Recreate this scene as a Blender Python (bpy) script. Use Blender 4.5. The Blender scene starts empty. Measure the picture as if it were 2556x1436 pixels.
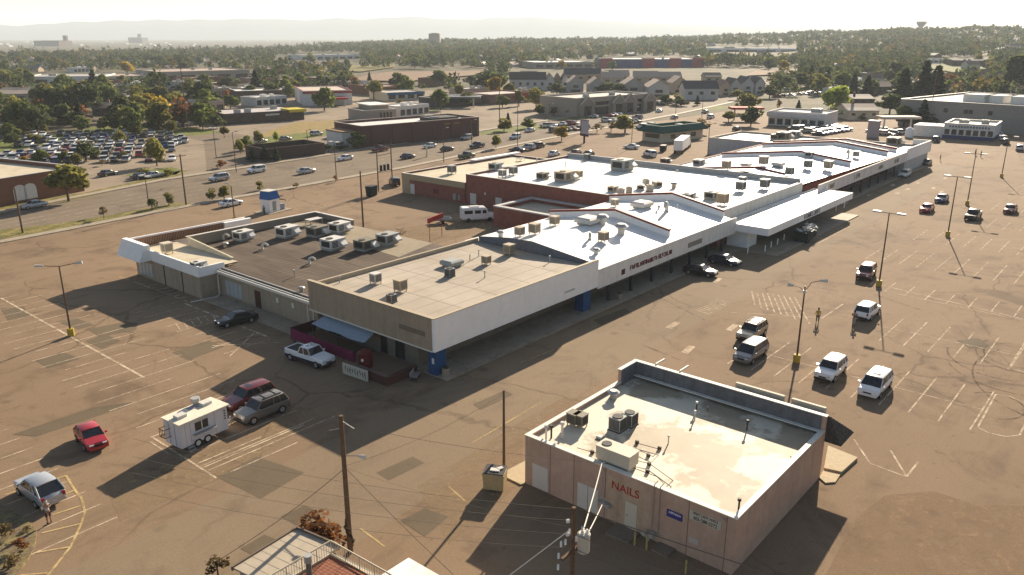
import bpy, bmesh, math, random
import numpy as np
from mathutils import Vector, Matrix
R = math.radians
sc = bpy.context.scene
col = sc.collection
# ---------------------------------------------------------------- camera, sky, sun, exposure
HEAD, PITCH, CAMH, FPX = R(40.2), math.atan(628/1988), 32.0, 1988.0
cam = bpy.data.cameras.new('camera'); camo = bpy.data.objects.new('camera', cam); col.objects.link(camo)
cam.sensor_width = 36.0; cam.lens = 36.0*FPX/2556.0; cam.clip_start = 0.5; cam.clip_end = 60000
camo.location = (0, 0, CAMH); camo.rotation_euler = (R(90)-PITCH, 0, HEAD-R(90))
sc.camera = camo
SUN_AZ, SUN_EL = R(17.6), R(21.8)
world = bpy.data.worlds.new('World'); sc.world = world; world.use_nodes = True
wn = world.node_tree; bg = wn.nodes['Background']
sky = wn.nodes.new('ShaderNodeTexSky'); sky.sky_type = 'NISHITA'; sky.sun_disc = False
sky.sun_elevation = SUN_EL; sky.sun_rotation = R(90)-SUN_AZ
sky.air_density = 1.0; sky.dust_density = 1.0; sky.ozone_density = 1.0
wn.links.new(sky.outputs[0], bg.inputs[0]); bg.inputs[1].default_value = 0.045
sl = bpy.data.lights.new('sun', 'SUN'); sl.energy = 5.0; sl.angle = R(0.5); sl.color = (1.0, 0.85, 0.66)
so = bpy.data.objects.new('sun', sl); col.objects.link(so)
SD = Vector((math.cos(SUN_EL)*math.cos(SUN_AZ), math.cos(SUN_EL)*math.sin(SUN_AZ), math.sin(SUN_EL)))
so.rotation_euler = SD.to_track_quat('Z', 'Y').to_euler(); so.location = (60, 20, 120)
vs = sc.view_settings; vs.view_transform = 'Standard'; vs.look = 'None'; vs.exposure = 1.36; vs.gamma = 1.0
sc.cycles.volume_bounces = 1; sc.cycles.max_bounces = 6; sc.cycles.use_denoising = True
rng = random.Random(7)
# ---------------------------------------------------------------- survey helpers (photo pixel -> point of the real site)
FW = (math.cos(HEAD), math.sin(HEAD)); RT = (math.sin(HEAD), -math.cos(HEAD))
def ray(px, py):
    x = (px-1278)/FPX; y = -(py-718)/FPX
    f = math.cos(PITCH)+y*math.sin(PITCH); u = -math.sin(PITCH)+y*math.cos(PITCH)
    return (FW[0]*f+RT[0]*x, FW[1]*f+RT[1]*x, u)
def G(px, py, z=0.0):
    d = ray(px, py); t = (z-CAMH)/d[2]
    return (d[0]*t, d[1]*t)
def proj(X, Y, Z):
    f = FW[0]*X+FW[1]*Y; r = RT[0]*X+RT[1]*Y; u = Z-CAMH
    zf = f*math.cos(PITCH)-u*math.sin(PITCH); yu = f*math.sin(PITCH)+u*math.cos(PITCH)
    return (1278+FPX*r/zf, 718-FPX*yu/zf)
def hgt(X, Y, top, z0=0.0):
    lo, hi = 0.0, 120.0
    for _ in range(40):
        m = (lo+hi)/2
        if proj(X, Y, z0+m)[1] > top: lo = m
        else: hi = m
    return lo
def sm(a, b, x):
    t = min(1.0, max(0.0, (x-a)/(b-a))); return t*t*(3-2*t)
RIDGE = [(-60, 0), (-25, 0), (-17, 3), (-11, 9), (-6, 15), (0, 18), (6, 18), (11.5, 24), (17, 32), (22, 40), (27, 46), (32, 46), (60, 44)]
def terrain(X, Y):
    d = math.hypot(X, Y)
    if d < 420: return 0.0
    az = math.degrees(HEAD-math.atan2(Y, X))
    r = np.interp(az, [a for a, _ in RIDGE], [b for _, b in RIDGE])
    w = 1.0+0.05*math.sin(az*1.3+1)+0.025*math.sin(az*3.1)
    up = sm(430, 2500, d)**1.15
    dn = 1.0-sm(2700, 4200, d)
    return r*w*up*(dn if d > 2600 else 1.0)-5.0*sm(1500, 3500, d)*(1 if az < -8 else 0.4)
def T(px, py):
    d = ray(px, py); t = 30.0
    while t < 9000:
        X, Y = d[0]*t, d[1]*t
        if CAMH+d[2]*t <= terrain(X, Y): return X, Y, terrain(X, Y)
        t *= 1.004
    return d[0]*t, d[1]*t, terrain(d[0]*t, d[1]*t)
def lin(r, g, b):
    f = lambda c: ((c/255+0.055)/1.055)**2.4 if c > 10 else c/255/12.92
    return (f(r), f(g), f(b), 1.0)
# ---------------------------------------------------------------- materials
MATS = {}
def nd(t, kind, **kw):
    n = t.nodes.new(kind)
    for k, v in kw.items(): setattr(n, k, v)
    return n
def mat(name, c, rough=0.7, metal=0.0, var=0.0, scale=1.0, c2=None, cut=(0.4, 0.62), bump=0.0, bscale=20, spec=0.15, coat=0.0, stretch=(1, 1, 1), streak=0.0):
    """one Principled surface; c2 gives weathering patches, var a fine mottling, streak vertical dirt"""
    if name in MATS: return MATS[name]
    m = bpy.data.materials.new(name); m.use_nodes = True; t = m.node_tree; p = t.nodes['Principled BSDF']
    c = tuple(c[:3])+(1.0,)
    p.inputs['Base Color'].default_value = c; p.inputs['Roughness'].default_value = rough
    p.inputs['Metallic'].default_value = metal; p.inputs['Specular IOR Level'].default_value = spec
    p.inputs['Coat Weight'].default_value = coat; p.inputs['Coat Roughness'].default_value = 0.05
    m.diffuse_color = c
    if var or c2 or bump or streak:
        tc = nd(t, 'ShaderNodeTexCoord'); geo = nd(t, 'ShaderNodeNewGeometry'); mp = nd(t, 'ShaderNodeMapping')
        mp.inputs['Scale'].default_value = stretch; t.links.new(geo.outputs['Position'], mp.inputs['Vector'])
        last = None
        if c2:
            n = nd(t, 'ShaderNodeTexNoise'); n.inputs['Scale'].default_value = scale; n.inputs['Detail'].default_value = 6; n.inputs['Roughness'].default_value = 0.62
            t.links.new(mp.outputs[0], n.inputs['Vector'])
            r = nd(t, 'ShaderNodeValToRGB'); r.color_ramp.elements[0].position = cut[0]; r.color_ramp.elements[1].position = cut[1]
            r.color_ramp.elements[0].color = c; r.color_ramp.elements[1].color = tuple(c2[:3])+(1.0,)
            t.links.new(n.outputs[0], r.inputs[0]); last = r.outputs[0]
        if var:
            n = nd(t, 'ShaderNodeTexNoise'); n.inputs['Scale'].default_value = scale*4.3; n.inputs['Detail'].default_value = 5
            t.links.new(mp.outputs[0], n.inputs['Vector'])
            mr = nd(t, 'ShaderNodeMapRange'); mr.inputs[1].default_value = 0.3; mr.inputs[2].default_value = 0.7
            mr.inputs[3].default_value = 1-var; mr.inputs[4].default_value = 1+var; t.links.new(n.outputs[0], mr.inputs[0])
            mx = nd(t, 'ShaderNodeMix', data_type='RGBA', blend_type='MULTIPLY'); mx.inputs[0].default_value = 1.0
            if last: t.links.new(last, mx.inputs[6])
            else: mx.inputs[6].default_value = c
            t.links.new(mr.outputs[0], mx.inputs[7]); last = mx.outputs[2]
        if streak:
            m2 = nd(t, 'ShaderNodeMapping'); m2.inputs['Scale'].default_value = (1.7, 1.7, 0.12); t.links.new(geo.outputs['Position'], m2.inputs['Vector'])
            n = nd(t, 'ShaderNodeTexNoise'); n.inputs['Scale'].default_value = 1.0; n.inputs['Detail'].default_value = 6; t.links.new(m2.outputs[0], n.inputs['Vector'])
            mr = nd(t, 'ShaderNodeMapRange'); mr.inputs[1].default_value = 0.45; mr.inputs[2].default_value = 0.75; mr.inputs[3].default_value = 1.0; mr.inputs[4].default_value = 1-streak
            t.links.new(n.outputs[0], mr.inputs[0])
            mx = nd(t, 'ShaderNodeMix', data_type='RGBA', blend_type='MULTIPLY'); mx.inputs[0].default_value = 1.0
            if last: t.links.new(last, mx.inputs[6])
            else: mx.inputs[6].default_value = c
            t.links.new(mr.outputs[0], mx.inputs[7]); last = mx.outputs[2]
        if last: t.links.new(last, p.inputs['Base Color'])
        if bump:
            n = nd(t, 'ShaderNodeTexNoise'); n.inputs['Scale'].default_value = bscale; n.inputs['Detail'].default_value = 4
            t.links.new(geo.outputs['Position'], n.inputs['Vector'])
            b = nd(t, 'ShaderNodeBump'); b.inputs['Strength'].default_value = bump; b.inputs['Distance'].default_value = 0.05
            t.links.new(n.outputs[0], b.inputs['Height']); t.links.new(b.outputs[0], p.inputs['Normal'])
    MATS[name] = m
    return m
def asphalt(name, base, dark, light, spec=0.06, rough=0.9, crack=0.55):
    m = bpy.data.materials.new(name); m.use_nodes = True; t = m.node_tree; p = t.nodes['Principled BSDF']; L = t.links.new
    geo = nd(t, 'ShaderNodeNewGeometry')
    def noise(s, det=5, st=(1, 1, 1), ro=0.6, dist=0.0):
        mp = nd(t, 'ShaderNodeMapping'); mp.inputs['Scale'].default_value = st; L(geo.outputs['Position'], mp.inputs[0])
        n = nd(t, 'ShaderNodeTexNoise'); n.inputs['Scale'].default_value = s; n.inputs['Detail'].default_value = det; n.inputs['Roughness'].default_value = ro; n.inputs['Distortion'].default_value = dist
        L(mp.outputs[0], n.inputs['Vector']); return n.outputs[0]
    def mr(v, a, b, c, d):
        n = nd(t, 'ShaderNodeMapRange'); [n.inputs[i+1].__setattr__('default_value', x) for i, x in enumerate((a, b, c, d))]; L(v, n.inputs[0]); return n.outputs[0]
    def mix(f, a, b, bt='MIX'):
        n = nd(t, 'ShaderNodeMix', data_type='RGBA', blend_type=bt)
        for s, v in ((0, f), (6, a), (7, b)):
            if isinstance(v, (float, int)): n.inputs[s].default_value = v if s == 0 else (v, v, v, 1)
            elif isinstance(v, tuple): n.inputs[s].default_value = tuple(v[:3])+(1,)
            else: L(v, n.inputs[s])
        return n.outputs[2]
    c = mix(mr(noise(0.035, 6), 0.36, 0.66, 0, 1), base, light)
    c = mix(mr(noise(0.11, 7, (1, 1, 1), 0.7, 0.6), 0.52, 0.68, 0, 0.75), c, dark)
    c = mix(mr(noise(0.5, 6, (0.25, 1.0, 1)), 0.54, 0.72, 0, 0.45), c, dark)
    c = mix(mr(noise(0.9, 4), 0.63, 0.72, 0, 0.6), c, dark)
    # long cracks and seams
    for sc_, w, k in ((0.055, 0.010, crack), (0.16, 0.007, crack*0.6)):
        mp = nd(t, 'ShaderNodeMapping'); mp.inputs['Scale'].default_value = (1, 1, 0); L(geo.outputs['Position'], mp.inputs[0])
        nz = nd(t, 'ShaderNodeTexNoise'); nz.inputs['Scale'].default_value = 0.35; nz.inputs['Detail'].default_value = 5; L(mp.outputs[0], nz.inputs['Vector'])
        ad = nd(t, 'ShaderNodeMix', data_type='RGBA', blend_type='LINEAR_LIGHT'); ad.inputs[0].default_value = 2.2; L(mp.outputs[0], ad.inputs[6]); L(nz.outputs['Color'], ad.inputs[7])
        v = nd(t, 'ShaderNodeTexVoronoi', feature='DISTANCE_TO_EDGE'); v.inputs['Scale'].default_value = sc_; L(ad.outputs[2], v.inputs['Vector'])
        gate = mr(noise(0.04, 3), 0.42, 0.55, 0, 1)
        e = mr(v.outputs[0], 0.0, w, k, 0.0)
        mm = nd(t, 'ShaderNodeMath', operation='MULTIPLY'); L(e, mm.inputs[0]); L(gate, mm.inputs[1])
        c = mix(mm.outputs[0], c, tuple(x*0.35 for x in base[:3]))
    vo = nd(t, 'ShaderNodeTexVoronoi'); vo.inputs['Scale'].default_value = 0.30; vo.inputs['Randomness'].default_value = 1.0; L(geo.outputs['Position'], vo.inputs['Vector'])
    sp_ = nd(t, 'ShaderNodeMath', operation='MULTIPLY'); L(mr(vo.outputs['Distance'], 0.06, 0.24, 0.55, 0.0), sp_.inputs[0]); L(mr(noise(0.21, 3), 0.5, 0.6, 0, 1), sp_.inputs[1]); c = mix(sp_.outputs[0], c, tuple(x*0.42 for x in base[:3]))
    c = mix(1.0, c, mr(noise(6.0, 3), 0.3, 0.7, 0.90, 1.10), 'MULTIPLY')
    L(c, p.inputs['Base Color']); p.inputs['Roughness'].default_value = rough; p.inputs['Specular IOR Level'].default_value = spec
    b = nd(t, 'ShaderNodeBump'); b.inputs['Strength'].default_value = 0.25; b.inputs['Distance'].default_value = 0.03
    L(noise(9.0, 5), b.inputs['Height']); L(b.outputs[0], p.inputs['Normal'])
    MATS[name] = m; return m
def paint(name, c, hold=0.5):
    """road paint worn away in patches"""
    m = mat(name, c, 0.9, spec=0.05); t = m.node_tree; p = t.nodes['Principled BSDF']; out = t.nodes['Material Output']; L = t.links.new
    geo = nd(t, 'ShaderNodeNewGeometry'); n = nd(t, 'ShaderNodeTexNoise'); n.inputs['Scale'].default_value = 0.9; n.inputs['Detail'].default_value = 8; n.inputs['Roughness'].default_value = 0.75
    L(geo.outputs['Position'], n.inputs['Vector'])
    mr = nd(t, 'ShaderNodeMapRange'); mr.inputs[1].default_value = hold-0.13; mr.inputs[2].default_value = hold+0.13; mr.inputs[3].default_value = 0.05; mr.inputs[4].default_value = 0.9; L(n.outputs[0], mr.inputs[0])
    tr = nd(t, 'ShaderNodeBsdfTransparent'); mx = nd(t, 'ShaderNodeMixShader'); L(mr.outputs[0], mx.inputs[0]); L(tr.outputs[0], mx.inputs[1]); L(p.outputs[0], mx.inputs[2]); L(mx.outputs[0], out.inputs[0])
    return m
def leafmat(name, c, attr=False):
    m = bpy.data.materials.new(name); m.use_nodes = True; t = m.node_tree; p = t.nodes['Principled BSDF']; out = t.nodes['Material Output']; L = t.links.new
    hs = nd(t, 'ShaderNodeHueSaturation')
    if attr:
        a = nd(t, 'ShaderNodeVertexColor'); a.layer_name = 'leaf'; L(a.outputs[0], hs.inputs['Color'])
    else:
        hs.inputs['Color'].default_value = tuple(c[:3])+(1,)
        oi = nd(t, 'ShaderNodeObjectInfo'); mr = nd(t, 'ShaderNodeMapRange'); mr.inputs[3].default_value = 0.75; mr.inputs[4].default_value = 1.3; L(oi.outputs['Random'], mr.inputs[0]); L(mr.outputs[0], hs.inputs['Value'])
    geo = nd(t, 'ShaderNodeNewGeometry')
    mv = nd(t, 'ShaderNodeMapRange'); mv.inputs[3].default_value = 0.6; mv.inputs[4].default_value = 1.45; L(geo.outputs['Random Per Island'], mv.inputs[0])
    mx = nd(t, 'ShaderNodeMix', data_type='RGBA', blend_type='MULTIPLY'); mx.inputs[0].default_value = 1; L(hs.outputs[0], mx.inputs[6]); L(mv.outputs[0], mx.inputs[7])
    L(mx.outputs[2], p.inputs['Base Color']); p.inputs['Roughness'].default_value = 0.75; p.inputs['Specular IOR Level'].default_value = 0.15
    tl = nd(t, 'ShaderNodeBsdfTranslucent'); L(mx.outputs[2], tl.inputs[0])
    ms = nd(t, 'ShaderNodeMixShader'); ms.inputs[0].default_value = 0.5; L(p.outputs[0], ms.inputs[1]); L(tl.outputs[0], ms.inputs[2]); L(ms.outputs[0], out.inputs[0])
    MATS[name] = m; return m
# ---------------------------------------------------------------- mesh builder and tagging
class M:
    def __init__(s): s.v = []; s.f = []; s.mi = []; s.cur = 0
    def poly(s, pts):
        i = len(s.v); s.v += [tuple(p) for p in pts]; s.f.append(tuple(range(i, i+len(pts)))); s.mi.append(s.cur); return s
    def box(s, x0, y0, z0, x1, y1, z1):
        i = len(s.v)
        s.v += [(x0, y0, z0), (x1, y0, z0), (x1, y1, z0), (x0, y1, z0), (x0, y0, z1), (x1, y0, z1), (x1, y1, z1), (x0, y1, z1)]
        for f in ((0, 3, 2, 1), (4, 5, 6, 7), (0, 1, 5, 4), (1, 2, 6, 5), (2, 3, 7, 6), (3, 0, 4, 7)):
            s.f.append(tuple(i+k for k in f)); s.mi.append(s.cur)
        return s
    def obox(s, cx, cy, z0, z1, lx, ly, a=0.0):
        c, n = math.cos(a), math.sin(a); i = len(s.v)
        for z in (z0, z1):
            for dx, dy in ((-1, -1), (1, -1), (1, 1), (-1, 1)):
                x, y = dx*lx/2, dy*ly/2; s.v.append((cx+x*c-y*n, cy+x*n+y*c, z))
        for f in ((0, 3, 2, 1), (4, 5, 6, 7), (0, 1, 5, 4), (1, 2, 6, 5), (2, 3, 7, 6), (3, 0, 4, 7)):
            s.f.append(tuple(i+k for k in f)); s.mi.append(s.cur)
        return s
    def prism(s, pts, z0, z1):
        n = len(pts); i = len(s.v)
        s.v += [(p[0], p[1], z0) for p in pts]+[(p[0], p[1], z1) for p in pts]
        s.f.append(tuple(i+n-1-k for k in range(n))); s.f.append(tuple(i+n+k for k in range(n))); s.mi += [s.cur]*2
        for k in range(n):
            s.f.append((i+k, i+(k+1) % n, i+n+(k+1) % n, i+n+k)); s.mi.append(s.cur)
        return s
    def tube(s, p, q, r, r2=None, n=8, caps=True):
        r2 = r if r2 is None else r2; p, q = Vector(p), Vector(q); d = (q-p)
        if d.length < 1e-6: return s
        a = d.orthogonal().normalized(); b = d.normalized().cross(a); i = len(s.v)
        for c, rr in ((p, r), (q, r2)):
            for k in range(n):
                an = 2*math.pi*k/n; s.v.append(tuple(c+a*(rr*math.cos(an))+b*(rr*math.sin(an))))
        for k in range(n):
            s.f.append((i+k, i+(k+1) % n, i+n+(k+1) % n, i+n+k)); s.mi.append(s.cur)
        if caps:
            s.f.append(tuple(i+n-1-k for k in range(n))); s.f.append(tuple(i+n+k for k in range(n))); s.mi += [s.cur]*2
        return s
    def path(s, pts, r, n=5):
        for a, b in zip(pts, pts[1:]): s.tube(a, b, r, n=n, caps=True)
        return s
    def loft(s, rings, caps=True):
        i = len(s.v); n = len(rings[0])
        for r in rings: s.v += [tuple(p) for p in r]
        for k in range(len(rings)-1):
            for j in range(n):
                s.f.append((i+k*n+j, i+k*n+(j+1) % n, i+(k+1)*n+(j+1) % n, i+(k+1)*n+j)); s.mi.append(s.cur)
        if caps:
            s.f.append(tuple(i+n-1-j for j in range(n))); s.f.append(tuple(i+(len(rings)-1)*n+j for j in range(n))); s.mi += [s.cur]*2
        return s
    def ring(s, x0, y0, x1, y1, t, z0, z1, zin):
        """hollow wall ring: outer skin z0..z1, inner skin zin..z1"""
        O = [(x0, y0), (x1, y0), (x1, y1), (x0, y1)]; I = [(x0+t, y0+t), (x1-t, y0+t), (x1-t, y1-t), (x0+t, y1-t)]
        for k in range(4):
            a, b, c, d = O[k], O[(k+1) % 4], I[(k+1) % 4], I[k]
            s.poly([(*a, z0), (*b, z0), (*b, z1), (*a, z1)]); s.poly([(*a, z1), (*b, z1), (*c, z1), (*d, z1)]); s.poly([(*d, z1), (*c, z1), (*c, zin), (*d, zin)])
        return s
    def build(s, name, mats, parent=None, world=True, smooth=0):
        me = bpy.data.meshes.new(name); o = bpy.data.objects.new(name, me)
        v = s.v
        if parent is not None and world:
            inv = parent.matrix_basis.inverted() if parent.parent is None else (parent.parent.matrix_basis @ parent.matrix_basis).inverted()
            v = [tuple(inv @ Vector(p)) for p in v]
        me.from_pydata(v, [], s.f)
        for m in (mats if isinstance(mats, (list, tuple)) else [mats]): me.materials.append(m)
        if len(me.materials) > 1: me.polygons.foreach_set('material_index', s.mi)
        bm = bmesh.new(); bm.from_mesh(me); bmesh.ops.remove_doubles(bm, verts=bm.verts, dist=1e-5); bmesh.ops.recalc_face_normals(bm, faces=bm.faces); bm.to_mesh(me); bm.free()
        if smooth:
            me.polygons.foreach_set('use_smooth', [True]*len(me.polygons)); me.set_sharp_from_angle(angle=R(smooth))
        me.update(); col.objects.link(o)
        if parent is not None: o.parent = parent
        return o
def tag(o, label=None, cat=None, group=None, kind=None):
    if label: o['label'] = label
    if cat: o['category'] = cat
    if group: o['group'] = group
    if kind: o['kind'] = kind
    return o
def thing(name, label, cat, loc=(0, 0, 0), rz=0.0, group=None):
    o = bpy.data.objects.new(name, None); o.empty_display_size = 0.5; col.objects.link(o)
    o.location = loc; o.rotation_euler = (0, 0, rz)
    o.matrix_basis = Matrix.Translation(loc) @ Matrix.Rotation(rz, 4, 'Z')
    return tag(o, label, cat, group)
def struct(name, m, ma): return tag(m.build(name, ma), kind='structure')
def dup(root, loc, rz=0.0, label=None, group=None, scale=None, recolor=None):
    r = root.copy(); col.objects.link(r); r.location = loc; r.rotation_euler = (0, 0, rz)
    if scale: r.scale = scale if isinstance(scale, tuple) else (scale,)*3
    if label: r['label'] = label
    if group: r['group'] = group
    def rec(o):
        if recolor and o.type == 'MESH':
            for s in o.material_slots:
                if s.material and s.material.name == 'car_paint_base': s.link = 'OBJECT'; s.material = recolor
    rec(r)
    for ch in list(root.children):
        c = ch.copy(); col.objects.link(c); c.parent = r; rec(c)
        for g in list(ch.children):
            d = g.copy(); col.objects.link(d); d.parent = c; rec(d)
    return r
def scribble(root, face, u0, u1, v0, v1, plane, ma, seed, parent=None, name='lettering'):
    """worn channel letters too far off to read: upright strokes, bars and bows"""
    r = random.Random(seed); m = M(); u = u0; h = v1-v0; d = 1 if u1 > u0 else -1; L = abs(u1-u0); s = 0.0
    def bar(a, b, c, e):
        x0, x1 = sorted((u0+d*a, u0+d*b))
        if face == 'x': m.box(plane-0.04, x0, v0+c*h, plane+0.01, x1, v0+e*h)
        else: m.box(x0, plane-0.04, v0+c*h, x1, plane+0.01, v0+e*h)
    while s < L-0.3*h:
        w = h*r.uniform(0.45, 0.75); t = h*0.17; k = r.randint(0, 5)
        if r.random() < 0.14: s += h*0.4; continue
        bar(s, s+t, 0, 1)
        if k in (0, 2, 4): bar(s+t, s+w, 0.82, 1)
        if k in (1, 2, 5): bar(s+t, s+w, 0, 0.18)
        if k in (0, 3, 4): bar(s+t, s+w*0.9, 0.42, 0.58)
        if k in (0, 1, 3): bar(s+w-t, s+w, 0.0, 0.82)
        s += w+h*0.16
    return m.build(name, ma, parent or root)
def text(parent, body, size, loc, rot, ma, ext=0.01, name='lettering', sx=1.0):
    cu = bpy.data.curves.new(name, 'FONT'); cu.body = body; cu.size = size; cu.extrude = ext; cu.align_x = 'CENTER'; cu.align_y = 'CENTER'
    o = bpy.data.objects.new(name, cu); col.objects.link(o)
    dg = bpy.context.evaluated_depsgraph_get(); me = bpy.data.meshes.new_from_object(o.evaluated_get(dg)); bpy.data.objects.remove(o); bpy.data.curves.remove(cu)
    o = bpy.data.objects.new(name, me); col.objects.link(o); me.materials.clear(); me.materials.append(ma)
    mtx = Matrix.Translation(loc) @ Matrix.Rotation(rot[2], 4, 'Z') @ Matrix.Rotation(rot[0], 4, 'X') @ Matrix.Diagonal((sx, 1, 1, 1))
    if parent is not None:
        pm = parent.matrix_basis if parent.parent is None else parent.parent.matrix_basis @ parent.matrix_basis
        mtx = pm.inverted() @ mtx
    me.transform(mtx); me.update()
    if parent is not None: o.parent = parent
    return o
# ---------------------------------------------------------------- setting: ground, lots, road, hills, haze
C_CONC = mat('concrete', (0.33, 0.275, 0.205), 0.8, var=0.12, scale=0.6, c2=(0.24, 0.2, 0.15), cut=(0.5, 0.7))
mat('far_ground', (0.080, 0.076, 0.040), 0.95, var=0.3, scale=0.012, c2=(0.136, 0.112, 0.072), cut=(0.42, 0.6), spec=0.1)
asphalt('asphalt_lot', (0.217, 0.151, 0.096), (0.121, 0.084, 0.056), (0.260, 0.184, 0.119), crack=0.6)
asphalt('asphalt_lane', (0.222, 0.165, 0.109), (0.165, 0.125, 0.086), (0.252, 0.188, 0.125), crack=0.5)
asphalt('asphalt_road', (0.179, 0.141, 0.104), (0.116, 0.094, 0.073), (0.212, 0.170, 0.124), crack=0.3)
asphalt('asphalt_far', (0.241, 0.193, 0.142), (0.135, 0.113, 0.086), (0.309, 0.249, 0.182), crack=0.2)
asphalt('sealed_patch', (0.140, 0.108, 0.073), (0.102, 0.081, 0.055), (0.159, 0.123, 0.082), crack=0.2)
def ground():
    rings = [0, 40, 90, 150, 220, 300, 400]+[400*1.052**k for k in range(1, 80)]
    azs = list(np.arange(-58, 58.1, 1.0))+list(np.arange(66, 300, 8.0))
    m = M(); n = len(azs); B = (-280, -280, 20400, 20400)
    for d in rings:
        for a in azs:
            an = HEAD-R(a); X, Y = d*math.cos(an), d*math.sin(an)
            X, Y = min(max(X, B[0]), B[2]), min(max(Y, B[1]), B[3])
            m.v.append((X, Y, terrain(X, Y)-0.03))
    for i in range(len(rings)-1):
        for j in range(n):
            k = (j+1) % n; m.f.append((i*n+j, (i+1)*n+j, (i+1)*n+k, i*n+k)); m.mi.append(0)
    o = m.build('ground', MATS['far_ground'], smooth=60); tag(o, kind='structure')
ground()
NEARK = [(-70, 143.5), (43, 146), (79, 150), (136, 153), (188, 160), (246, 165), (313, 172), (383, 182), (477, 200), (640, 236)]
FARK = [(-70, 166), (50, 169), (89, 180), (139, 184), (185, 189), (235, 194), (313, 200), (383, 209), (477, 226), (640, 262)]
def sheet(name, pts, z, ma, kind='structure'):
    m = M(); m.poly([(p[0], p[1], z+terrain(p[0], p[1])) for p in pts]); return tag(m.build(name, ma), kind=kind)
def pxs(pts): return [G(*p) for p in pts]
sheet('parking_lot', [(-60, -60), (345, -60), (345, 160), (246, 163.5), (188, 158), (136, 151.5), (79, 148), (43, 144.5), (-60, 142)], 0.0, MATS['asphalt_lot'])
sheet('road', NEARK+FARK[::-1], 0.006, MATS['asphalt_road'])
sheet('business_lot', [(40, 167.5), (89, 181.5), (139, 185.5), (185, 190.5), (235, 195.5), (313, 201.5), (383, 210.5), (415, 216), (415, 320), (330, 380), (230, 380), (150, 290), (40, 262)], 0.0, MATS['asphalt_far'])
sheet('side_street', [(100, 182), (128, 187), (150, 236), (150, 300), (138, 300), (132, 240)], 0.012, MATS['asphalt_road'])
sheet('drive_lane', [(-20, 37), (30, 37), (60, 39.5), (232, 42.5), (232, 50.3), (50, 50.3), (22, 49), (-20, 47)], 0.006, MATS['asphalt_lane'])
gm = mat('verge_grass', (0.128, 0.120, 0.036), 0.95, var=0.35, scale=0.5, c2=(0.240, 0.192, 0.072), cut=(0.42, 0.6), spec=0.1, bump=0.6, bscale=3)
gg = mat('lawn_grass', (0.104, 0.128, 0.028), 0.95, var=0.3, scale=0.3, c2=(0.176, 0.176, 0.048), cut=(0.42, 0.62), spec=0.1, bump=0.6, bscale=3)
dg_ = mat('dry_grass', (0.288, 0.200, 0.080), 0.95, var=0.25, scale=0.25, c2=(0.216, 0.176, 0.064), cut=(0.42, 0.62), spec=0.1)
dm = mat('bare_earth', (0.240, 0.160, 0.104), 0.95, var=0.2, scale=0.4, c2=(0.176, 0.120, 0.080), cut=(0.45, 0.62), spec=0.1, bump=0.5, bscale=4)
for nm, ma, pts in [
    ('grass_verge', gm, [(0, 574), (150, 558), (300, 532), (440, 507), (482, 506), (470, 516), (330, 540), (240, 556), (0, 598)]),
    ('grass_verge', gm, [(0, 512), (215, 480), (330, 455), (440, 428), (472, 424), (450, 438), (330, 466), (210, 494), (0, 530)]),
    ('lawn', gg, [(315, 437), (360, 424), (430, 418), (455, 425), (440, 436), (360, 449), (335, 446)]),
    ('dry_field', dg_, [(640, 345), (665, 328), (740, 306), (850, 299), (852, 321), (700, 338)]),
    ('lawn', gg, [(636, 356), (640, 345.5), (700, 338.5), (852, 321.5), (842, 334), (668, 362)]),
    ('lawn', gg, [(165, 336), (230, 318), (360, 312), (366, 326), (240, 334)]),
    ('lawn', gg, [(985, 268), (1080, 261), (1094, 277), (1000, 287)]),
    ('lawn', gg, [(1196, 330), (1290, 316), (1362, 310), (1366, 321), (1202, 338)]),
    ('lawn', gg, [(1350, 297), (1480, 288), (1560, 284), (1566, 290), (1400, 300)]),
    ('lawn', gg, [(1735, 272), (1800, 264), (1830, 268), (1790, 276)]),
    ('lawn', gg, [(0, 352), (120, 338), (165, 336), (240, 334), (200, 345), (60, 372), (0, 380)]),
    ('lawn', gg, [(370, 330), (470, 318), (560, 330), (500, 338), (420, 340)]),
    ('dry_field', dg_, [(60, 250), (170, 246), (180, 252), (80, 256)]),
    ('lawn', gg, [(640, 372), (655, 363), (700, 366), (690, 374)]),
    ('kerb_bed', dm, [(1380, 346), (1450, 334), (1560, 318), (1600, 314), (1600, 320), (1470, 342), (1390, 356)]),
    ('traffic_island', dm, [(2320, 383), (2345, 378), (2378, 384), (2360, 391), (2330, 391)]),
    ('traffic_island', dm, [(2455, 392), (2480, 388), (2495, 393), (2475, 397)])]:
    sheet(nm, pxs(pts), 0.018, ma)
def fsheet(name, pts, ma, up=0.4):
    m = M(); q = [T(*p) for p in pts]; m.poly([(a, b, c+up) for a, b, c in q]); return tag(m.build(name, ma), kind='structure')
fsheet('dirt_field', [(868, 203), (930, 188), (975, 182), (1212, 180), (1190, 190), (1010, 207)], dm, 1.0)
fsheet('dirt_field', [(1862, 192), (1885, 180), (1990, 177), (1984, 188)], dm, 1.0)
fsheet('far_lawn', [(2310, 172), (2350, 163), (2440, 163), (2460, 176), (2380, 184)], gg, 1.0)
fsheet('far_lawn', [(685, 152), (735, 144), (760, 146), (752, 154)], dg_, 1.0)
fsheet('far_lawn', [(850, 180), (880, 166), (985, 160), (985, 170), (900, 182)], gm, 1.0)
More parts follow.
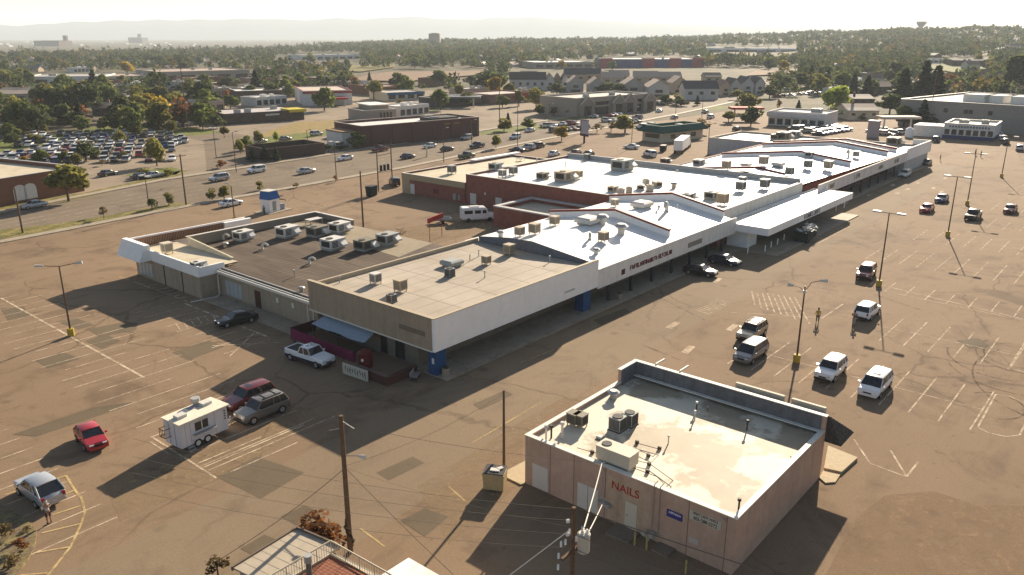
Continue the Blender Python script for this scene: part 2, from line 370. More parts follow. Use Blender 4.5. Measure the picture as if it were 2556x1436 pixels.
# loose dirt spilling over the asphalt
def dirt(name, hold, c): return paint(name, c, hold)
dA = dirt('dirt_film', 0.52, (0.29, 0.195, 0.12)); dB = dirt('gravel_film', 0.55, (0.32, 0.23, 0.135))
for nm, ma, pts in [
    ('dirt_patch', dA, [(2556, 1262), (2440, 1262), (2330, 1226), (2210, 1236), (2140, 1290), (2100, 1360), (2060, 1436), (2556, 1436)]),
    ('gravel_patch', dB, [(1040, 1215), (1180, 1130), (1300, 1052), (1420, 985), (1450, 1000), (1306, 1090), (1306, 1200), (1120, 1360)]),
    ('gravel_patch', dB, [(250, 1190), (560, 1120), (760, 1010), (800, 1040), (560, 1190), (300, 1300)]),
    ('dirt_patch', dB, [(1000, 570), (1200, 540), (1230, 570), (1080, 612), (960, 600)])]:
    sheet(nm, pxs(pts), 0.010, ma)
# sealed asphalt patches
for k, pts in enumerate([[(212, 852), (262, 834), (302, 851), (256, 872)], [(140, 803), (190, 794), (236, 812), (196, 823)], [(218, 822), (300, 806), (345, 806), (340, 824), (250, 842)],
    [(540, 1190), (640, 1140), (760, 1180), (650, 1246)], [(2, 770), (60, 765), (75, 790), (20, 800)], [(1000, 1300), (1060, 1270), (1120, 1290), (1060, 1340)], [(30, 1085), (230, 1018), (330, 1004), (300, 1020), (90, 1090)],
    [(430, 880), (520, 850), (560, 866), (470, 900)], [(90, 900), (160, 880), (200, 896), (120, 920)], [(700, 1290), (760, 1262), (800, 1280), (740, 1312)], [(940, 1180), (1030, 1140), (1060, 1156), (970, 1200)], [(1480, 800), (1560, 770), (1580, 782), (1500, 812)], [(1180, 1010), (1260, 975), (1280, 986), (1200, 1024)], [(600, 1370), (660, 1335), (690, 1348), (630, 1386)], [(2390, 850), (2440, 845), (2470, 862), (2420, 870)], [(1320, 720), (1420, 700), (1440, 712), (1350, 735)]]):
    sheet('asphalt_patch', pxs(pts), 0.008+0.0006*k, MATS['sealed_patch'])
# kerbs and pavements along the road, walk in front of the shops
def strip(name, line, off0, off1, z0, z1, ma):
    m = M(); ins = []; outs = []
    for k, p in enumerate(line):
        a = line[max(0, k-1)]; b = line[min(len(line)-1, k+1)]; dx, dy = b[0]-a[0], b[1]-a[1]; l = math.hypot(dx, dy); nx, ny = -dy/l, dx/l
        ins.append((p[0]+nx*off0, p[1]+ny*off0)); outs.append((p[0]+nx*off1, p[1]+ny*off1))
    for k in range(len(line)-1): m.prism([ins[k], ins[k+1], outs[k+1], outs[k]], z0, z1)
    return tag(m.build(name, ma), kind='structure')
strip('pavement', NEARK, -2.2, -0.2, -0.02, 0.13, C_CONC); strip('pavement', FARK, 0.2, 2.4, -0.02, 0.13, C_CONC)
struct('shop_walkway', M().box(50.2, 50.7, -0.02, 115.2, 55.6, 0.14), C_CONC); struct('shop_walkway', M().box(115.2, 44.6, -0.02, 153, 53.9, 0.15), C_CONC); struct('shop_walkway', M().box(153, 50.7, -0.02, 230, 55.6, 0.14), C_CONC)
struct('shop_walkway', M().box(47.9, 73, -0.02, 50.6, 92, 0.12), C_CONC)
pale = mat('pale_concrete', (0.44, 0.35, 0.22), 0.8, var=0.1, scale=0.8)
struct('concrete_pad', M().prism(pxs([(2066, 1118), (2140, 1148), (2100, 1184), (2056, 1174)]), -0.02, 0.22), pale)
struct('concrete_ramp', M().prism(pxs([(2056, 1174.6), (2099, 1184.6), (2085, 1206), (2060, 1208), (2045, 1195)]), -0.02, 0.10), pale)
struct('concrete_pad', M().prism(pxs([(1248, 1186), (1316, 1150), (1316, 1206), (1300, 1212)]), -0.02, 0.10), pale)
# weedy kerb island at the corner of the lot
isl = pxs([(-60, 1235), (0, 1262), (70, 1300), (92, 1330), (88, 1362), (70, 1400), (40, 1440), (-80, 1480)])
struct('kerb_island', M().prism(isl, -0.02, 0.10), mat('weedy_soil', (0.15, 0.11, 0.075), 0.95, var=0.35, scale=1.2, c2=(0.20, 0.165, 0.075), cut=(0.42, 0.6)))
# painted markings
mk = M(); my = M()
def line(m, a, b, w=0.13, z=0.016):
    dx, dy = b[0]-a[0], b[1]-a[1]; l = math.hypot(dx, dy)
    if l < 0.01: return
    nx, ny = -dy/l*w/2, dx/l*w/2
    m.poly([(a[0]-nx, a[1]-ny, z), (b[0]-nx, b[1]-ny, z), (b[0]+nx, b[1]+ny, z), (a[0]+nx, a[1]+ny, z)])
def plines(m, pts, w=0.13, z=0.016):
    for a, b in zip(pts, pts[1:]): line(m, a, b, w, z)
YS = [26.9-2.47*k for k in range(0, 8)]
def bay(x0, x1, ys, centre=True, w=0.14):
    for y in ys:
        line(mk, (x0, y), (x1, y), w)
    if centre:
        xc = (x0+x1)/2; line(mk, (xc, min(ys)), (xc, max(ys)+1.0), w*0.8, 0.020)
far_y = [9.6-2.47*k for k in range(0, 7)]
bay(71.8, 81.8, [31.8, 29.3]+YS); bay(88.6, 98.4, YS[2:]); bay(107.4, 112.6, [29.3]+YS+far_y, False); line(mk, (110.2, 28), (106.9, 10.9), 0.2, 0.020); line(mk, (107.7, 27.2), (106.3, 8.5), 0.14, 0.021)
bay(122.5, 132.5, [34, 31.8, 29.3]+YS+far_y); bay(140, 149.4, [31.8, 29.3]+YS+far_y); bay(157.5, 167, YS+far_y[:5]); bay(175, 184.5, YS+far_y[:5]); bay(192.5, 202, YS[:6]); bay(210, 219, YS[:5])
def dend(x0, x1, y, d):
    n = 9; pts = [(x0, y)]+[(x0+(x1-x0)*(0.5-0.5*math.cos(math.pi*k/n)), y-d*math.sin(math.pi*k/n)**0.7) for k in range(1, n)]+[(x1, y)]
    plines(mk, pts, 0.16)
line(mk, (72.7, 9.2), (81.3, 9.35), 0.16); plines(mk, [(72.7, 9.2), (72.2, 8.2), (72.4, 7.0), (73.4, 6.2), (79.4, 6.2), (80.8, 6.9), (81.5, 8.2), (81.3, 9.35)], 0.16)
line(mk, (89.2, 9.5), (97.6, 9.4), 0.16); plines(mk, [(89.2, 9.5), (88.9, 8.3), (89.3, 7.1), (90.3, 6.5), (96.4, 6.5), (97.4, 7.2), (97.8, 8.4), (97.6, 9.4)], 0.16)
plines(mk, [(63.7, 16.6), (60.45, 14.3), (60.19, 11.57), (63.1, 11.5)], 0.16); line(mk, (63.7, 13.7), (60.19, 11.57), 0.16, 0.02)
for k in range(9):                                   # hatched no-parking zone
    y = 29.6+k*0.95; line(mk, (89.0+0.25*k, y+0.2), (97.6-0.15*k, y+5.4*(1-k*0.055)), 0.17)
line(mk, (98.8, 29.3), (91.7, 29.4), 0.2, 0.021); line(mk, (92, 29.4), (86.8, 38.6), 0.14, 0.021)
for p in [(1718, 873), (1828, 818), (1680, 812), (1790, 700), (2110, 508), (2170, 487), (2230, 462), (2290, 457), (2330, 470), (2350, 478), (2360, 445), (2110, 485), (2265, 473), (2240, 482)]:
    g = G(*p); mk.obox(g[0], g[1], 0.011, 0.0135, 2.4, 0.75, 0.05+(p[0] % 3)*0.05)
for k in range(11): line(mk, (128+k*1.3, 43.1), (129.4+k*1.3, 45.6), 0.22)
plines(mk, [(127, 42.8), (143, 43.0), (143, 45.9), (127, 45.7)], 0.16, 0.021)
for k in range(10): line(mk, (84.5+k*0.62, 40.2), (84.9+k*0.62, 42.3), 0.12)
# left lot
LY = [51.5+2.53*k for k in range(0, 25)]
for k, y in enumerate(LY):
    if not (57 < y < 60.5): line(mk, (26.1 if k % 3 else 27.4, y), (37.0 if k % 4 else 33.5, y), 0.13)
    if k < 9: line(mk, (8.5, y+0.6), (19.0, y+0.6), 0.13)
    elif k < 22: line(mk, (9.5, y+0.6), (17.5, y+0.6), 0.12)
line(mk, (31.7, 112.5), (31.6, 74), 0.26, 0.020); line(mk, (26.2, 61.4), (26.2, 51.5), 0.18, 0.021); line(mk, (25.7, 60.9), (25.7, 57.5), 0.14, 0.021)
for y in (53.0, 53.7, 54.6): line(mk, (26.4, y), (38.5-(y-53)*4, y), 0.14, 0.0215)
cur = [(19.0, 60.6), (18.75, 59.2), (18.57, 57.98), (18.42, 56.52), (17.87, 54.6), (17.03, 53.17), (15.46, 51.02), (13.41, 49.12), (11.8, 48.4)]
plines(my, cur, 0.17, 0.020)
for a, b in [((13.75, 52.09), (15.46, 51.02)), ((14.84, 54.09), (17.0, 53.21)), ((16.15, 55.82), (17.95, 55.49)), ((17.0, 57.9), (18.57, 57.98)), ((12.2, 50.4), (13.41, 49.3)), ((15.0, 61.2), (19.0, 60.6))]: line(my, a, b, 0.15, 0.024)
for a, b in [((1430, 855), (1300, 905)), ((900, 1320), (960, 1365)), ((1120, 1215), (1160, 1250)), ((1350, 1005), (1180, 1105))]: line(my, G(*a), G(*b), 0.12, 0.014)
# bays by the low shop, striped strip along its wall
for k in range(9): line(mk, (40.0, 73.6+2.5*k), (45.6, 73.6+2.5*k), 0.13)
line(mk, (45.8, 74), (45.8, 92.5), 0.3, 0.022); line(mk, (46.4, 92.6), (45.9, 110.5), 0.16)
for k in range(12): line(mk, (46.3, 93.5+1.4*k), (47.9, 93.2+1.4*k), 0.16)
for k in range(6): line(mk, (40.6+0.9*k, 83.8), (41.4+0.9*k, 86.4), 0.13)
line(mk, (40.0, 72.5), (45.5, 76.6), 0.14, 0.024); line(mk, (45.6, 72), (40.4, 76.6), 0.14, 0.026)
tag(mk.build('parking_markings', paint('white_paint', (0.66, 0.53, 0.38), 0.475)), kind='structure')
tag(my.build('yellow_markings', paint('yellow_paint', (0.56, 0.42, 0.20), 0.44)), kind='structure')
# road lane lines
rd = M()
def along(f):
    return [((a[0]*(1-f)+b[0]*f), (a[1]*(1-f)+b[1]*f)) for a, b in zip(NEARK, FARK)]
for f in (0.42, 0.56): plines(rd, along(f), 0.14, 0.014)
for f in (0.16, 0.29, 0.70, 0.84):
    for a, b in zip(along(f), along(f)[1:]):
        l = math.hypot(b[0]-a[0], b[1]-a[1]); n = int(l/12)
        for k in range(n):
            u = k/n; v = u+3/l; line(rd, (a[0]+(b[0]-a[0])*u, a[1]+(b[1]-a[1])*u), (a[0]+(b[0]-a[0])*v, a[1]+(b[1]-a[1])*v), 0.16, 0.014)
tag(rd.build('lane_markings', MATS['white_paint']), kind='structure')
# tyre scuffs from spinning cars
ty = M()
for cx, cy, r, a0, a1 in [(93.5, 9.6, 3.0, 20, 330), (93.9, 9.0, 4.4, 60, 300), (92.5, 10.2, 5.6, 100, 290), (91.5, 8.5, 7.2, 120, 260), (88.5, 3.5, 9.0, 60, 170), (78.5, 9.0, 2.4, 200, 420)]:
    plines(ty, [(cx+r*math.cos(R(a))*1.25, cy+r*math.sin(R(a))) for a in range(a0, a1, 9)], 0.16, 0.013)
for a, b in [((1620, 730), (1760, 800)), ((1700, 900), (1600, 860)), ((2180, 735), (2300, 775)), ((1250, 880), (1400, 800))]:
    line(ty, G(*a), G(*b), 0.16, 0.012)
tag(ty.build('tyre_marks', paint('rubber_film', (0.045, 0.035, 0.028), 0.55)), kind='structure')
# distant mountains
def mountains():
    prof = [(-300, 64), (0, 62), (60, 65), (130, 58), (250, 53), (400, 50), (560, 49), (640, 47), (720, 49), (780, 51), (850, 44), (900, 50), (960, 44), (1050, 42), (1130, 50), (1200, 47), (1300, 43), (1420, 48), (1560, 55), (1700, 62), (1900, 70), (2200, 74), (2600, 76), (2900, 78)]
    m = M(); D = 12000; n = 120; rows = []
    for j in range(n+1):
        px = -300+3200*j/n; py = np.interp(px, [a for a, _ in prof], [b for _, b in prof])+1.2*math.sin(px*0.06)+0.8*math.sin(px*0.17)
        d = ray(px, py); l = math.hypot(d[0], d[1]); t = D/l; top = max(CAMH+d[2]*t, 30)
        pts = []
        for q, f in ((0.90, 0.0), (0.93, 0.22), (0.96, 0.55), (1.0, 1.0), (1.03, 0.6)):
            X, Y = d[0]*t*q, d[1]*t*q; pts.append((min(X, 20300), min(Y, 20300), (top+8)*f*(1+0.0*q)-8))
        rows.append(pts)
    k = len(rows[0])
    for r in rows: m.v += r
    for j in range(n):
        for i in range(k-1): m.f.append((j*k+i, (j+1)*k+i, (j+1)*k+i+1, j*k+i+1)); m.mi.append(0)
    tag(m.build('mountain_hills', mat('mountain_rock', (0.07, 0.075, 0.07), 0.95, var=0.15, scale=0.002, spec=0.1), smooth=60), kind='structure')
mountains()
# the dusty air of the afternoon
HAZE = 0.000105
hb = M().box(-300, -300, -9, 20600, 20600, 520).build('haze', [], None); tag(hb, kind='stuff'); hb.data.materials.clear()
hm = bpy.data.materials.new('haze_air'); hm.use_nodes = True; ht = hm.node_tree
for n in list(ht.nodes):
    if n.type == 'BSDF_PRINCIPLED': ht.nodes.remove(n)
pv = nd(ht, 'ShaderNodeVolumePrincipled'); pv.inputs['Color'].default_value = (0.80, 0.90, 1.0, 1); pv.inputs['Density'].default_value = HAZE; pv.inputs['Anisotropy'].default_value = 0.1
ht.links.new(pv.outputs[0], ht.nodes['Material Output'].inputs['Volume']); hb.data.materials.append(hm); hb.visible_shadow = True
# ---------------------------------------------------------------- the shopping strip and the nail shop
W_WHITE = mat('white_stucco', (0.90, 0.875, 0.85), 0.75, var=0.03, scale=0.3, streak=0.03)
W_TAN = mat('tan_panel', (0.40, 0.32, 0.235), 0.8, var=0.05, scale=0.4, streak=0.15)
W_BROWN = mat('brown_stucco', (0.47, 0.315, 0.235), 0.85, var=0.06, scale=0.5, streak=0.12, c2=(0.52, 0.355, 0.265))
W_SHOP = mat('tan_stucco', (0.38, 0.30, 0.22), 0.85, var=0.08, scale=0.5, streak=0.2)
R_WHITE = mat('white_roof', (0.84, 0.82, 0.79), 0.5, spec=0.5, var=0.05, scale=0.15, c2=(0.70, 0.66, 0.58), cut=(0.5, 0.75))
R_DIRTY = mat('stained_white_roof', (0.84, 0.81, 0.75), 0.5, spec=0.45, var=0.06, scale=0.22, c2=(0.52, 0.43, 0.30), cut=(0.53, 0.68), stretch=(0.5, 1.6, 1))
R_TAN = mat('tan_roof', (0.41, 0.355, 0.285), 0.75, var=0.07, scale=0.12, c2=(0.355, 0.30, 0.235), cut=(0.42, 0.6), stretch=(1, 0.5, 1))
R_CREAM = mat('cream_roof', (0.56, 0.49, 0.36), 0.6, var=0.05, scale=0.3, c2=(0.50, 0.42, 0.29), cut=(0.50, 0.58))
R_NAIL = mat('patched_cream_roof', (0.62, 0.55, 0.43), 0.62, var=0.10, scale=0.17, c2=(0.37, 0.305, 0.215), cut=(0.49, 0.54))
R_BROWN = mat('brown_felt_roof', (0.125, 0.092, 0.066), 0.9, var=0.14, scale=0.35, c2=(0.085, 0.062, 0.045), cut=(0.42, 0.58), stretch=(1.8, 0.22, 1), spec=0.2)
COPE = mat('metal_coping', (0.62, 0.58, 0.52), 0.5, var=0.05, scale=0.5)
TRIM = mat('white_trim', (0.70, 0.66, 0.58), 0.6)
RED = mat('red_brick', (0.27, 0.10, 0.075), 0.85, var=0.12, scale=1.2, c2=(0.22, 0.085, 0.065), cut=(0.45, 0.6))
REDTRIM = mat('maroon_cap', (0.17, 0.03, 0.03), 0.6, var=0.1, scale=1)
GREYW = mat('grey_wall', (0.48, 0.47, 0.46), 0.8, var=0.05, scale=0.3, streak=0.15)
GLASS = mat('dark_glass', (0.02, 0.022, 0.025), 0.08, spec=0.6)
BLUE = mat('blue_paint', (0.025, 0.075, 0.19), 0.6, var=0.1, scale=1)
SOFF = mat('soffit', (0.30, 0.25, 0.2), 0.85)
DOORW = mat('white_door', (0.62, 0.57, 0.51), 0.6, var=0.03, scale=1)
STEEL = mat('galvanised', (0.42, 0.41, 0.39), 0.45, metal=0.3, var=0.08, scale=2)
DARK = mat('dark_metal', (0.05, 0.048, 0.045), 0.6)
RUST = mat('rusty_brown', (0.11, 0.06, 0.035), 0.8, var=0.2, scale=2)
def wx(root, name, x, y0, y1, z0, z1, ma, d=0.05, parent=None, label=None):      # panel on a wall facing -X
    o = M().box(x-d, min(y0, y1), z0, x+0.02, max(y0, y1), z1).build(name, ma, parent or root)
    return tag(o, label) if label else o
def wy(root, name, y, x0, x1, z0, z1, ma, d=0.05, parent=None, label=None):      # panel on a wall facing -Y
    o = M().box(x0, y-d, z0, x1, y+0.02, z1).build(name, ma, parent or root)
    return tag(o, label) if label else o
TX = lambda root, s, size, x, y, z, ma, p=None, sx=1.0: text(p or root, s, size, (x, y, z), (R(90), 0, R(-90)), ma, 0.012, sx=sx)
TY = lambda root, s, size, x, y, z, ma, p=None, sx=1.0: text(p or root, s, size, (x, y, z), (R(90), 0, 0), ma, 0.012, sx=sx)
# ---- nail shop in front
n = thing('nail_shop', 'brown stucco box building with NAILS painted in red and a patched cream flat roof', 'shop', (48.3, 24.9, 0))
w = M()
for a, b, h0, h1 in [((40.8, 33.2), (40.8, 16.6), 4.0, 4.0), ((40.8, 16.6), (55.9, 16.6), 4.0, 4.0), ((40.8, 33.2), (53.2, 33.2), 4.0, 4.0)]:
    pass
w.ring(40.8, 16.6, 55.9, 33.2, 0.28, 0, 4.0, 3.7)
w.box(55.60, 16.602, 4.0, 55.898, 33.198, 5.15); w.box(53.2, 32.92, 4.0, 55.598, 33.198, 5.15)
w.build('wall', W_BROWN, n)
M().poly([(41.08, 16.88, 3.72), (55.62, 16.88, 3.72), (55.62, 32.92, 3.72), (41.08, 32.92, 3.72)]).build('roof', R_NAIL, n)
M().ring(40.75, 16.55, 55.56, 33.25, 0.38, 4.0, 4.06, 3.99).box(55.57, 16.55, 5.15, 55.95, 33.25, 5.22).box(53.15, 32.88, 5.15, 55.56, 33.24, 5.21).build('coping', TRIM, n)
M().box(55.52, 16.9, 3.74, 55.598, 32.9, 5.12).box(53.3, 32.84, 3.74, 55.5, 32.918, 5.12).build('parapet_flashing', mat('shaded_grey_flashing', (0.15, 0.15, 0.16), 0.8, var=0.15, scale=0.6, streak=0.3), n)  # inner parapet faces; their shade is darkened into the flashing colour
SH = mat('dark_shingle', (0.075, 0.068, 0.06), 0.9, var=0.35, scale=1.1, bump=0.6, bscale=5)
q = M(); T0, T1, B0, B1 = (55.96, 16.5, 5.12), (55.96, 33.3, 5.12), (58.9, 15.4, 3.0), (58.9, 34.7, 3.0)
q.poly([T0, T1, B1, B0]); q.poly([T0, B0, (55.96, 15.4, 3.0)]); q.poly([T1, (55.96, 34.7, 3.0), B1]); q.poly([(55.96, 15.4, 3.0), B0, B1, (55.96, 34.7, 3.0)])
q.poly([T1, T0, (55.96, 15.4, 3.0), (55.96, 34.7, 3.0)])
for k in range(1, 9):
    f = k/9; z = 5.12-2.12*f; x = 55.96+2.94*f; q.box(x-0.01, 16.5-1.1*f, z+0.02, x+0.05, 33.3+1.4*f, z+0.055)
q.build('mansard_roof', SH, n)
sb = M()
for y0, y1 in ((20.2, 24.2), (17.0, 19.6)): sb.box(56.5, y0, 4.6, 56.75, y1, 5.42)
sb.build('sign_backs', mat('cream_sign_back', (0.5, 0.45, 0.36), 0.7), n)
brk = M()
for y in (31.2, 28.9): brk.box(55.95, y-0.06, 5.22, 57.4, y+0.06, 5.34)
brk.build('sign_bracket', TRIM, n)
wx(n, 'door', 40.8, 32.47, 31.03, 0.08, 2.0, DOORW, label='plain white steel door with a round knob')
dd = wx(n, 'double_door', 40.8, 28.37, 26.62, 0.1, 2.0, DOORW, label='white double delivery door'); M().box(40.74, 27.47, 0.1, 40.752, 27.5, 2.0).build('door_seam', DARK, dd)
d3 = wx(n, 'door', 40.8, 24.42, 23.50, 0.15, 2.1, mat('cream_door', (0.58, 0.52, 0.42), 0.6), label='cream back door under the red NAILS lettering'); M().box(40.70, 24.3, 1.05, 40.74, 24.2, 1.15).build('handle', STEEL, d3)
wx(n, 'back_panel', 40.8, 25.95, 22.5, 0.12, 3.5, mat('faded_tan', (0.49, 0.355, 0.25), 0.85, var=0.08, scale=0.6, streak=0.2), 0.006)
RL = mat('red_lettering', (0.42, 0.035, 0.02), 0.7)
TX(n, 'NAILS', 0.84, 40.775, 24.5, 2.88, RL)
s1 = wx(n, 'blue_sign', 40.8, 21.31, 20.18, 2.27, 2.80, mat('sign_blue', (0.05, 0.04, 0.22), 0.6), 0.04, label='small blue sign with white lettering'); scribble(n, 'x', 21.2, 20.3, 2.57, 2.73, 40.76, mat('sign_white', (0.72, 0.7, 0.68), 0.6), 3, s1)
s2 = wx(n, 'phone_sign', 40.8, 19.7, 17.55, 2.76, 3.42, mat('sign_cream', (0.50, 0.45, 0.37), 0.7), 0.03, label='cream sign with the shop name and telephone number')
SL = mat('sign_brown', (0.14, 0.11, 0.085), 0.8); TX(n, 'FIRST LADY NAILS', 0.27, 40.76, 18.62, 3.27, SL, s2, 0.78); TX(n, '303-288-2272', 0.33, 40.76, 18.62, 2.93, mat('sign_dark', (0.06, 0.05, 0.04), 0.8), s2, 0.88)
wx(n, 'notice', 40.8, 19.64, 18.98, 1.05, 1.48, mat('notice_pink', (0.50, 0.42, 0.38), 0.8), 0.02)
for y in (30.85, 28.75, 26.1, 19.78, 17.2): wx(n, 'wall_joint', 40.8, y-0.03, y+0.03, 0, 3.98, mat('wall_joint', (0.20, 0.14, 0.10), 0.9), 0.004)
PIP = mat('tan_pipe', (0.38, 0.31, 0.24), 0.6)
for y in (22.3, 21.85): M().path([(41.2, y, 4.25), (40.72, y-0.02, 4.2), (40.70, y, 3.9), (40.70, y, 0.75)], 0.035, 6).build('conduit', PIP, n)
sv = M().box(40.45, 25.9, 1.35, 40.82, 26.5, 1.42).box(40.42, 25.5, 1.15, 40.7, 25.9, 1.4).tube((40.5, 26.2, 1.45), (40.5, 26.2, 4.35), 0.04)
sv.path([(40.5, 26.2, 4.35), (40.6, 26.15, 4.5), (40.7, 26.1, 4.3)], 0.05).build('service_mast', STEEL, n)
wx(n, 'light_fixture', 40.8, 17.42, 17.3, 3.6, 3.8, STEEL, 0.2)
st = thing('concrete_step', 'low concrete landing slab outside the cream NAILS back door', 'step', (40.0, 23.8, 0)); M().box(39.3, 23.2, -0.02, 40.78, 25.0, 0.16).build('slab', mat('old_concrete', (0.20, 0.16, 0.12), 0.9, var=0.1, scale=1), st)
st = thing('concrete_step', 'small low concrete block beneath the gas meter by the brown wall', 'step', (40.2, 21.3, 0)); M().box(39.7, 20.5, -0.02, 40.78, 21.7, 0.14).build('slab', MATS['old_concrete'], st)
gmt = thing('gas_meter', 'gas meter set with pipes against the brown stucco wall beside NAILS', 'meter', (40.4, 22.2, 0))
M().path([(40.68, 22.3, 0.7), (40.4, 22.3, 0.75), (40.4, 22.3, 0.1), (40.4, 22.6, 0.4)], 0.04).box(40.25, 21.95, 0.45, 40.6, 22.25, 0.8).build('pipe_set', STEEL, gmt); M().tube((40.25, 22.65, 0.55), (40.55, 22.65, 0.55), 0.17).build('meter', mat('meter_grey', (0.45, 0.44, 0.38), 0.5), gmt)
for y, lb in ((22.85, 'yellow steel guard post left of the gas meter'), (21.95, 'yellow steel guard post right of the gas meter')):
    tag(M().tube((39.55, y, 0), (39.55, y, 0.95), 0.065).tube((39.55, y, 0.95), (39.55, y, 1.0), 0.065, 0.02).build('guard_post', mat('post_yellow', (0.45, 0.36, 0.12), 0.6)), lb, 'bollard', 'guard posts by the gas meter')
g = G(1711, 1432); tag(M().tube((g[0], g[1], 0), (g[0], g[1], 0.95), 0.06).tube((g[0], g[1], 0.95), (g[0], g[1], 1.0), 0.06, 0.02).build('guard_post', MATS['post_yellow']), 'lone yellow post in the shade below the phone number sign', 'bollard')
# ---- strip block A: corner shop
a = thing('corner_shop', 'corner shop with tan flat roof, tan side fascia and blank white front fascia', 'shop', (63.5, 62, 0))
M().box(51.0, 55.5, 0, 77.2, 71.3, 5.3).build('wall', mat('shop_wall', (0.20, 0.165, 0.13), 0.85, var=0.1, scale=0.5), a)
M().poly([(49.9, 52.2, 5.42), (77.2, 52.2, 5.42), (77.2, 71.2, 5.42), (49.9, 71.2, 5.42)]).build('roof', R_TAN, a)
sm2 = M()
for k in range(1, 9): sm2.box(49.95, 52.8+k*2.15, 5.421, 77.1, 52.84+k*2.15, 5.43)
for k in range(1, 5): sm2.box(50+k*5.6, 52.8, 5.4305, 50.04+k*5.6, 71.1, 5.434)
sm2.build('membrane_seams', mat('seam_tan', (0.30, 0.255, 0.195), 0.8), a)
sf = M().box(49.6, 51.95, 2.92, 49.9, 71.5, 6.3); sf.build('side_fascia', W_TAN, a)
rb = M()
for k in range(64): rb.box(49.565, 52.1+k*0.3, 3.06, 49.598, 52.16+k*0.3, 6.24)
rb.build('fascia_ribs', W_TAN, a)
M().box(49.6, 51.65, 2.9, 63.2, 51.948, 6.28).box(63.23, 51.65, 2.9, 77.35, 51.946, 6.26).build('front_fascia', W_WHITE, a)
M().box(49.91, 51.96, 2.9, 77.3, 55.48, 3.0).box(49.91, 55.5, 2.9, 50.98, 71.4, 3.0).build('soffit', SOFF, a)
M().box(49.5, 51.6, 6.3, 49.95, 71.55, 6.37).box(49.96, 51.6, 6.28, 77.3, 51.98, 6.35).box(49.96, 71.2, 5.4, 77.2, 71.5, 5.9).build('coping', mat('tan_coping', (0.42, 0.35, 0.25), 0.7, var=0.1, scale=1), a)
M().box(50.0, 52.0, 5.44, 77.2, 52.75, 5.75).build('gravel_edge', mat('gravel_stop', (0.42, 0.33, 0.20), 0.9, var=0.25, scale=1.5), a)
M().box(49.53, 51.95, 2.86, 49.62, 71.5, 2.98).build('lower_trim', TRIM, a)
wx(a, 'faded_sign', 49.6, 56.6, 52.9, 4.25, 4.75, mat('faded_letter_ghost', (0.20, 0.16, 0.115), 0.85, var=0.15, scale=3), 0.042)
wy(a, 'faded_sign', 51.65, 70.5, 72.5, 3.7, 3.95, mat('faded_grey_ghost', (0.52, 0.49, 0.46), 0.8), 0.004)
for x0 in np.arange(52.5, 76, 3.4): wy(a, 'shop_window', 55.5, x0, x0+2.7, 0.7, 2.5, GLASS)
M().box(54, 55.40, 2.5, 76, 55.44, 2.95).build('sign_band', mat('band_grey', (0.42, 0.41, 0.38), 0.7, var=0.2, scale=1), a)
for y, ww in ((57.5, 1.4), (60.2, 1.0), (68, 2.2)): wx(a, 'shop_door', 51.0, y, y+ww, 0.1, 2.3, GLASS)
for x0, y0, x1, y1, nm in [(50.2, 52.15, 51.6, 53.2, 'pillar'), (75.0, 52.15, 76.5, 53.4, 'pillar')]: M().box(x0, y0, 0.12, x1, y1, 2.9).build(nm, BLUE, a)
wx(a, 'notice', 50.2, 52.4, 52.7, 1.3, 1.9, mat('paper', (0.7, 0.7, 0.68), 0.8), 0.02)
# ---- block B: two gabled bays
def zB(x, y): return 5.05+(y-51.9)/10.1*1.75 if y < 62 else 6.8-(y-62)/12*1.75
b = thing('gabled_shops', 'run of shops under a white gabled roof crossed by two maroon capped parapets', 'shop', (95.5, 62, 0))
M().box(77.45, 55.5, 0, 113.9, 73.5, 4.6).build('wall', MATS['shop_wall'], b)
M().poly([(77.4, 51.9, 5.05), (113.95, 51.9, 5.05), (113.95, 62, 6.8), (77.4, 62, 6.8)]).poly([(77.4, 62, 6.8), (113.95, 62, 6.8), (113.95, 74, 5.05), (77.4, 74, 5.05)]).build('roof', R_WHITE, b)
M().box(77.37, 51.65, 2.6, 115.4, 51.89, 5.06).build('front_fascia', mat('fascia_grey_white', (0.78, 0.74, 0.69), 0.8, var=0.05, scale=0.3, streak=0.1), b)
M().box(77.4, 51.9, 2.6, 115.2, 55.48, 2.7).build('soffit', SOFF, b)
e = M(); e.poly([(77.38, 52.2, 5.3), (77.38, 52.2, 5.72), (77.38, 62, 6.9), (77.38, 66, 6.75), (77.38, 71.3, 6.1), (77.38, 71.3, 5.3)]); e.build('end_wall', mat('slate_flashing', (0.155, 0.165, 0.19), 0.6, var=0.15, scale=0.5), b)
for px in (96.6, 113.3):
    pr = M()
    prof = [(53.0, zB(0, 53.0)), (53.0, zB(0, 53)+1.05), (62, 7.95), (74, 6.1), (74, zB(0, 74)), (62, 6.8)]
    pr.loft([[(px, y, z) for y, z in prof], [(px+0.35, y, z) for y, z in prof]]); pr.build('parapet', W_WHITE, b)
    cp = M()
    for (y0, z0), (y1, z1) in (((52.95, zB(0, 53)+1.05), (62, 7.96)), ((62, 7.96), (74.05, 6.11))):
        cp.loft([[(px-0.12, y0, z0-0.18), (px+0.47, y0, z0-0.18), (px+0.47, y0, z0+0.09), (px-0.12, y0, z0+0.09)], [(px-0.12, y1, z1-0.18), (px+0.47, y1, z1-0.18), (px+0.47, y1, z1+0.09), (px-0.12, y1, z1+0.09)]])
    cp.build('parapet_cap', REDTRIM, b)
for x in (80.6, 85.9, 91.2, 96.5, 101.8, 107.1, 112.0): M().box(x, 52.2, 0.12, x+0.35, 52.55, 2.62).build('post', mat('post_dark', (0.035, 0.04, 0.05), 0.6), b)
for k, x0 in enumerate(np.arange(78.2, 112, 4.2)): wy(b, 'shop_window', 55.5, x0, x0+3.3, 0.5, 2.3, GLASS)
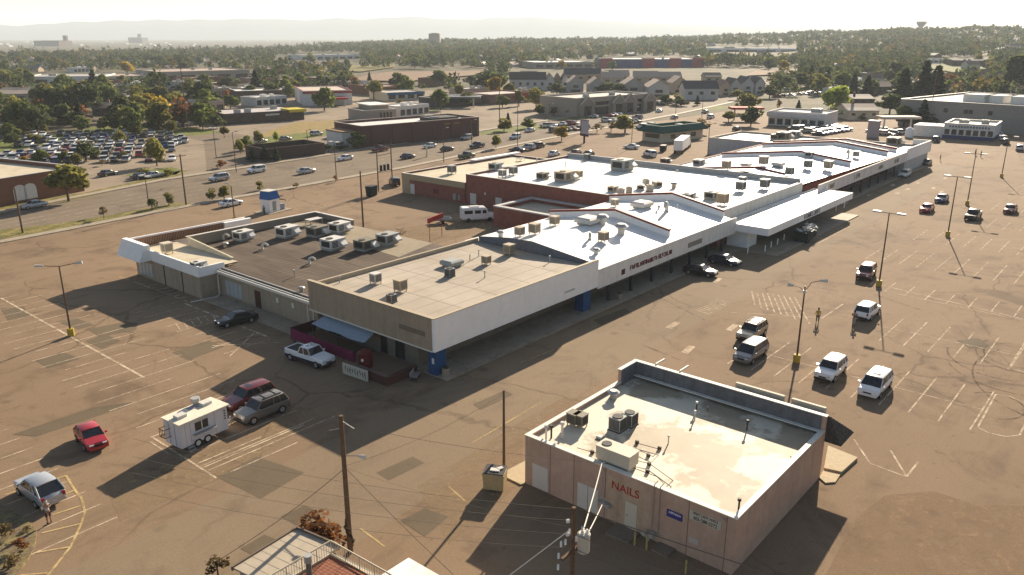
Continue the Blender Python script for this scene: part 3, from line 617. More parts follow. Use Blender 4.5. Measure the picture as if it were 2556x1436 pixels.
fs = M().box(82.5, 51.62, 3.2, 83.3, 51.66, 3.9); fs.build('sign_mark', mat('sign_maroon_dark', (0.08, 0.02, 0.025), 0.6), b)
DR = mat('sign_dark_red', (0.13, 0.012, 0.016), 0.6); scribble(b, 'y', 84.0, 95.2, 3.4, 4.0, 51.64, DR, 8)
wy(b, 'name_plate', 51.65, 99.8, 104.0, 3.25, 3.95, mat('sign_grey_olive', (0.26, 0.24, 0.19), 0.8, var=0.2, scale=3), 0.03)
# ---- big brick store D and its lower rear wing
d = thing('brick_store', 'large red brick store with a broad bright white flat roof', 'store', (131, 81, 0))
M().ring(114.0, 54.0, 148.0, 108.3, 0.3, 0, 5.92, 5.5).build('wall', RED, d)
M().poly([(114.3, 54.3, 5.55), (147.7, 54.3, 5.55), (147.7, 108.0, 5.55), (114.3, 108.0, 5.55)]).build('roof', mat('big_white_roof', (0.80, 0.775, 0.70), 0.5, spec=0.45, var=0.05, scale=0.05, c2=(0.66, 0.58, 0.44), cut=(0.50, 0.72)), d)
M().ring(113.95, 53.95, 148.05, 108.35, 0.42, 5.92, 5.98, 5.90).build('coping', COPE, d)
M().box(115.0, 53.7, 4.15, 147.5, 53.96, 6.0).build('front_wall', mat('front_grey_white', (0.56, 0.55, 0.52), 0.8, var=0.06, scale=0.4, streak=0.15), d)
M().box(147.6, 54.4, 5.5, 148.1, 108.2, 6.55).build('east_parapet', mat('parapet_grey', (0.40, 0.39, 0.38), 0.7, var=0.1, scale=0.4), d)
for y in (107.2, 100.5): wx(d, 'service_door', 114.0, y, y-1.6, 0.1, 2.3, DOORW)
wx(d, 'service_door', 114.0, 97.3, 96.0, 0.1, 2.0, DOORW); wx(d, 'wall_light', 114.0, 103.3, 103.0, 2.4, 2.9, TRIM, 0.15)
e2 = thing('rear_wing', 'lower brick wing with tan band and cream roof behind the big brick store', 'building', (131, 117, 0))
M().ring(113.9, 108.5, 150, 127.0, 0.3, 0, 4.2, 3.8).build('wall', RED, e2); M().poly([(114.2, 108.8, 3.85), (149.7, 108.8, 3.85), (149.7, 126.7, 3.85), (114.2, 126.7, 3.85)]).build('roof', R_CREAM, e2)
M().ring(113.85, 108.45, 150.05, 127.05, 0.45, 4.2, 4.26, 4.19).build('coping', COPE, e2)
M().box(113.84, 108.5, 3.05, 113.895, 127.0, 4.18).build('tan_band', mat('tan_brick', (0.40, 0.31, 0.2), 0.85, var=0.1, scale=1), e2)
M().box(113.82, 124.6, 0, 113.88, 126.9, 3.04).build('tan_corner', MATS['tan_brick'], e2)
wx(e2, 'service_door', 113.86, 124.4, 123.1, 0.1, 2.2, DOORW); wx(e2, 'meter_box', 113.9, 111.6, 110.9, 0.5, 1.7, STEEL, 0.3); wx(e2, 'meter_box', 113.9, 110.2, 109.8, 0.5, 1.6, STEEL, 0.3); wx(e2, 'painted_patch', 113.9, 117.5, 116.0, 1.0, 2.0, mat('maroon_patch', (0.16, 0.035, 0.03), 0.85), 0.02)
M().box(136, 127.1, 3.5, 152, 127.5, 4.5).box(135.6, 126.0, 4.28, 152.5, 127.5, 4.6).build('rear_parapet', W_WHITE, e2)
an = thing('brick_annex', 'small red brick annex with a pale pitched-in parapet between van and gabled roof', 'building', (108, 82, 0))
M().ring(103.0, 74.2, 113.8, 91.3, 0.5, 0, 3.4, 2.7).build('wall', RED, an); M().poly([(103.5, 74.7, 2.75), (113.3, 74.7, 2.75), (113.3, 90.8, 2.75), (103.5, 90.8, 2.75)]).build('roof', R_CREAM, an)
M().ring(102.95, 74.15, 113.79, 91.35, 0.9, 3.4, 3.62, 3.38).build('coping', mat('lavender_coping', (0.46, 0.44, 0.43), 0.6, var=0.1, scale=0.6), an)
# ---- canopy F in front of the brick store
f = thing('canopy_front', 'projecting white canopy with a rust stained roof over the brick store entrance', 'canopy', (134, 50, 0))
M().poly([(115.3, 46.5, 4.02), (153.3, 46.5, 4.02), (153.3, 53.68, 4.02), (115.3, 53.68, 4.02)]).build('roof', R_DIRTY, f)
M().ring(115.1, 46.3, 153.5, 53.69, 0.22, 2.95, 4.1, 3.95).build('front_fascia', W_WHITE, f); M().box(115.33, 46.53, 2.95, 153.27, 53.6, 3.02).build('soffit', SOFF, f)
scribble(f, 'y', 129.5, 136.5, 3.15, 3.85, 46.29, mat('sign_slate', (0.16, 0.16, 0.165), 0.7), 4)
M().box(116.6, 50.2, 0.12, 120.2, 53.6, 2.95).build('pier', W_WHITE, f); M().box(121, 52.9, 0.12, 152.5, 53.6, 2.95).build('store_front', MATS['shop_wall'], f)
for x0 in np.arange(122, 150, 4.6): wy(f, 'shop_window', 52.9, x0, x0+3.8, 0.5, 2.5, GLASS)
# ---- block C: far gabled shops, and end block E
def zC(x, y): return 5.3+(y-51.9)/13.5*1.5 if y < 65.4 else 6.8-(y-65.4)/20*2.3
c = thing('far_gabled_shops', 'distant half of the strip, white gabled roof with three maroon capped parapets', 'shop', (178, 66, 0))
M().box(148.2, 55.5, 0, 208.8, 85, 4.3).build('wall', RED, c)
M().poly([(148.15, 54.0, zC(0, 54)), (208.9, 51.9, 5.3), (208.9, 65.4, 6.8), (148.15, 65.4, 6.8)]).poly([(148.15, 65.4, 6.8), (208.9, 65.4, 6.8), (208.9, 86, 4.45), (148.15, 86, 4.45)]).build('roof', R_WHITE, c)
M().box(150.4, 51.6, 3.1, 208.9, 51.88, 5.35).build('front_fascia', mat('fascia_pink_white', (0.76, 0.70, 0.66), 0.8, var=0.06, scale=0.3, streak=0.15), c); M().box(150.4, 51.89, 3.1, 209, 55.48, 3.2).build('soffit', SOFF, c)
for px, y0, h in ((153.0, 59.5, 0.25), (176.2, 54.5, 1.0), (199.0, 53.5, 1.0), (206.0, 53.5, 0.9)):
    prof = [(y0, zC(0, y0)-0.1), (y0, zC(0, y0)+h), (65.4, 6.8+h), (84, zC(0, 84)+h), (84, zC(0, 84)-0.1), (65.4, 6.6)]
    M().loft([[(px, y, z) for y, z in prof], [(px+0.4, y, z) for y, z in prof]]).build('parapet', RED if h < 0.5 else W_WHITE, c)
    cp = M()
    for (ya, za), (yb, zb) in (((y0-0.05, zC(0, y0)+h), (65.4, 6.81+h)), ((65.4, 6.81+h), (84.1, zC(0, 84)+h))):
        cp.loft([[(px-0.12, ya, za-0.3), (px+0.52, ya, za-0.3), (px+0.52, ya, za+0.09), (px-0.12, ya, za+0.09)], [(px-0.12, yb, zb-0.3), (px+0.52, yb, zb-0.3), (px+0.52, yb, zb+0.09), (px-0.12, yb, zb+0.09)]])
    cp.build('parapet_cap', REDTRIM, c)
for x in np.arange(154, 208, 6): M().box(x, 52.2, 0.12, x+0.35, 52.55, 3.1).build('post', MATS['post_dark'], c)
for x0 in np.arange(153, 206, 6.0): wy(c, 'shop_window', 55.5, x0, x0+4.6, 0.5, 2.4, GLASS)
for s, x in ((11, 155.5), (12, 170.5), (13, 186.5), (14, 198.5)): scribble(c, 'y', x, x+3.4, 3.8, 4.7, 51.58, MATS['sign_grey_olive'], s)
M().box(148.2, 86.1, 0, 205, 87.2, 4.6).build('rear_wall', mat('maroon_wall', (0.12, 0.06, 0.045), 0.85), c)
ee = thing('end_store', 'far end store of the strip with long pale grey side wall and cream roof', 'store', (219, 75, 0))
M().ring(209.0, 52.0, 230.0, 104.0, 0.3, 0, 4.7, 4.2).build('wall', GREYW, ee); M().poly([(209.3, 52.3, 4.25), (229.7, 52.3, 4.25), (229.7, 103.7, 4.25), (209.3, 103.7, 4.25)]).build('roof', R_CREAM, ee)
M().ring(208.95, 51.95, 230.05, 104.05, 0.45, 4.7, 4.76, 4.68).build('coping', mat('brown_coping', (0.24, 0.16, 0.12), 0.7), ee)
M().box(209.0, 51.55, 3.2, 230.4, 51.9, 6.1).box(230.06, 51.55, 3.2, 230.4, 56, 6.1).build('front_fascia', W_WHITE, ee); M().box(209.05, 51.91, 3.2, 230, 51.98, 3.3).build('soffit', SOFF, ee)
wx(ee, 'rear_door', 209.0, 92.5, 91.2, 0.1, 2.5, DARK); wx(ee, 'window', 209.0, 83.5, 80.0, 2.3, 3.1, GLASS); M().tube((208.9, 88.8, 0), (208.9, 88.8, 4.6), 0.09).build('downpipe', DARK, ee)
# ---- low shop L on the left, brown roof
def zL(x, y): return 3.35+(x-50.4)*0.036
l = thing('low_tan_shop', 'low tan shop with a wide brown felt roof, white mansard corner and slatted back fence', 'shop', (63, 92, 0))
M().box(50.7, 71.6, 0, 75.4, 92.4, 3.3).box(48.1, 92.4, 0, 54.0, 109.6, 3.3).box(54.0, 92.402, 0, 75.4, 105.3, 3.3).build('wall', W_SHOP, l)
M().poly([(50.4, 71.55, zL(50.4, 0)), (75.6, 71.55, zL(75.6, 0)), (75.6, 105.4, zL(75.6, 0)), (54.0, 105.4, zL(54, 0)), (54.0, 93.0, zL(54, 0)), (50.4, 92.4, zL(50.4, 0))]).build('roof', R_BROWN, l)
M().poly([(68.2, 77.3, zL(68.2, 0)+0.02), (75.6, 78.5, zL(75.6, 0)+0.02), (75.6, 95, zL(75.6, 0)+0.02), (70.8, 106, zL(70.8, 0)+0.02), (69.2, 93, zL(69.2, 0)+0.02)]).build('pale_roof', mat('pale_felt', (0.30, 0.245, 0.17), 0.85, var=0.08, scale=0.3), l)
rbs = M()
for k in range(1, 21): rbs.loft([[(50.5, 71.6+k*1.0, zL(50.5, 0)), (50.5, 71.66+k*1.0, zL(50.5, 0)), (50.5, 71.66+k*1.0, zL(50.5, 0)+0.012), (50.5, 71.6+k*1.0, zL(50.5, 0)+0.012)], [(68, 71.6+k*1.0, zL(68, 0)), (68, 71.66+k*1.0, zL(68, 0)), (68, 71.66+k*1.0, zL(68, 0)+0.012), (68, 71.6+k*1.0, zL(68, 0)+0.012)]])
rbs.build('felt_laps', mat('felt_lap', (0.105, 0.077, 0.055), 0.9), l)
M().box(50.2, 71.55, 3.08, 50.42, 92.4, 3.42).build('eave_trim', TRIM, l)
M().box(50.5, 71.55, 3.40, 50.7, 92.3, 3.50).box(51.2, 71.55, 3.42, 51.35, 92.3, 3.54).build('eave_gutter', STEEL, l)
pw = M(); pw.box(54.0, 105.3, 3.0, 75.9, 105.6, 5.0).box(75.6, 96.0, 3.0, 75.9, 105.298, 5.0); pw.build('parapet', mat('parapet_taupe', (0.24, 0.21, 0.17), 0.8, var=0.1, scale=0.4), l)
M().loft([[(53.8, 105.298, 3.3), (53.8, 105.298, 5.0), (53.8, 94.0, 4.0), (53.8, 93.6, 3.4)], [(54.05, 105.298, 3.3), (54.05, 105.298, 5.0), (54.05, 94.0, 4.0), (54.05, 93.6, 3.4)]]).build('side_parapet', mat('cream_stucco', (0.58, 0.51, 0.38), 0.8, var=0.06, scale=0.5), l)
M().box(53.7, 105.2, 5.0, 76.0, 105.7, 5.07).box(75.5, 95.9, 5.0, 76.0, 105.19, 5.06).build('coping', COPE, l)
M().poly([(48.2, 92.6, 3.75), (53.8, 92.6, 3.75), (53.8, 109.4, 3.75), (48.2, 109.4, 3.75)]).build('low_roof', R_CREAM, l)
M().box(47.9, 92.2, 2.95, 48.2, 104.6, 4.35).box(48.2, 92.2, 2.95, 51.6, 92.45, 4.2).build('white_fascia', W_WHITE, l)
mp = M(); mp.loft([[(46.3, 104.6, 2.95), (48.0, 104.6, 2.95), (48.0, 104.6, 5.1), (47.3, 104.6, 5.1)], [(46.3, 111.2, 2.95), (48.0, 111.2, 2.95), (48.0, 111.2, 5.1), (47.3, 111.2, 5.1)]])
mp.loft([[(48.0, 109.9, 2.95), (48.0, 111.2, 2.95), (48.0, 110.5, 5.1), (48.0, 110.2, 5.1)], [(66.0, 109.9, 2.95), (66.0, 111.2, 2.95), (66.0, 110.5, 5.1), (66.0, 110.2, 5.1)]]); mp.box(62, 109.3, 3.6, 66.5, 109.88, 5.0); mp.build('mansard', W_WHITE, l)
WD = mat('fence_wood', (0.20, 0.10, 0.055), 0.85, var=0.25, scale=2)
fm = M().box(48.3, 109.62, 3.8, 62, 109.7, 3.95).box(48.3, 109.62, 4.85, 62, 109.7, 5.0)
for k in range(56): fm.box(48.4+k*0.243, 109.62, 3.951, 48.52+k*0.243, 109.7, 4.849)
fm.build('slatted_fence', WD, l); M().box(48.3, 109.75, 3.76, 62, 109.84, 4.85).build('fence_backing', mat('backing_pale', (0.5, 0.45, 0.38), 0.8), l)
for k in range(4): wx(l, 'shop_window', 48.1, 108.8-k*1.0, 108.0-k*1.0, 0.4, 2.3, mat('pale_blind_glass', (0.42, 0.44, 0.45), 0.15), 0.04)
for k in range(4): wx(l, 'shop_window', 50.7, 90.8-k*0.95, 90.0-k*0.95, 0.4, 2.3, MATS['pale_blind_glass'], 0.04)
wx(l, 'door', 50.7, 84.2, 83.0, 0.1, 2.3, mat('maroon_door', (0.07, 0.025, 0.02), 0.6)); wx(l, 'notice', 50.7, 79.6, 79.2, 1.7, 2.3, MATS['paper']); wx(l, 'notice', 50.7, 76.5, 76.1, 1.7, 2.3, MATS['paper'])
for y in (101.5, 96.8): wx(l, 'downpipe', 48.08, y, y+0.1, 0, 3.0, DARK, 0.06)
M().path([(50.6, 92.0, 3.0), (50.2, 91.7, 2.8), (50.2, 91.7, 0.3), (49.6, 91.5, 0.1), (46.5, 92.2, 0.06)], 0.08).build('drain_pipe', TRIM, l)
for y in (72.0, 73.0): wx(l, 'post', 50.5, y, y+0.1, 0, 3.05, TRIM, 0.1)
# ---- patio in front of the corner shop
aw = thing('patio_awning', 'sagging grey blue tarp awning over the shaded patio', 'awning', (49.0, 66, 0))
ta = M(); p0, p1, p2, p3 = (50.9, 69.6, 2.75), (50.9, 61.6, 2.6), (48.4, 60.8, 1.95), (48.2, 69.4, 2.1)
gr = [[tuple(np.array(p0)*(1-u)*(1-v)+np.array(p1)*u*(1-v)+np.array(p2)*u*v+np.array(p3)*(1-u)*v-np.array((0, 0, 0.12*math.sin(math.pi*u*2)**2*v+0.1*math.sin(math.pi*v)))) for v in np.linspace(0, 1, 6)] for u in np.linspace(0, 1, 14)]
for i in range(13):
    for j in range(5): ta.poly([gr[i][j], gr[i+1][j], gr[i+1][j+1], gr[i][j+1]])
ta.build('tarp', mat('grey_blue_tarp', (0.36, 0.42, 0.50), 0.7, var=0.1, scale=0.8), aw, smooth=60)
M().tube((48.4, 60.9, 0), (48.4, 60.9, 2.0), 0.04).tube((48.25, 69.3, 0), (48.25, 69.3, 2.1), 0.04).tube((48.3, 65, 0), (48.3, 65, 2.0), 0.04).build('pole', DARK, aw)
pf = thing('patio_fence', 'magenta cloth covered patio fence below the grey tarp awning', 'fence', (47.4, 66, 0))
M().box(47.3, 61.2, 0.05, 47.4, 72.0, 1.15).build('cloth_panel', mat('magenta_cloth', (0.20, 0.02, 0.07), 0.8, var=0.15, scale=1), pf); M().box(47.3, 72.0, 0.05, 50.6, 72.1, 1.25).build('side_panel', mat('maroon_cloth', (0.08, 0.018, 0.02), 0.8, var=0.2, scale=1), pf)
pm = M()
for k in range(6): pm.tube((47.45, 61.2+k*2.1, 0), (47.45, 61.2+k*2.1, 1.3), 0.035)
pm.build('posts', DARK, pf)
bw = thing('brick_planter_wall', 'low dark red brick patio wall beside the painted banner', 'wall', (46.4, 56.5, 0)); M().box(45.6, 54.2, 0, 45.9, 58.4, 0.95).box(45.9, 54.2, 0, 49.6, 54.5, 0.92).build('brickwork', mat('dark_brick', (0.10, 0.045, 0.035), 0.85, var=0.15, scale=2), bw); M().box(45.55, 54.15, 0.95, 45.95, 58.45, 1.0).build('cap', mat('brick_cap', (0.16, 0.11, 0.09), 0.8), bw)
sg = thing('banner_sign', 'cream banner board with dark scrawled lettering leaning by the brick patio wall', 'banner', (44.9, 58.0, 0), R(4))
M().box(-0.05, -1.75, 0.1, 0.05, 1.75, 1.25).build('board', mat('banner_cream', (0.50, 0.46, 0.38), 0.8), sg, world=False); M().tube((0.1, -1.6, 0), (0.1, -1.6, 1.2), 0.04).tube((0.1, 1.6, 0), (0.1, 1.6, 1.2), 0.04).build('legs', DARK, sg, world=False)
lt = M()
for k in range(9): lt.tube((-0.056, -1.5+k*0.36, 0.35+0.1*(k % 3)), (-0.056, -1.35+k*0.33, 1.05-0.1*(k % 2)), 0.03, n=4).tube((-0.056, -1.5+k*0.36, 0.9-0.12*(k % 2)), (-0.056, -1.2+k*0.33, 0.55+0.15*(k % 3)), 0.028, n=4)
lt.build('scrawled_lettering', DARK, sg, world=False)
sk = thing('barrel_smoker', 'dark red upright smoker tank standing behind the banner board', 'smoker', (46.7, 58.6, 0)); M().tube((46.7, 58.6, 0.5), (46.7, 58.6, 2.05), 0.75, n=14).tube((46.7, 58.6, 2.05), (46.7, 58.6, 2.35), 0.75, 0.3, n=14).build('tank', mat('tank_red', (0.12, 0.018, 0.018), 0.45), sk, smooth=40); M().tube((46.3, 58.3, 0), (46.3, 58.3, 0.6), 0.06).tube((47.1, 58.9, 0), (47.1, 58.9, 0.6), 0.06).tube((46.3, 59, 0), (46.3, 59, 0.6), 0.06).build('legs', DARK, sk); M().tube((46.05, 58.2, 1.5), (45.96, 58.2, 1.5), 0.16).build('gauge', TRIM, sk)
bn = thing('steel_bench', 'pale slatted bench on the walk beside the corner blue pillar', 'bench', (48.6, 53.4, 0), R(30))
bs = M()
for k in range(4): bs.box(-0.7, -0.3+k*0.17, 0.45, 0.7, -0.18+k*0.17, 0.49)
bs.build('seat', STEEL, bn, world=False); M().box(-0.7, 0.36, 0.5, 0.7, 0.4, 0.9).build('backrest', STEEL, bn, world=False)
for x in (-0.6, 0.6): M().box(x-0.04, -0.3, 0, x+0.04, 0.36, 0.448).build('leg', DARK, bn, world=False)
for p, lb in (((1113, 938), 'concrete planter bin beside the corner blue pillar'), ((1546, 748), 'round concrete bin between posts under the white fascia')):
    x, y = G(*p); bi = thing('concrete_bin', lb, 'bin', (x, y, 0)); M().tube((x, y, 0.1), (x, y, 0.85), 0.38, 0.42, n=12).build('body', C_CONC, bi, smooth=40); M().tube((x, y, 0.85), (x, y, 1.0), 0.36, 0.2, n=12).build('lid', DARK, bi)
for k, (p, lb) in enumerate([((1866, 633), 'white bollard alone in front of the white pier'), ((1909, 630), 'first of the close row of white bollards'), ((1924, 620), 'second bollard of the close row'), ((1940, 613), 'third bollard of the close row'), ((1956, 602), 'last bollard of the close row by the green skip'), ((2086, 528), 'white bollard under the far end of the canopy'), ((2107, 519), 'white bollard just beyond the canopy end')]):
    x, y = G(*p); tag(M().tube((x, y, 0), (x, y, 1.1), 0.09).tube((x, y, 1.1), (x, y, 1.17), 0.09, 0.03).build('bollard', W_WHITE), lb, 'bollard', 'white bollards before the canopy')
# ---- rooftop plant
CREAM = mat('unit_cream', (0.56, 0.50, 0.40), 0.6, var=0.06, scale=1.5); WHT = mat('unit_white', (0.58, 0.56, 0.52), 0.55, var=0.06, scale=1.5); GRY = mat('unit_grey', (0.33, 0.34, 0.33), 0.6, var=0.1, scale=1.5); OLV = mat('unit_olive', (0.20, 0.18, 0.14), 0.65, var=0.1, scale=1.5); TANU = mat('unit_tan', (0.42, 0.35, 0.26), 0.7, var=0.1, scale=1.5)
LOUV = mat('louvre_dark', (0.045, 0.045, 0.042), 0.7)
def onroof(px, py, fn):
    z = fn if isinstance(fn, (int, float)) else 5.0
    for _ in range(14):
        x, y = G(px, py, z)
        if not isinstance(fn, (int, float)): z = fn(x, y)
    return x, y, z
def louvres(ma, x0, x1, y, z0, z1, n=5):
    for k in range(n):
        h = (z1-z0)/n; ma.box(x0, y-0.02, z0+k*h+h*0.2, x1, y, z0+k*h+h*0.8)
def rooftop(kind, px, py, fn, label, s=1.0, ma=CREAM, rz=0.0, group=None):
    x, y, z = onroof(px, py, fn); t = thing({'pack': 'rooftop_air_conditioner', 'cool': 'evaporative_cooler', 'cond': 'condenser_unit', 'fan': 'exhaust_fan', 'pipe': 'vent_pipe', 'goose': 'gooseneck_duct', 'hood': 'roof_hood', 'stand': 'equipment_stand'}[kind], label, {'pack': 'rooftop unit', 'cool': 'rooftop cooler', 'cond': 'condenser', 'fan': 'roof fan', 'pipe': 'vent pipe', 'goose': 'duct', 'hood': 'roof hood', 'stand': 'stand'}[kind], (x, y, z-0.02), rz, group)
    B = lambda m, nm, mt, sm_=0: m.build(nm, mt, t, world=False, smooth=sm_)
    if kind == 'pack':
        B(M().box(-1.0*s, -0.8*s, 0, 1.0*s, 0.8*s, 0.25*s), 'curb', GRY); B(M().box(-1.05*s, -0.85*s, 0.25*s, 1.05*s, 0.85*s, 1.15*s).box(-1.08*s, -0.88*s, 1.15*s, 1.08*s, 0.88*s, 1.2*s), 'cabinet', ma)
        B(M().tube((-0.45*s, 0, 1.2*s), (-0.45*s, 0, 1.26*s), 0.38*s, n=14), 'fan_grille', LOUV); g = M(); louvres(g, -0.9*s, -0.1*s, -0.85*s, 0.35*s, 1.05*s); g.box(-1.07*s, -0.6*s, 0.4*s, -1.05*s, 0.6*s, 1.0*s); B(g, 'louvres', LOUV)
        h = M(); h.loft([[(0.1*s, -0.85*s, 0.5*s), (0.9*s, -0.85*s, 0.5*s), (0.9*s, -0.85*s, 1.0*s), (0.1*s, -0.85*s, 1.0*s)], [(0.1*s, -1.5*s, 0.42*s), (0.9*s, -1.5*s, 0.42*s), (0.9*s, -1.4*s, 0.6*s), (0.1*s, -1.4*s, 0.6*s)]]); B(h, 'intake_hood', WHT)
    elif kind == 'cool':
        B(M().box(-0.55*s, -0.55*s, 0.3*s, 0.55*s, 0.55*s, 1.35*s).box(-0.6*s, -0.6*s, 1.35*s, 0.6*s, 0.6*s, 1.42*s), 'cabinet', ma)
        g = M(); louvres(g, -0.45*s, 0.45*s, -0.55*s, 0.42*s, 1.25*s, 7)
        for k in range(7): g.box(-0.57*s, -0.45*s, (0.44+k*0.118)*s, -0.55*s, 0.45*s, (0.50+k*0.118)*s)
        B(g, 'louvres', mat('louvre_tan', (0.20, 0.17, 0.13), 0.7) if ma is TANU or ma is CREAM else LOUV)
        for dx, dy in ((-0.45, -0.45), (0.45, -0.45), (0.45, 0.45), (-0.45, 0.45)): B(M().box((dx-0.05)*s, (dy-0.05)*s, 0, (dx+0.05)*s, (dy+0.05)*s, 0.3*s), 'leg', STEEL)
    elif kind == 'cond':
        B(M().box(-0.45*s, -0.45*s, 0.08*s, 0.45*s, 0.45*s, 1.0*s), 'cabinet', ma); B(M().tube((0, 0, 1.0*s), (0, 0, 1.05*s), 0.37*s, n=14), 'fan_grille', LOUV)
        g = M()
        for k in range(8): g.box(-0.47*s, (-0.38+k*0.1)*s, 0.15*s, -0.45*s, (-0.33+k*0.1)*s, 0.92*s); g.box((-0.38+k*0.1)*s, -0.47*s, 0.15*s, (-0.33+k*0.1)*s, -0.45*s, 0.92*s)
        B(g, 'grille', GRY if ma is not GRY else LOUV); B(M().box(-0.5*s, -0.5*s, 0, 0.5*s, 0.5*s, 0.08*s), 'base', DARK)
    elif kind == 'fan':
        B(M().tube((0, 0, 0), (0, 0, 0.45*s), 0.28*s, n=12), 'curb', ma, 40); B(M().tube((0, 0, 0.45*s), (0, 0, 0.62*s), 0.34*s, 0.52*s, n=14).tube((0, 0, 0.62*s), (0, 0, 0.8*s), 0.52*s, 0.3*s, n=14), 'cap', STEEL, 40)
    elif kind == 'pipe':
        B(M().tube((0, 0, 0), (0, 0, 0.75*s), 0.06*s), 'pipe', ma); B(M().tube((0, 0, 0.75*s), (0, 0, 0.9*s), 0.12*s, 0.10*s), 'cap', WHT if ma is not DARK else DARK)
    elif kind == 'goose':
        pts = [(0.55*s*math.cos(a)-0.55*s, 0, 0.55*s+0.55*s*math.sin(a)) for a in np.linspace(0, math.pi*0.95, 9)]; g = M().tube((0, 0, 0), (0, 0, 0.56*s), 0.24*s, n=10)
        for p, q in zip(pts, pts[1:]): g.tube(p, q, 0.24*s, n=10)
        B(g, 'duct', ma, 40); B(M().box(-0.32*s, -0.32*s, 0, 0.32*s, 0.32*s, 0.08*s), 'flashing', STEEL)
    elif kind == 'hood':
        h = M(); h.loft([[(-1.0*s, -0.9*s, 0.25*s), (1.0*s, -0.9*s, 0.25*s), (1.0*s, 0.9*s, 0.25*s), (-1.0*s, 0.9*s, 0.25*s)], [(-1.0*s, -0.9*s, 0.6*s), (1.0*s, -0.9*s, 0.6*s), (1.0*s, 0.9*s, 0.6*s), (-1.0*s, 0.9*s, 0.6*s)], [(-0.8*s, -0.7*s, 0.75*s), (0.8*s, -0.7*s, 0.75*s), (0.8*s, 0.7*s, 0.75*s), (-0.8*s, 0.7*s, 0.75*s)]]); B(h, 'cover', ma); B(M().box(-0.8*s, -0.7*s, 0, 0.8*s, 0.7*s, 0.25*s), 'curb', GRY)
    elif kind == 'stand':
        B(M().box(-1.2*s, -0.7*s, 0.75*s, 1.2*s, 0.7*s, 0.85*s), 'platform', ma)
        for dx, dy in ((-1.1, -0.6), (1.1, -0.6), (1.1, 0.6), (-1.1, 0.6)): B(M().box((dx-0.05)*s, (dy-0.05)*s, 0, (dx+0.05)*s, (dy+0.05)*s, 0.75*s), 'leg', STEEL)
    return t
BR = 'units on the brown felt roof'; TR = 'units on the tan corner roof'; GR_ = 'units on the white gabled roof'; DRF = 'units on the big white store roof'; CR = 'units on the far gabled roof'; NR = 'units on the nail shop roof'; ER = 'units on the end store roof'
rooftop('pack', 608, 598, zL, 'white air conditioner nearest the cream side parapet of the brown roof', 1.13, WHT, 0.1, BR)
rooftop('pack', 718, 590, zL, 'white hooded air conditioner in the middle of the brown roof upper row', 1.30, WHT, 0.1, BR)
rooftop('pack', 792, 588, zL, 'olive air conditioner right of the white hooded one on the brown roof', 1.19, OLV, 0.1, BR)
rooftop('pack', 848, 579, zL, 'white air conditioner beside the brown roof back parapet corner', 1.24, WHT, 0.1, BR)
rooftop('pack', 832, 621, zL, 'white hooded air conditioner in the lower row of the brown roof', 1.30, WHT, 0.1, BR)
rooftop('pack', 912, 622, zL, 'dark olive air conditioner low on the pale part of the brown roof', 1.19, OLV, 0.1, BR)
rooftop('pack', 968, 608, zL, 'dark grey air conditioner at the pale far edge of the brown roof', 1.24, GRY, 0.1, BR)
rooftop('stand', 784, 559, zL, 'white topped equipment stand in the corner of the taupe parapet', 1.0, WHT, 0.0)
for p, lb in (((558, 598), 'white curved vent by the first air conditioner on the brown roof'), ((655, 622), 'white curved vent in the middle of the brown roof'), ((772, 658), 'white curved vent low on the brown roof')): rooftop('goose', *p, zL, lb, 0.7, WHT, 2.4, 'white curved vents on the brown roof')
rooftop('fan', 563, 617, zL, 'exhaust fan by the cream side parapet', 0.9, TANU); rooftop('fan', 753, 728, zL, 'exhaust fan on the brown roof beside the tan fascia', 0.8, GRY); rooftop('pipe', 735, 690, zL, 'thin vent pipe on the bare brown roof', 1.0, GRY)
rooftop('cool', 418, 633, 3.75, 'cream cooler on the low cream roof behind the white mansard', 1.1, CREAM); rooftop('pack', 497, 670, 3.75, 'white hooded air conditioner on the low cream roof near its edge', 0.8, WHT)
rooftop('cool', 938, 708, 5.42, 'white box cooler at the left of the tan corner roof', 0.9, WHT, 0, TR); rooftop('cool', 1000, 728, 5.42, 'tall pinkish tan cooler near the tan fascia', 1.0, TANU, 0, TR); rooftop('cond', 978, 754, 5.42, 'small grey condenser against the tan fascia', 0.9, GRY, 0, TR)
rooftop('hood', 1128, 664, 5.42, 'flat dark topped hood on the tan corner roof', 1.1, GRY, 0, TR); rooftop('cond', 1123, 690, 5.42, 'grey condenser just in front of the flat dark hood', 1.0, GRY, 0, TR); rooftop('cool', 1214, 660, 5.42, 'short tan cooler in mid tan roof', 0.8, TANU, 0, TR); rooftop('cool', 1271, 636, 5.42, 'tan cooler next to the slate blue end wall', 1.0, TANU, 0, TR)
for p, lb in (((848, 706), 'white vent pipe near the left corner of the tan roof'), ((1210, 694), 'bent vent pipe on the open tan roof'), ((1173, 652), 'thin vent pipe left of the short tan cooler'), ((1195, 640), 'thin vent pipe behind the short tan cooler'), ((1372, 655), 'dark vent pipe by the slate blue end wall')): rooftop('pipe', *p, 5.42, lb, 1.0, GRY, 0, 'vent pipes on the tan roof')
rooftop('cool', 1297, 590, zB, 'tan cooler nearest the slate end of the gabled roof', 0.95, TANU, 0, GR_); rooftop('cool', 1334, 585, zB, 'tan cooler with a dark opening, second from the slate end', 1.1, TANU, 0, GR_); rooftop('fan', 1250, 592, zB, 'stacked white roof fan at the slate end of the gabled roof', 1.2, WHT, 0, GR_); rooftop('cool', 1384, 563, zB, 'tan cooler just before the first maroon parapet', 1.0, TANU, 0, GR_)
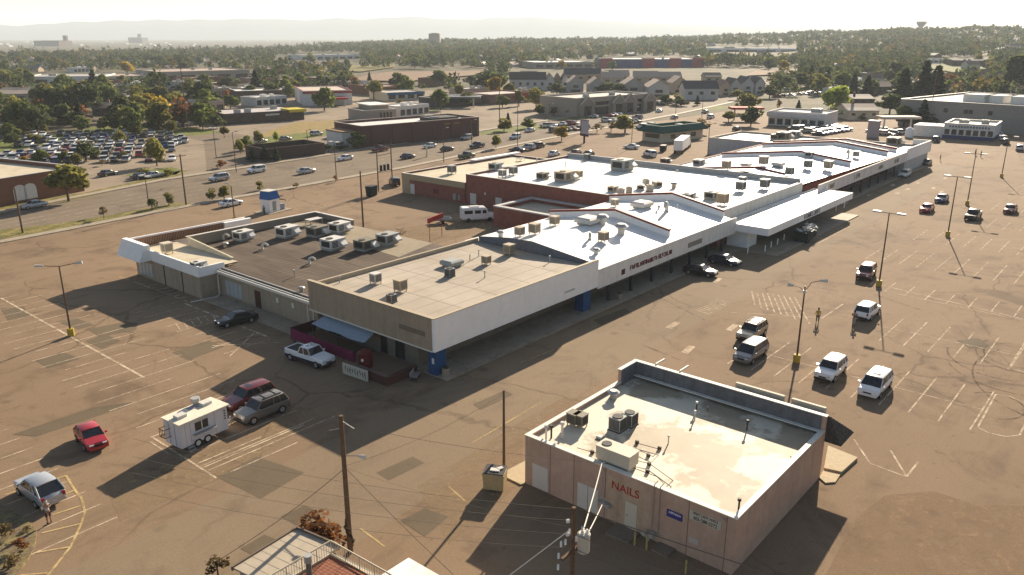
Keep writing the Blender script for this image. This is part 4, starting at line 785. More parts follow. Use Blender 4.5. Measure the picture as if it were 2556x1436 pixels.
rooftop('hood', 1468, 560, zB, 'broad white hood below the first maroon parapet ridge', 1.5, WHT, 0.0, GR_); rooftop('fan', 1503, 560, zB, 'large white fan right of the broad white hood', 1.8, WHT, 0, GR_); rooftop('fan', 1550, 585, zB, 'large white fan alone below the first maroon parapet', 1.9, WHT, 0, GR_); rooftop('cool', 1506, 604, zB, 'tan cooler in the middle of the near gabled bay', 1.0, TANU, 0, GR_); rooftop('goose', 1472, 598, zB, 'white gooseneck duct left of the lone tan cooler', 0.85, WHT, 0.6, GR_); rooftop('fan', 1488, 634, zB, 'small white fan close to the white front fascia', 1.0, WHT, 0, GR_)
rooftop('hood', 1602, 519, zB, 'broad white hood in the second gabled bay', 1.4, WHT, 0, GR_); rooftop('goose', 1664, 528, zB, 'tall white gooseneck duct below the second maroon parapet', 1.3, WHT, 0.3, GR_); rooftop('goose', 1643, 523, zB, 'short white duct left of the tall gooseneck', 0.6, WHT, 0.8, GR_); rooftop('pipe', 1690, 527, zB, 'thin vent pipe right of the tall gooseneck duct', 1.1, WHT, 0, GR_)
rooftop('cool', 1534, 516, zB, 'beige box astride the first maroon parapet ridge', 0.9, CREAM, 0, GR_); rooftop('stand', 1452, 530, zB, 'beige pipe frame at the back of the first maroon parapet', 0.6, CREAM, 0, GR_)
for p, k, s, m_, lb in [((1717, 500), 'pack', 1.05, GRY, 'dark grey air conditioner first in the front row'), ((1777, 497), 'pack', 1.15, GRY, 'dark grey air conditioner second in the front row'), ((1803, 512), 'cool', 1.4, TANU, 'tan cooler at the front corner of the big white roof'), ((1848, 478), 'cool', 1.3, GRY, 'grey cooler near the front grey wall'), ((1852, 460), 'cool', 1.0, GRY, 'smaller grey cooler behind the grey cooler'), ((1908, 472), 'cool', 1.3, GRY, 'tall grey cooler near the far front corner'), ((1355, 446), 'pack', 1.0, OLV, 'olive unit standing alone at the rear half'), ((1410, 452), 'pack', 1.6, TANU, 'long tan ducted unit at the brick wall side'), ((1444, 446), 'cool', 1.1, TANU, 'tan cooler joined to the long ducted unit'), ((1281, 437), 'cool', 1.2, GRY, 'grey cooler above the brick corner'), ((1254, 443), 'cool', 1.1, WHT, 'white cooler close to the brick parapet'), ((1238, 424), 'pack', 1.2, GRY, 'grey twin unit at the rear of the roof'), ((1553, 425), 'pack', 1.9, GRY, 'very large grey unit by the far parapet'), ((1465, 400), 'cool', 1.0, GRY, 'small dark unit on the rear parapet line')]:
    rooftop(k, *p, 5.55, lb, s, m_, 0.0, DRF)
for q, (p, k, s, m_, lb) in enumerate([((1530, 478), 'pack', 0.8, TANU, 'leftmost tan machine of the crowded cluster'), ((1550, 486), 'cond', 1.1, CREAM, 'cream condenser low in the crowded cluster'), ((1570, 482), 'cond', 1.1, TANU, 'tan condenser in the middle of the crowded cluster'), ((1598, 474), 'pack', 0.8, WHT, 'white box in the middle of the crowded cluster'), ((1622, 478), 'cond', 1.2, CREAM, 'cream condenser right in the crowded cluster'), ((1640, 466), 'pack', 0.8, TANU, 'tan machine at the right of the crowded cluster'), ((1612, 462), 'cond', 1.1, CREAM, 'cream condenser at the back of the crowded cluster'), ((1682, 470), 'fan', 1.4, TANU, 'rusty tan fan right of the crowded cluster')]): rooftop(k, *p, 5.55, lb, s, m_, 0.2*q, 'crowded plant cluster on the big white roof')
for p, lb in (((1743, 474), 'white vent stub between cluster and front row'), ((1812, 474), 'thin vent pipe behind the second dark unit'), ((1340, 410), 'vent pipe on the rear of the big roof'), ((1412, 418), 'dark vent pipe in mid big roof'), ((1495, 420), 'vent pipe left of the very large unit'), ((1690, 440), 'vent pipe by the far grey parapet')): rooftop('pipe', *p, 5.55, lb, 1.4, GRY, 0, 'vent pipes on the big white roof')
rooftop('cool', 1128, 434, 3.85, 'grey cooler on the cream rear wing roof', 1.3, GRY); rooftop('stand', 1300, 402, 3.85, 'grey equipment frame on the rear edge of the wing roof', 0.8, GRY)
for p, k, s, m_, lb in [((1661, 408), 'pack', 1.0, OLV, 'dark box at the rear left'), ((1744, 413), 'pack', 1.1, GRY, 'twin grey unit at the rear'), ((1812, 424), 'cool', 1.3, TANU, 'tan cooler beyond the grey parapet'), ((1862, 416), 'hood', 1.0, WHT, 'low white hood near the maroon gable'), ((1905, 414), 'cool', 1.4, CREAM, 'tall cream cooler on the gable ridge'), ((1942, 416), 'hood', 1.2, WHT, 'white hood before the second parapet'), ((1970, 440), 'cool', 1.3, GRY, 'grey cooler close to the strip front'), ((2016, 422), 'cool', 1.3, GRY, 'grey cooler below the second parapet'), ((2066, 425), 'cool', 1.4, CREAM, 'cream box across the second parapet'), ((2021, 392), 'pack', 1.0, WHT, 'white unit beyond the second parapet'), ((2118, 390), 'goose', 1.2, WHT, 'white duct beyond the second parapet'), ((2136, 394), 'cool', 1.1, WHT, 'white cooler in the farthest gabled bay')]: rooftop(k, *p, zC, lb+' of the far gabled roof', s, m_, 0, CR)
for p, s, m_, lb in [((1936, 349), 1.3, OLV, 'flat olive unit'), ((1955, 349), 1.8, OLV, 'taller olive unit'), ((1982, 343), 1.5, GRY, 'grey unit at the back edge'), ((2230, 362), 1.7, OLV, 'olive unit near the far front fascia')]: rooftop('pack', *p, 4.25, lb+' on the cream end store roof', s, m_, 0, ER)
rooftop('fan', 1531, 996, 3.72, 'mushroom exhaust fan by the left parapet of the nail shop roof', 1.0, GRY, 0, NR)
rooftop('cool', 1432, 1060, 3.72, 'dark legged twin cooler by the nail shop left parapet, left half', 0.75, OLV, 0, NR); rooftop('cool', 1449, 1064, 3.72, 'dark legged twin cooler by the nail shop left parapet, right half', 0.75, OLV, 0, NR)
rooftop('cond', 1541, 1072, 3.72, 'near grey ribbed condenser of the pair on the nail shop roof', 1.1, GRY, 0, NR); rooftop('cond', 1571, 1060, 3.72, 'far grey ribbed condenser of the pair on the nail shop roof', 1.05, GRY, 0, NR)
bc = thing('swamp_cooler', 'large cream swamp cooler with a round top grille above the NAILS sign', 'rooftop cooler', (42.3, 26.0, 3.72)); M().box(41.3, 24.6, 4.1, 42.5, 27.3, 5.05).box(41.25, 24.55, 5.05, 42.55, 27.35, 5.1).build('cabinet', CREAM, bc); M().tube((41.9, 26.8, 5.1), (41.9, 26.8, 5.15), 0.36, n=16).build('fan_grille', LOUV, bc); M().box(41.35, 24.7, 3.72, 42.4, 27.2, 4.1).build('stand', GRY, bc)
rooftop('hood', 1498, 1093, 3.72, 'small white topped vent box behind the swamp cooler', 0.25, WHT, 0, NR)
for p, s, m_, lb in [((1363, 1096), 1.3, WHT, 'white capped stack at the nail shop roof corner'), ((1376, 1094), 1.2, DARK, 'dark stack beside the white capped stack'), ((1403, 1094), 1.5, WHT, 'thick white stack by the twin cooler'), ((1738, 1028), 1.0, RUST, 'rusty stack in the middle of the nail shop roof'), ((1766, 1027), 0.5, RUST, 'rusty stub right of the rusty stack'), ((1864, 1075), 1.0, DARK, 'dark stack on the right of the nail shop roof'), ((1843, 1278), 1.1, DARK, 'dark stack at the near right parapet corner'), ((1973, 1150), 0.4, DARK, 'dark drain stub by the right parapet'), ((1668, 1108), 0.8, WHT, 'white stack beside the roof piping'), ((1734, 1048), 0.9, WHT, 'thin pale stack in mid nail shop roof')]: rooftop('pipe', *p, 3.72, lb, s, m_, 0, 'vent stacks on the nail shop roof')
rp = thing('roof_piping', 'looping gas pipes on blocks across the nail shop roof', 'pipes', (44, 24, 3.72)); P_ = M(); z = 3.92
for ps in [[(1585, 1105), (1648, 1122), (1630, 1140), (1590, 1122)], [(1590, 1150), (1622, 1158), (1680, 1200), (1664, 1215)], [(1440, 1118), (1495, 1133)], [(1580, 1168), (1640, 1190), (1655, 1205)]]:
    P_.path([(*G(a_, b_, z), z) for a_, b_ in ps], 0.025)
P_.build('pipe_run', RUST, rp); P2 = M()
for a_, b_ in [(1590, 1107), (1646, 1122), (1618, 1140), (1620, 1162), (1478, 1132), (1616, 1180)]:
    x, y = G(a_, b_, 3.72); P2.box(x-0.08, y-0.12, 3.7, x+0.08, y+0.12, 3.95)
P2.build('pipe_blocks', DARK, rp)
# ---------------------------------------------------------------- vehicles
def carpaint(name, c, metal=0.25, rough=0.35):
    return mat(name, c, rough, metal, coat=0.6, spec=0.5)
BASE = carpaint('car_paint_base', (0.5, 0.5, 0.5))
TYRE = mat('tyre_rubber', (0.018, 0.018, 0.018), 0.85); RIM = mat('wheel_rim', (0.45, 0.45, 0.46), 0.35, metal=0.7); CARGL = mat('car_glass', (0.018, 0.022, 0.026), 0.06, spec=0.6)
LAMP = mat('headlamp', (0.75, 0.76, 0.76), 0.12); TAIL = mat('tail_lamp', (0.30, 0.01, 0.01), 0.2); BLK = mat('black_plastic', (0.02, 0.02, 0.02), 0.6); PLATE = mat('number_plate', (0.6, 0.6, 0.6), 0.5)
PAINT = {k: carpaint('paint_'+k, c, m_) for k, c, m_ in [('white', (0.78, 0.78, 0.78), 0.0), ('silver', (0.46, 0.47, 0.49), 0.5), ('grey', (0.20, 0.205, 0.21), 0.4), ('black', (0.012, 0.012, 0.014), 0.1), ('red', (0.36, 0.012, 0.02), 0.15), ('maroon', (0.13, 0.012, 0.018), 0.2), ('blue', (0.02, 0.04, 0.16), 0.2), ('navy', (0.012, 0.018, 0.05), 0.2), ('gold', (0.36, 0.31, 0.24), 0.5), ('green', (0.03, 0.07, 0.05), 0.3), ('palegold', (0.55, 0.52, 0.46), 0.4), ('taupe', (0.17, 0.155, 0.14), 0.35)]}
KINDS_ = {  # length, half width, body stations (x, z bottom, z top), cabin (windscreen base, roof front, roof rear, rear glass base, belt, roof z)
    'sedan': (4.7, 0.90, [(2.35, 0.35, 0.62), (2.2, 0.25, 0.76), (1.2, 0.2, 0.92), (0.9, 0.2, 0.95), (-1.5, 0.2, 0.98), (-2.15, 0.25, 0.98), (-2.35, 0.38, 0.80)], (1.0, 0.25, -0.95, -1.65, 0.93, 1.45)),
    'suv': (4.7, 0.93, [(2.33, 0.42, 0.75), (2.2, 0.32, 0.98), (1.2, 0.28, 1.10), (0.9, 0.28, 1.12), (-1.9, 0.28, 1.12), (-2.25, 0.32, 1.12), (-2.35, 0.45, 0.9)], (1.05, 0.45, -1.85, -2.22, 1.10, 1.78)),
    'minivan': (4.95, 0.97, [(2.47, 0.38, 0.68), (2.3, 0.28, 0.90), (1.75, 0.25, 1.02), (1.5, 0.25, 1.05), (-2.0, 0.25, 1.08), (-2.4, 0.28, 1.08), (-2.47, 0.42, 0.85)], (1.65, 0.75, -1.95, -2.38, 1.04, 1.74)),
    'hatch': (4.0, 0.86, [(2.0, 0.35, 0.64), (1.88, 0.25, 0.80), (1.1, 0.2, 0.94), (0.85, 0.2, 0.96), (-1.4, 0.2, 1.0), (-1.85, 0.25, 0.98), (-2.0, 0.4, 0.8)], (0.95, 0.2, -1.1, -1.75, 0.94, 1.46)),
    'crossover': (4.55, 0.93, [(2.28, 0.40, 0.72), (2.12, 0.3, 0.93), (1.2, 0.27, 1.06), (0.9, 0.27, 1.08), (-1.7, 0.27, 1.10), (-2.1, 0.3, 1.06), (-2.28, 0.45, 0.85)], (1.05, 0.30, -1.35, -2.12, 1.06, 1.68)),
    'pickup': (5.6, 0.98, [(2.8, 0.48, 0.85), (2.65, 0.38, 1.02), (1.3, 0.35, 1.12), (1.0, 0.35, 1.14), (-0.7, 0.35, 1.14), (-2.7, 0.38, 1.14), (-2.8, 0.48, 1.0)], (1.15, 0.60, -0.45, -0.72, 1.12, 1.80))}
def ringsec(x, zb, zt, w, cr=0.07):
    return [(x, -w*0.88, zb), (x, -w, zb+0.2), (x, -w*1.0, (zb+zt)/2+0.08), (x, -w*0.975, zt-cr), (x, -w*0.90, zt), (x, 0, zt+0.02), (x, w*0.90, zt), (x, w*0.975, zt-cr), (x, w*1.0, (zb+zt)/2+0.08), (x, w, zb+0.2), (x, w*0.88, zb)]
def car(kind, label, cat, extras=(), paint=None, lower=None):
    L_, w, stn, (xw, xf, xr, xb, zb_, zr) = KINDS_[kind]
    t = thing({'sedan': 'sedan_car', 'suv': 'suv', 'minivan': 'minivan', 'hatch': 'hatchback_car', 'crossover': 'crossover_car', 'pickup': 'pickup_truck'}[kind], label, cat)
    P_ = paint or BASE
    B = lambda m, nm, mt, p=None, s=0: m.build(nm, mt, p or t, world=False, smooth=s)
    bd = M(); nose = [0.90, 0.97, 1, 1, 1, 0.97, 0.90]
    bd.loft([ringsec(x, a, b_, w*f) for (x, a, b_), f in zip(stn, nose)])
    B(bd, 'body', P_, None, 38)
    if lower: B(M().box(stn[-1][0]+0.12, -w-0.012, 0.36, stn[0][0]-0.12, w+0.012, 0.68), 'lower_body', lower)
    wr = w*0.80; wb = w*0.93
    def sec(x, z, ww): return [(x, -ww, z), (x, ww, z)]
    wsb, wst, rgt, rgb = sec(xw, zb_, wb), sec(xf, zr-0.03, wr), sec(xr, zr-0.03, wr), sec(xb, zb_, wb)
    B(M().poly([wsb[0], wsb[1], wst[1], wst[0]]), 'windscreen', CARGL); B(M().poly([rgb[1], rgb[0], rgt[0], rgt[1]]), 'rear_window', CARGL)
    B(M().poly([wsb[0], wst[0], rgt[0], rgb[0]]), 'side_window', CARGL); B(M().poly([wsb[1], rgb[1], rgt[1], wst[1]]), 'side_window', CARGL)
    rf = M(); rf.loft([[(x, -wr*f-0.02, z-0.05), (x, -wr*f*0.9, z+0.01), (x, 0, z+0.035), (x, wr*f*0.9, z+0.01), (x, wr*f+0.02, z-0.05)] for x, z, f in ((xf+0.06, zr-0.03, 1.0), (xf-0.15, zr, 1.0), ((xf+xr)/2, zr+0.015, 1.0), (xr+0.1, zr, 1.0), (xr-0.05, zr-0.03, 1.0))])
    B(rf, 'roof', P_, None, 40)
    pl = M()
    for s in (-1, 1):
        for (x0, z0, y0), (x1, z1, y1), r in (((xw, zb_-0.02, wb*s), (xf, zr-0.04, wr*s), 0.035), ((xb, zb_-0.02, wb*s), (xr, zr-0.04, wr*s), 0.06), (((xw+xb)/2-0.1, zb_, (wb+0.003)*s), ((xf+xr)/2-0.1, zr-0.04, (wr+0.003)*s), 0.035)): pl.tube((x0, y0, z0), (x1, y1, z1), r, n=6)
        if kind in ('suv', 'minivan', 'crossover'): pl.tube((xb+0.75, (wb)*s, zb_), (xr+0.6, (wr)*s, zr-0.04), 0.05, n=6)
    B(pl, 'pillars', P_)
    for s in (-1, 1):
        B(M().box(stn[0][0]-0.17, s*w*0.58-0.17, 0.60, stn[0][0]-0.015, s*w*0.58+0.17, 0.76) if kind not in ('suv', 'pickup') else M().box(stn[0][0]-0.15, s*w*0.62-0.15, 0.70, stn[0][0]+0.0, s*w*0.62+0.15, 0.90), 'headlight', LAMP)
        zt = stn[-2][2]; B(M().box(stn[-1][0]-0.02, s*w*0.76-0.10, zt-0.32, stn[-1][0]+0.14, s*w*0.76+0.10, zt-0.06), 'tail_light', TAIL)
        B(M().box(xw-0.25, s*(w+0.12)-0.09, zb_+0.02, xw-0.12, s*(w+0.12)+0.09, zb_+0.17), 'wing_mirror', P_)
    B(M().box(stn[0][0]-0.1, -w*0.86, 0.30, stn[0][0]+0.05, w*0.86, 0.50), 'front_bumper', BLK if kind in ('suv', 'pickup') else P_); B(M().box(stn[-1][0]-0.05, -w*0.86, 0.34, stn[-1][0]+0.1, w*0.86, 0.54), 'rear_bumper', BLK if kind in ('suv', 'pickup') else P_)
    B(M().box(stn[0][0]-0.05, -w*0.38, 0.54, stn[0][0]+0.02, w*0.38, 0.68), 'grille', BLK); B(M().box(stn[-1][0]-0.06, -0.16, 0.56, stn[-1][0]-0.01, 0.16, 0.68), 'number_plate', PLATE)
    wrad = 0.38 if kind in ('suv', 'pickup') else 0.33; ax = (L_/2-0.88, -L_/2+0.92)
    for x in ax:
        for s in (-1, 1):
            wh = B(M().tube((x, s*(w-0.20), wrad), (x, s*(w+0.03), wrad), wrad, n=16), 'wheel', TYRE, None, 40); r_ = M().tube((x, s*(w+0.03), wrad), (x, s*(w+0.045), wrad), wrad*0.62, n=12).build('rim', RIM, wh, world=False)
    if kind == 'pickup':
        B(M().box(-2.62, -w*0.82, 1.02, -0.85, w*0.82, 1.165), 'bed', BLK)
        B(M().box(-2.74, -w*0.93, 1.1, -0.78, -w*0.84, 1.2).box(-2.74, w*0.84, 1.1, -0.78, w*0.93, 1.2).box(-2.76, -w*0.84, 1.1, -2.66, w*0.84, 1.2), 'bed_rails', P_)
    if 'rack' in extras:
        r_ = M()
        for s in (-1, 1): r_.box(xr+0.2, s*wr*0.8-0.03, zr+0.03, xf-0.2, s*wr*0.8+0.03, zr+0.09)
        for x in (xr+0.6, xf-0.6): r_.box(x-0.03, -wr*0.77, zr+0.05, x+0.03, wr*0.77, zr+0.08)
        B(r_, 'roof_rack', BLK)
    if 'sunroof' in extras: B(M().box(xf-0.75, -0.38, zr+0.01, xf-0.3, 0.38, zr+0.045), 'sunroof', CARGL)
    return t
PROTO = {}
def getcar(kind, ex=()):
    k = (kind,)+tuple(ex)
    if k not in PROTO: PROTO[k] = [car(kind, '', 'car', ex), False]
    return PROTO[k]
CATS = {'sedan': 'car', 'suv': 'suv', 'minivan': 'minivan', 'hatch': 'car', 'crossover': 'car', 'pickup': 'pickup truck'}
def park(kind, color, px, py, deg, label, group=None, ex=(), cat=None, sc_=1.0, xy=None):
    pr = getcar(kind, ex); x, y = xy or G(px, py)
    o = dup(pr[0], (x, y, 0.02), R(deg), label, group, sc_, PAINT[color]); o['category'] = cat or CATS[kind]; return o
NP = 'cars parked in the right hand lot'
# the near lot: deg is the heading of the bonnet in site axes
park('suv', 'gold', 1876, 842, 180, 'pale gold boxy suv parked right behind a dark grey minivan', NP, ('rack',), 'suv')
park('minivan', 'grey', 1873, 893, 180, 'dark grey rounded minivan in front of the pale gold suv', NP, (), 'minivan')
park('suv', 'white', 2072, 938, 180, 'white boxy off road suv with black bumper beside the curved lamp post', NP)
park('minivan', 'white', 2183, 975, 180, 'white minivan with dark roof vents, nearest the nail shop', NP, ('sunroof',))
park('suv', 'white', 2163, 790, 0, 'white suv seen from behind with a person at its rear bumper', NP)
park('suv', 'maroon', 2161, 692, 185, 'dark red suv driving below the tall twin lamp post', None)
park('sedan', 'red', 2313, 528, 180, 'dark red car left of a blue car in the far bays', NP); park('sedan', 'blue', 2350, 503, 180, 'blue car right behind the far dark red car', NP)
park('pickup', 'black', 2428, 546, 180, 'black pickup with a covered bed by the far lamp post', NP); park('sedan', 'maroon', 2521, 530, 180, 'dark red car at the right edge of the far bays', NP)
park('sedan', 'black', 1748, 686, -84, 'black sedan nosing up to the kerb under the white fascia', None); park('sedan', 'navy', 1808, 660, -90, 'navy car glinting in the sun beside the white bollards', None)
park('suv', 'white', 2257, 442, 180, 'white suv standing at the far shop doors', None); park('sedan', 'black', 2312, 412, 180, 'black car by a pale sign at the far strip end', None)
# left lot
park('hatch', 'red', 0, 0, -97, 'bright red small car alone on the left lot', None, (), xy=(22.5, 64.3)); park('crossover', 'silver', 0, 0, 93, 'silver crossover by the kerb with a person standing behind it', None, (), xy=(16.6, 58.9))
park('suv', 'maroon', 0, 0, 181, 'dark red suv half in the building shadow beside the grey suv', None, ('sunroof',), xy=(35.0, 60.9)); park('suv', 'taupe', 0, 0, 181, 'grey suv hitched in front of the white food trailer', None, ('rack',), xy=(34.4, 57.9))
park('sedan', 'black', 0, 0, 170, 'black coupe parked in the shade of the low tan shop', None, xy=(46.0, 80.9))
tr = car('pickup', 'two tone white and navy pickup facing out of the shaded bay', 'pickup truck', ('sunroof',), PAINT['white'], PAINT['navy']); tr.location = (44.6, 64.9, 0.02); tr.rotation_euler = (0, 0, R(-84)); tr['category'] = 'pickup truck'
park('sedan', 'white', 577, 514, 8, 'white sedan crossing the lot beside the blue roofed kiosk', None)
# road traffic
RT_ = 'cars driving along the main road'
for kind, c_, px, py, dg, lb in [('sedan', 'silver', 85, 519, 183, 'silver sedan passing the red brick bank'), ('suv', 'silver', 548, 452, 185, 'silver suv in the near lane by the wooden pole'), ('suv', 'white', 641, 431, 185, 'white suv following the silver suv'), ('sedan', 'silver', 765, 433, 5, 'silver sedan alone in the kerbside lane'), ('sedan', 'white', 862, 400, 185, 'white sedan ahead of the maroon pickup'), ('pickup', 'maroon', 949, 378, 185, 'maroon pickup passing the brick store corner'), ('sedan', 'navy', 1018, 396, 5, 'navy sedan in the middle lane'), ('sedan', 'white', 1073, 369, 185, 'white sedan in the far lane by the brick store'), ('sedan', 'black', 1116, 377, 5, 'black sedan beside the street pole'), ('pickup', 'navy', 1191, 369, 185, 'dark navy pickup in the middle lane'), ('suv', 'silver', 1165, 349, 185, 'silver suv at the end of the brick store'), ('suv', 'black', 1345, 369, 5, 'black suv by the parked row'), ('suv', 'white', 1286, 347, 185, 'white suv on the road behind a thin pole'), ('sedan', 'black', 1398, 333, 185, 'dark sedan by the yellow tree'), ('sedan', 'silver', 1322, 330, 185, 'silver sedan near the grass verge'), ('sedan', 'grey', 1683, 297, 185, 'grey car on the bright far stretch of road'), ('sedan', 'grey', 1760, 283, 185, 'second grey car on the bright far stretch of road'), ('suv', 'white', 1774, 296, 5, 'white van on the bright far stretch of road'), ('sedan', 'silver', 1645, 281, 185, 'silver car turning off the far road')]:
    park(kind, c_, px, py, dg, lb, RT_)
for kind, c_, px, py, dg, lb in [('sedan', 'black', 270, 439, 20, 'black car leaving the bank side street'), ('sedan', 'navy', 352, 447, 12, 'dark blue car queued by the green island'), ('sedan', 'silver', 385, 443, 12, 'silver car queued by the green island'), ('sedan', 'silver', 650, 357, 10, 'silver car by the young trees near the brown enclosure'), ('sedan', 'grey', 712, 351, 10, 'grey car on the drive by the dry field'), ('suv', 'silver', 790, 339, 10, 'silver suv at the edge of the dry field'), ('pickup', 'black', 827, 346, 60, 'black pickup by the white end wall of the brick store'), ('sedan', 'navy', 1290, 379, 100, 'dark car first in the row behind the store roof'), ('suv', 'silver', 1317, 374, 100, 'silver suv second in the row behind the store roof'), ('sedan', 'white', 1383, 389, 10, 'white topped car behind the white parapet'), ('sedan', 'maroon', 1438, 386, 10, 'maroon car behind the big white roof'), ('sedan', 'black', 1470, 389, 10, 'black car behind the big white roof'), ('sedan', 'white', 1576, 371, 100, 'white car crossing toward the green roofed kiosk'), ('minivan', 'white', 1622, 390, 60, 'white van close to the rear parapet'), ('sedan', 'black', 1838, 326, 5, 'dark car on the side road by the bare tree'), ('sedan', 'black', 2230, 345, 5, 'black car beside the white tanks'), ('suv', 'black', 2336, 354, 5, 'black suv at the strip end corner'), ('suv', 'black', 2510, 360, 5, 'black suv near the white and blue shop corner'), ('suv', 'silver', 2545, 376, 5, 'silver suv at the right picture edge'), ('pickup', 'green', 1165, 395, 5, 'green pickup with load by the road edge'), ('suv', 'black', 985, 462, 60, 'black suv parked at the rear wing corner'), ('suv', 'white', 2492, 341, 5, 'white suv beside the white and blue shop'), ('suv', 'silver', 2505, 352, 5, 'silver suv near the white and blue shop')]:
    park(kind, c_, px, py, dg, lb)
for pr in PROTO.values():      # the pattern cars themselves become two more cars of the strip
    pass
# far parked cars: one small mesh each
FARM = {}
def farcar(kind):
    if kind in FARM: return FARM[kind]
    L_, w, stn, (xw, xf, xr, xb, zb_, zr) = KINDS_[kind]; m = M(); nose = [0.90, 0.97, 1, 1, 1, 0.97, 0.90]
    m.loft([ringsec(x, a, b_, w*f) for (x, a, b_), f in zip(stn, nose)]); wr, wb = w*0.8, w*0.93
    m.box(xr-0.05, -wr, zr-0.06, xf+0.05, wr, zr)
    m.cur = 1; m.loft([[(xw, -wb, zb_), (xw, wb, zb_), (xb, wb, zb_), (xb, -wb, zb_)], [(xf, -wr, zr-0.05), (xf, wr, zr-0.05), (xr, wr, zr-0.05), (xr, -wr, zr-0.05)]])
    for x in (L_/2-0.9, -L_/2+0.9):
        for s in (-1, 1): m.tube((x, s*(w-0.2), 0.34), (x, s*(w+0.03), 0.34), 0.34, n=10)
    o = m.build('parked_car', [BASE, CARGL]); o.location = (0, 0, -30); FARM[kind] = o; return o
FARUSED = set()
def farpark(kind, color, x, y, deg, label, group, z=0.02):
    src = farcar(kind)
    if kind in FARUSED: o = src.copy(); col.objects.link(o)
    else: o = src; FARUSED.add(kind)
    o.location = (x, y, z); o.rotation_euler = (0, 0, R(deg)); s = o.material_slots[0]; s.link = 'OBJECT'; s.material = PAINT[color]; tag(o, label, 'suv' if kind == 'suv' else 'car', group); return o
cw = ['white']*7+['silver']*5+['grey']*3+['black']*4+['red', 'blue', 'maroon', 'gold', 'navy']
rows_name = ['frontmost row', 'second row', 'third row', 'fourth row', 'fifth row', 'rear row']
def lot(name, a, b, rows, dx, dy, n, deg, fill=0.85, cat_=('sedan', 'suv', 'sedan', 'hatch', 'crossover', 'suv')):
    """rows of parked cars between pixel points a (row start) and b (row end); rows step by (dx, dy) metres"""
    A, Bp = G(*a), G(*b); L = math.hypot(Bp[0]-A[0], Bp[1]-A[1]); ux, uy = (Bp[0]-A[0])/L, (Bp[1]-A[1])/L
    for r in range(rows):
        for k in range(int(L/2.9)):
            if rng.random() > fill: continue
            c_ = rng.choice(cw); kd = rng.choice(cat_); x, y = A[0]+ux*k*2.9+dx*r, A[1]+uy*k*2.9+dy*r
            kn = {'sedan': 'sedan', 'suv': 'suv', 'hatch': 'hatchback', 'crossover': 'crossover', 'pickup': 'pickup'}[kd]
            farpark(kd, c_, x+rng.uniform(-.2, .2), y+rng.uniform(-.2, .2), deg+rng.uniform(-3, 3)+180*rng.randint(0, 1), f'{c_} {kn} in the {rows_name[min(r,5)]} of {name}', f'cars in {name}')
lot('the tree shaded dealer lot', (-10, 412), (462, 400), 8, 4.4, 8.6, 40, 60, 0.84)
lot('the dealer lot corner by the side street', (395, 372), (480, 352), 2, 4, 9, 12, 60, 0.9)
lot('the lot before the gabled offices', (1385, 330), (1480, 320), 2, 10, 12, 12, 95, 0.85)
lot('the tyre shop frontage', (1500, 306), (1610, 296), 2, 10, 13, 12, 95, 0.6)
lot('the lot beside the green roofed kiosk', (1600, 321), (1650, 313), 2, 7, 12, 8, 95, 0.9)
lot('the packed lot right of the white showroom', (2042, 338), (2140, 322), 3, 4.5, 6, 12, 95, 0.97)
lot('the lot with white tanks', (2210, 338), (2268, 332), 2, 6, 6, 8, 95, 0.9)
lot('the lot behind the white garage', (300, 240), (520, 232), 2, 8, 16, 30, 95, 0.4)
lot('the back street by the brown houses', (400, 258), (560, 246), 1, 8, 16, 30, 95, 0.4)
lot('the far kerb beside the dark conifers', (1940, 243), (2080, 230), 1, 8, 16, 20, 95, 0.6)
lot('the lot by the gable end houses', (1640, 262), (1700, 258), 1, 8, 16, 20, 95, 0.8)
# camper van, trailers, truck
rv = thing('camper_van', 'white camper van with a raised roof and dark side windows behind the strip', 'camper van', (104.2, 96.2, 0.02), R(-36))
B = lambda m, nm, mt, p=None, s=0: m.build(nm, mt, p or rv, world=False, smooth=s)
vb = M(); vb.loft([ringsec(x, a, b_, 1.05, 0.12) for x, a, b_ in ((3.1, 0.5, 1.0), (2.95, 0.4, 1.25), (1.9, 0.38, 1.35), (1.6, 0.38, 2.2), (1.2, 0.38, 2.55), (-2.9, 0.38, 2.6), (-3.1, 0.5, 2.45))]); B(vb, 'body', PAINT['white'], None, 30)
for s in (-1, 1):
    for x0, x1 in ((0.7, 1.4), (-0.7, 0.4), (-2.6, -1.1)): B(M().box(x0, s*1.055-0.02, 1.5, x1, s*1.055+0.02, 2.1), 'side_window', CARGL)
    B(M().box(2.95, s*0.75-0.13, 0.85, 3.08, s*0.75+0.13, 1.05), 'headlight', LAMP)
    for x in (2.0, -1.9): B(M().tube((x, s*0.85, 0.38), (x, s*1.08, 0.38), 0.38, n=14), 'wheel', TYRE)
B(M().poly([(1.92, -0.92, 1.4), (1.92, 0.92, 1.4), (1.64, 0.85, 2.15), (1.64, -0.85, 2.15)]), 'windscreen', CARGL); B(M().box(-1.5, -0.5, 2.6, 0.2, 0.5, 2.72), 'roof_pod', WHT)
ft = thing('flat_trailer', 'dark flat utility trailer standing behind the camper van', 'trailer', (98.6, 99.8, 0.02), R(-36)); B = lambda m, nm, mt, p=None, s=0: m.build(nm, mt, p or ft, world=False, smooth=s)
B(M().box(-1.8, -0.9, 0.6, 1.8, 0.9, 0.72).box(-1.8, -0.95, 0.72, 1.8, -0.88, 1.0).box(-1.8, 0.88, 0.72, 1.8, 0.95, 1.0), 'bed', GRY)
for s in (-1, 1): B(M().tube((0, s*0.95, 0.33), (0, s*1.1, 0.33), 0.33, n=12), 'wheel', TYRE)
fd = thing('food_trailer', 'white food trailer with hinged serving window, roof fans and rust rimmed rear rack', 'food trailer', (28.5, 58.2, 0.02), R(5.5)); B = lambda m, nm, mt, p=None, s=0: m.build(nm, mt, p or fd, world=False, smooth=s)
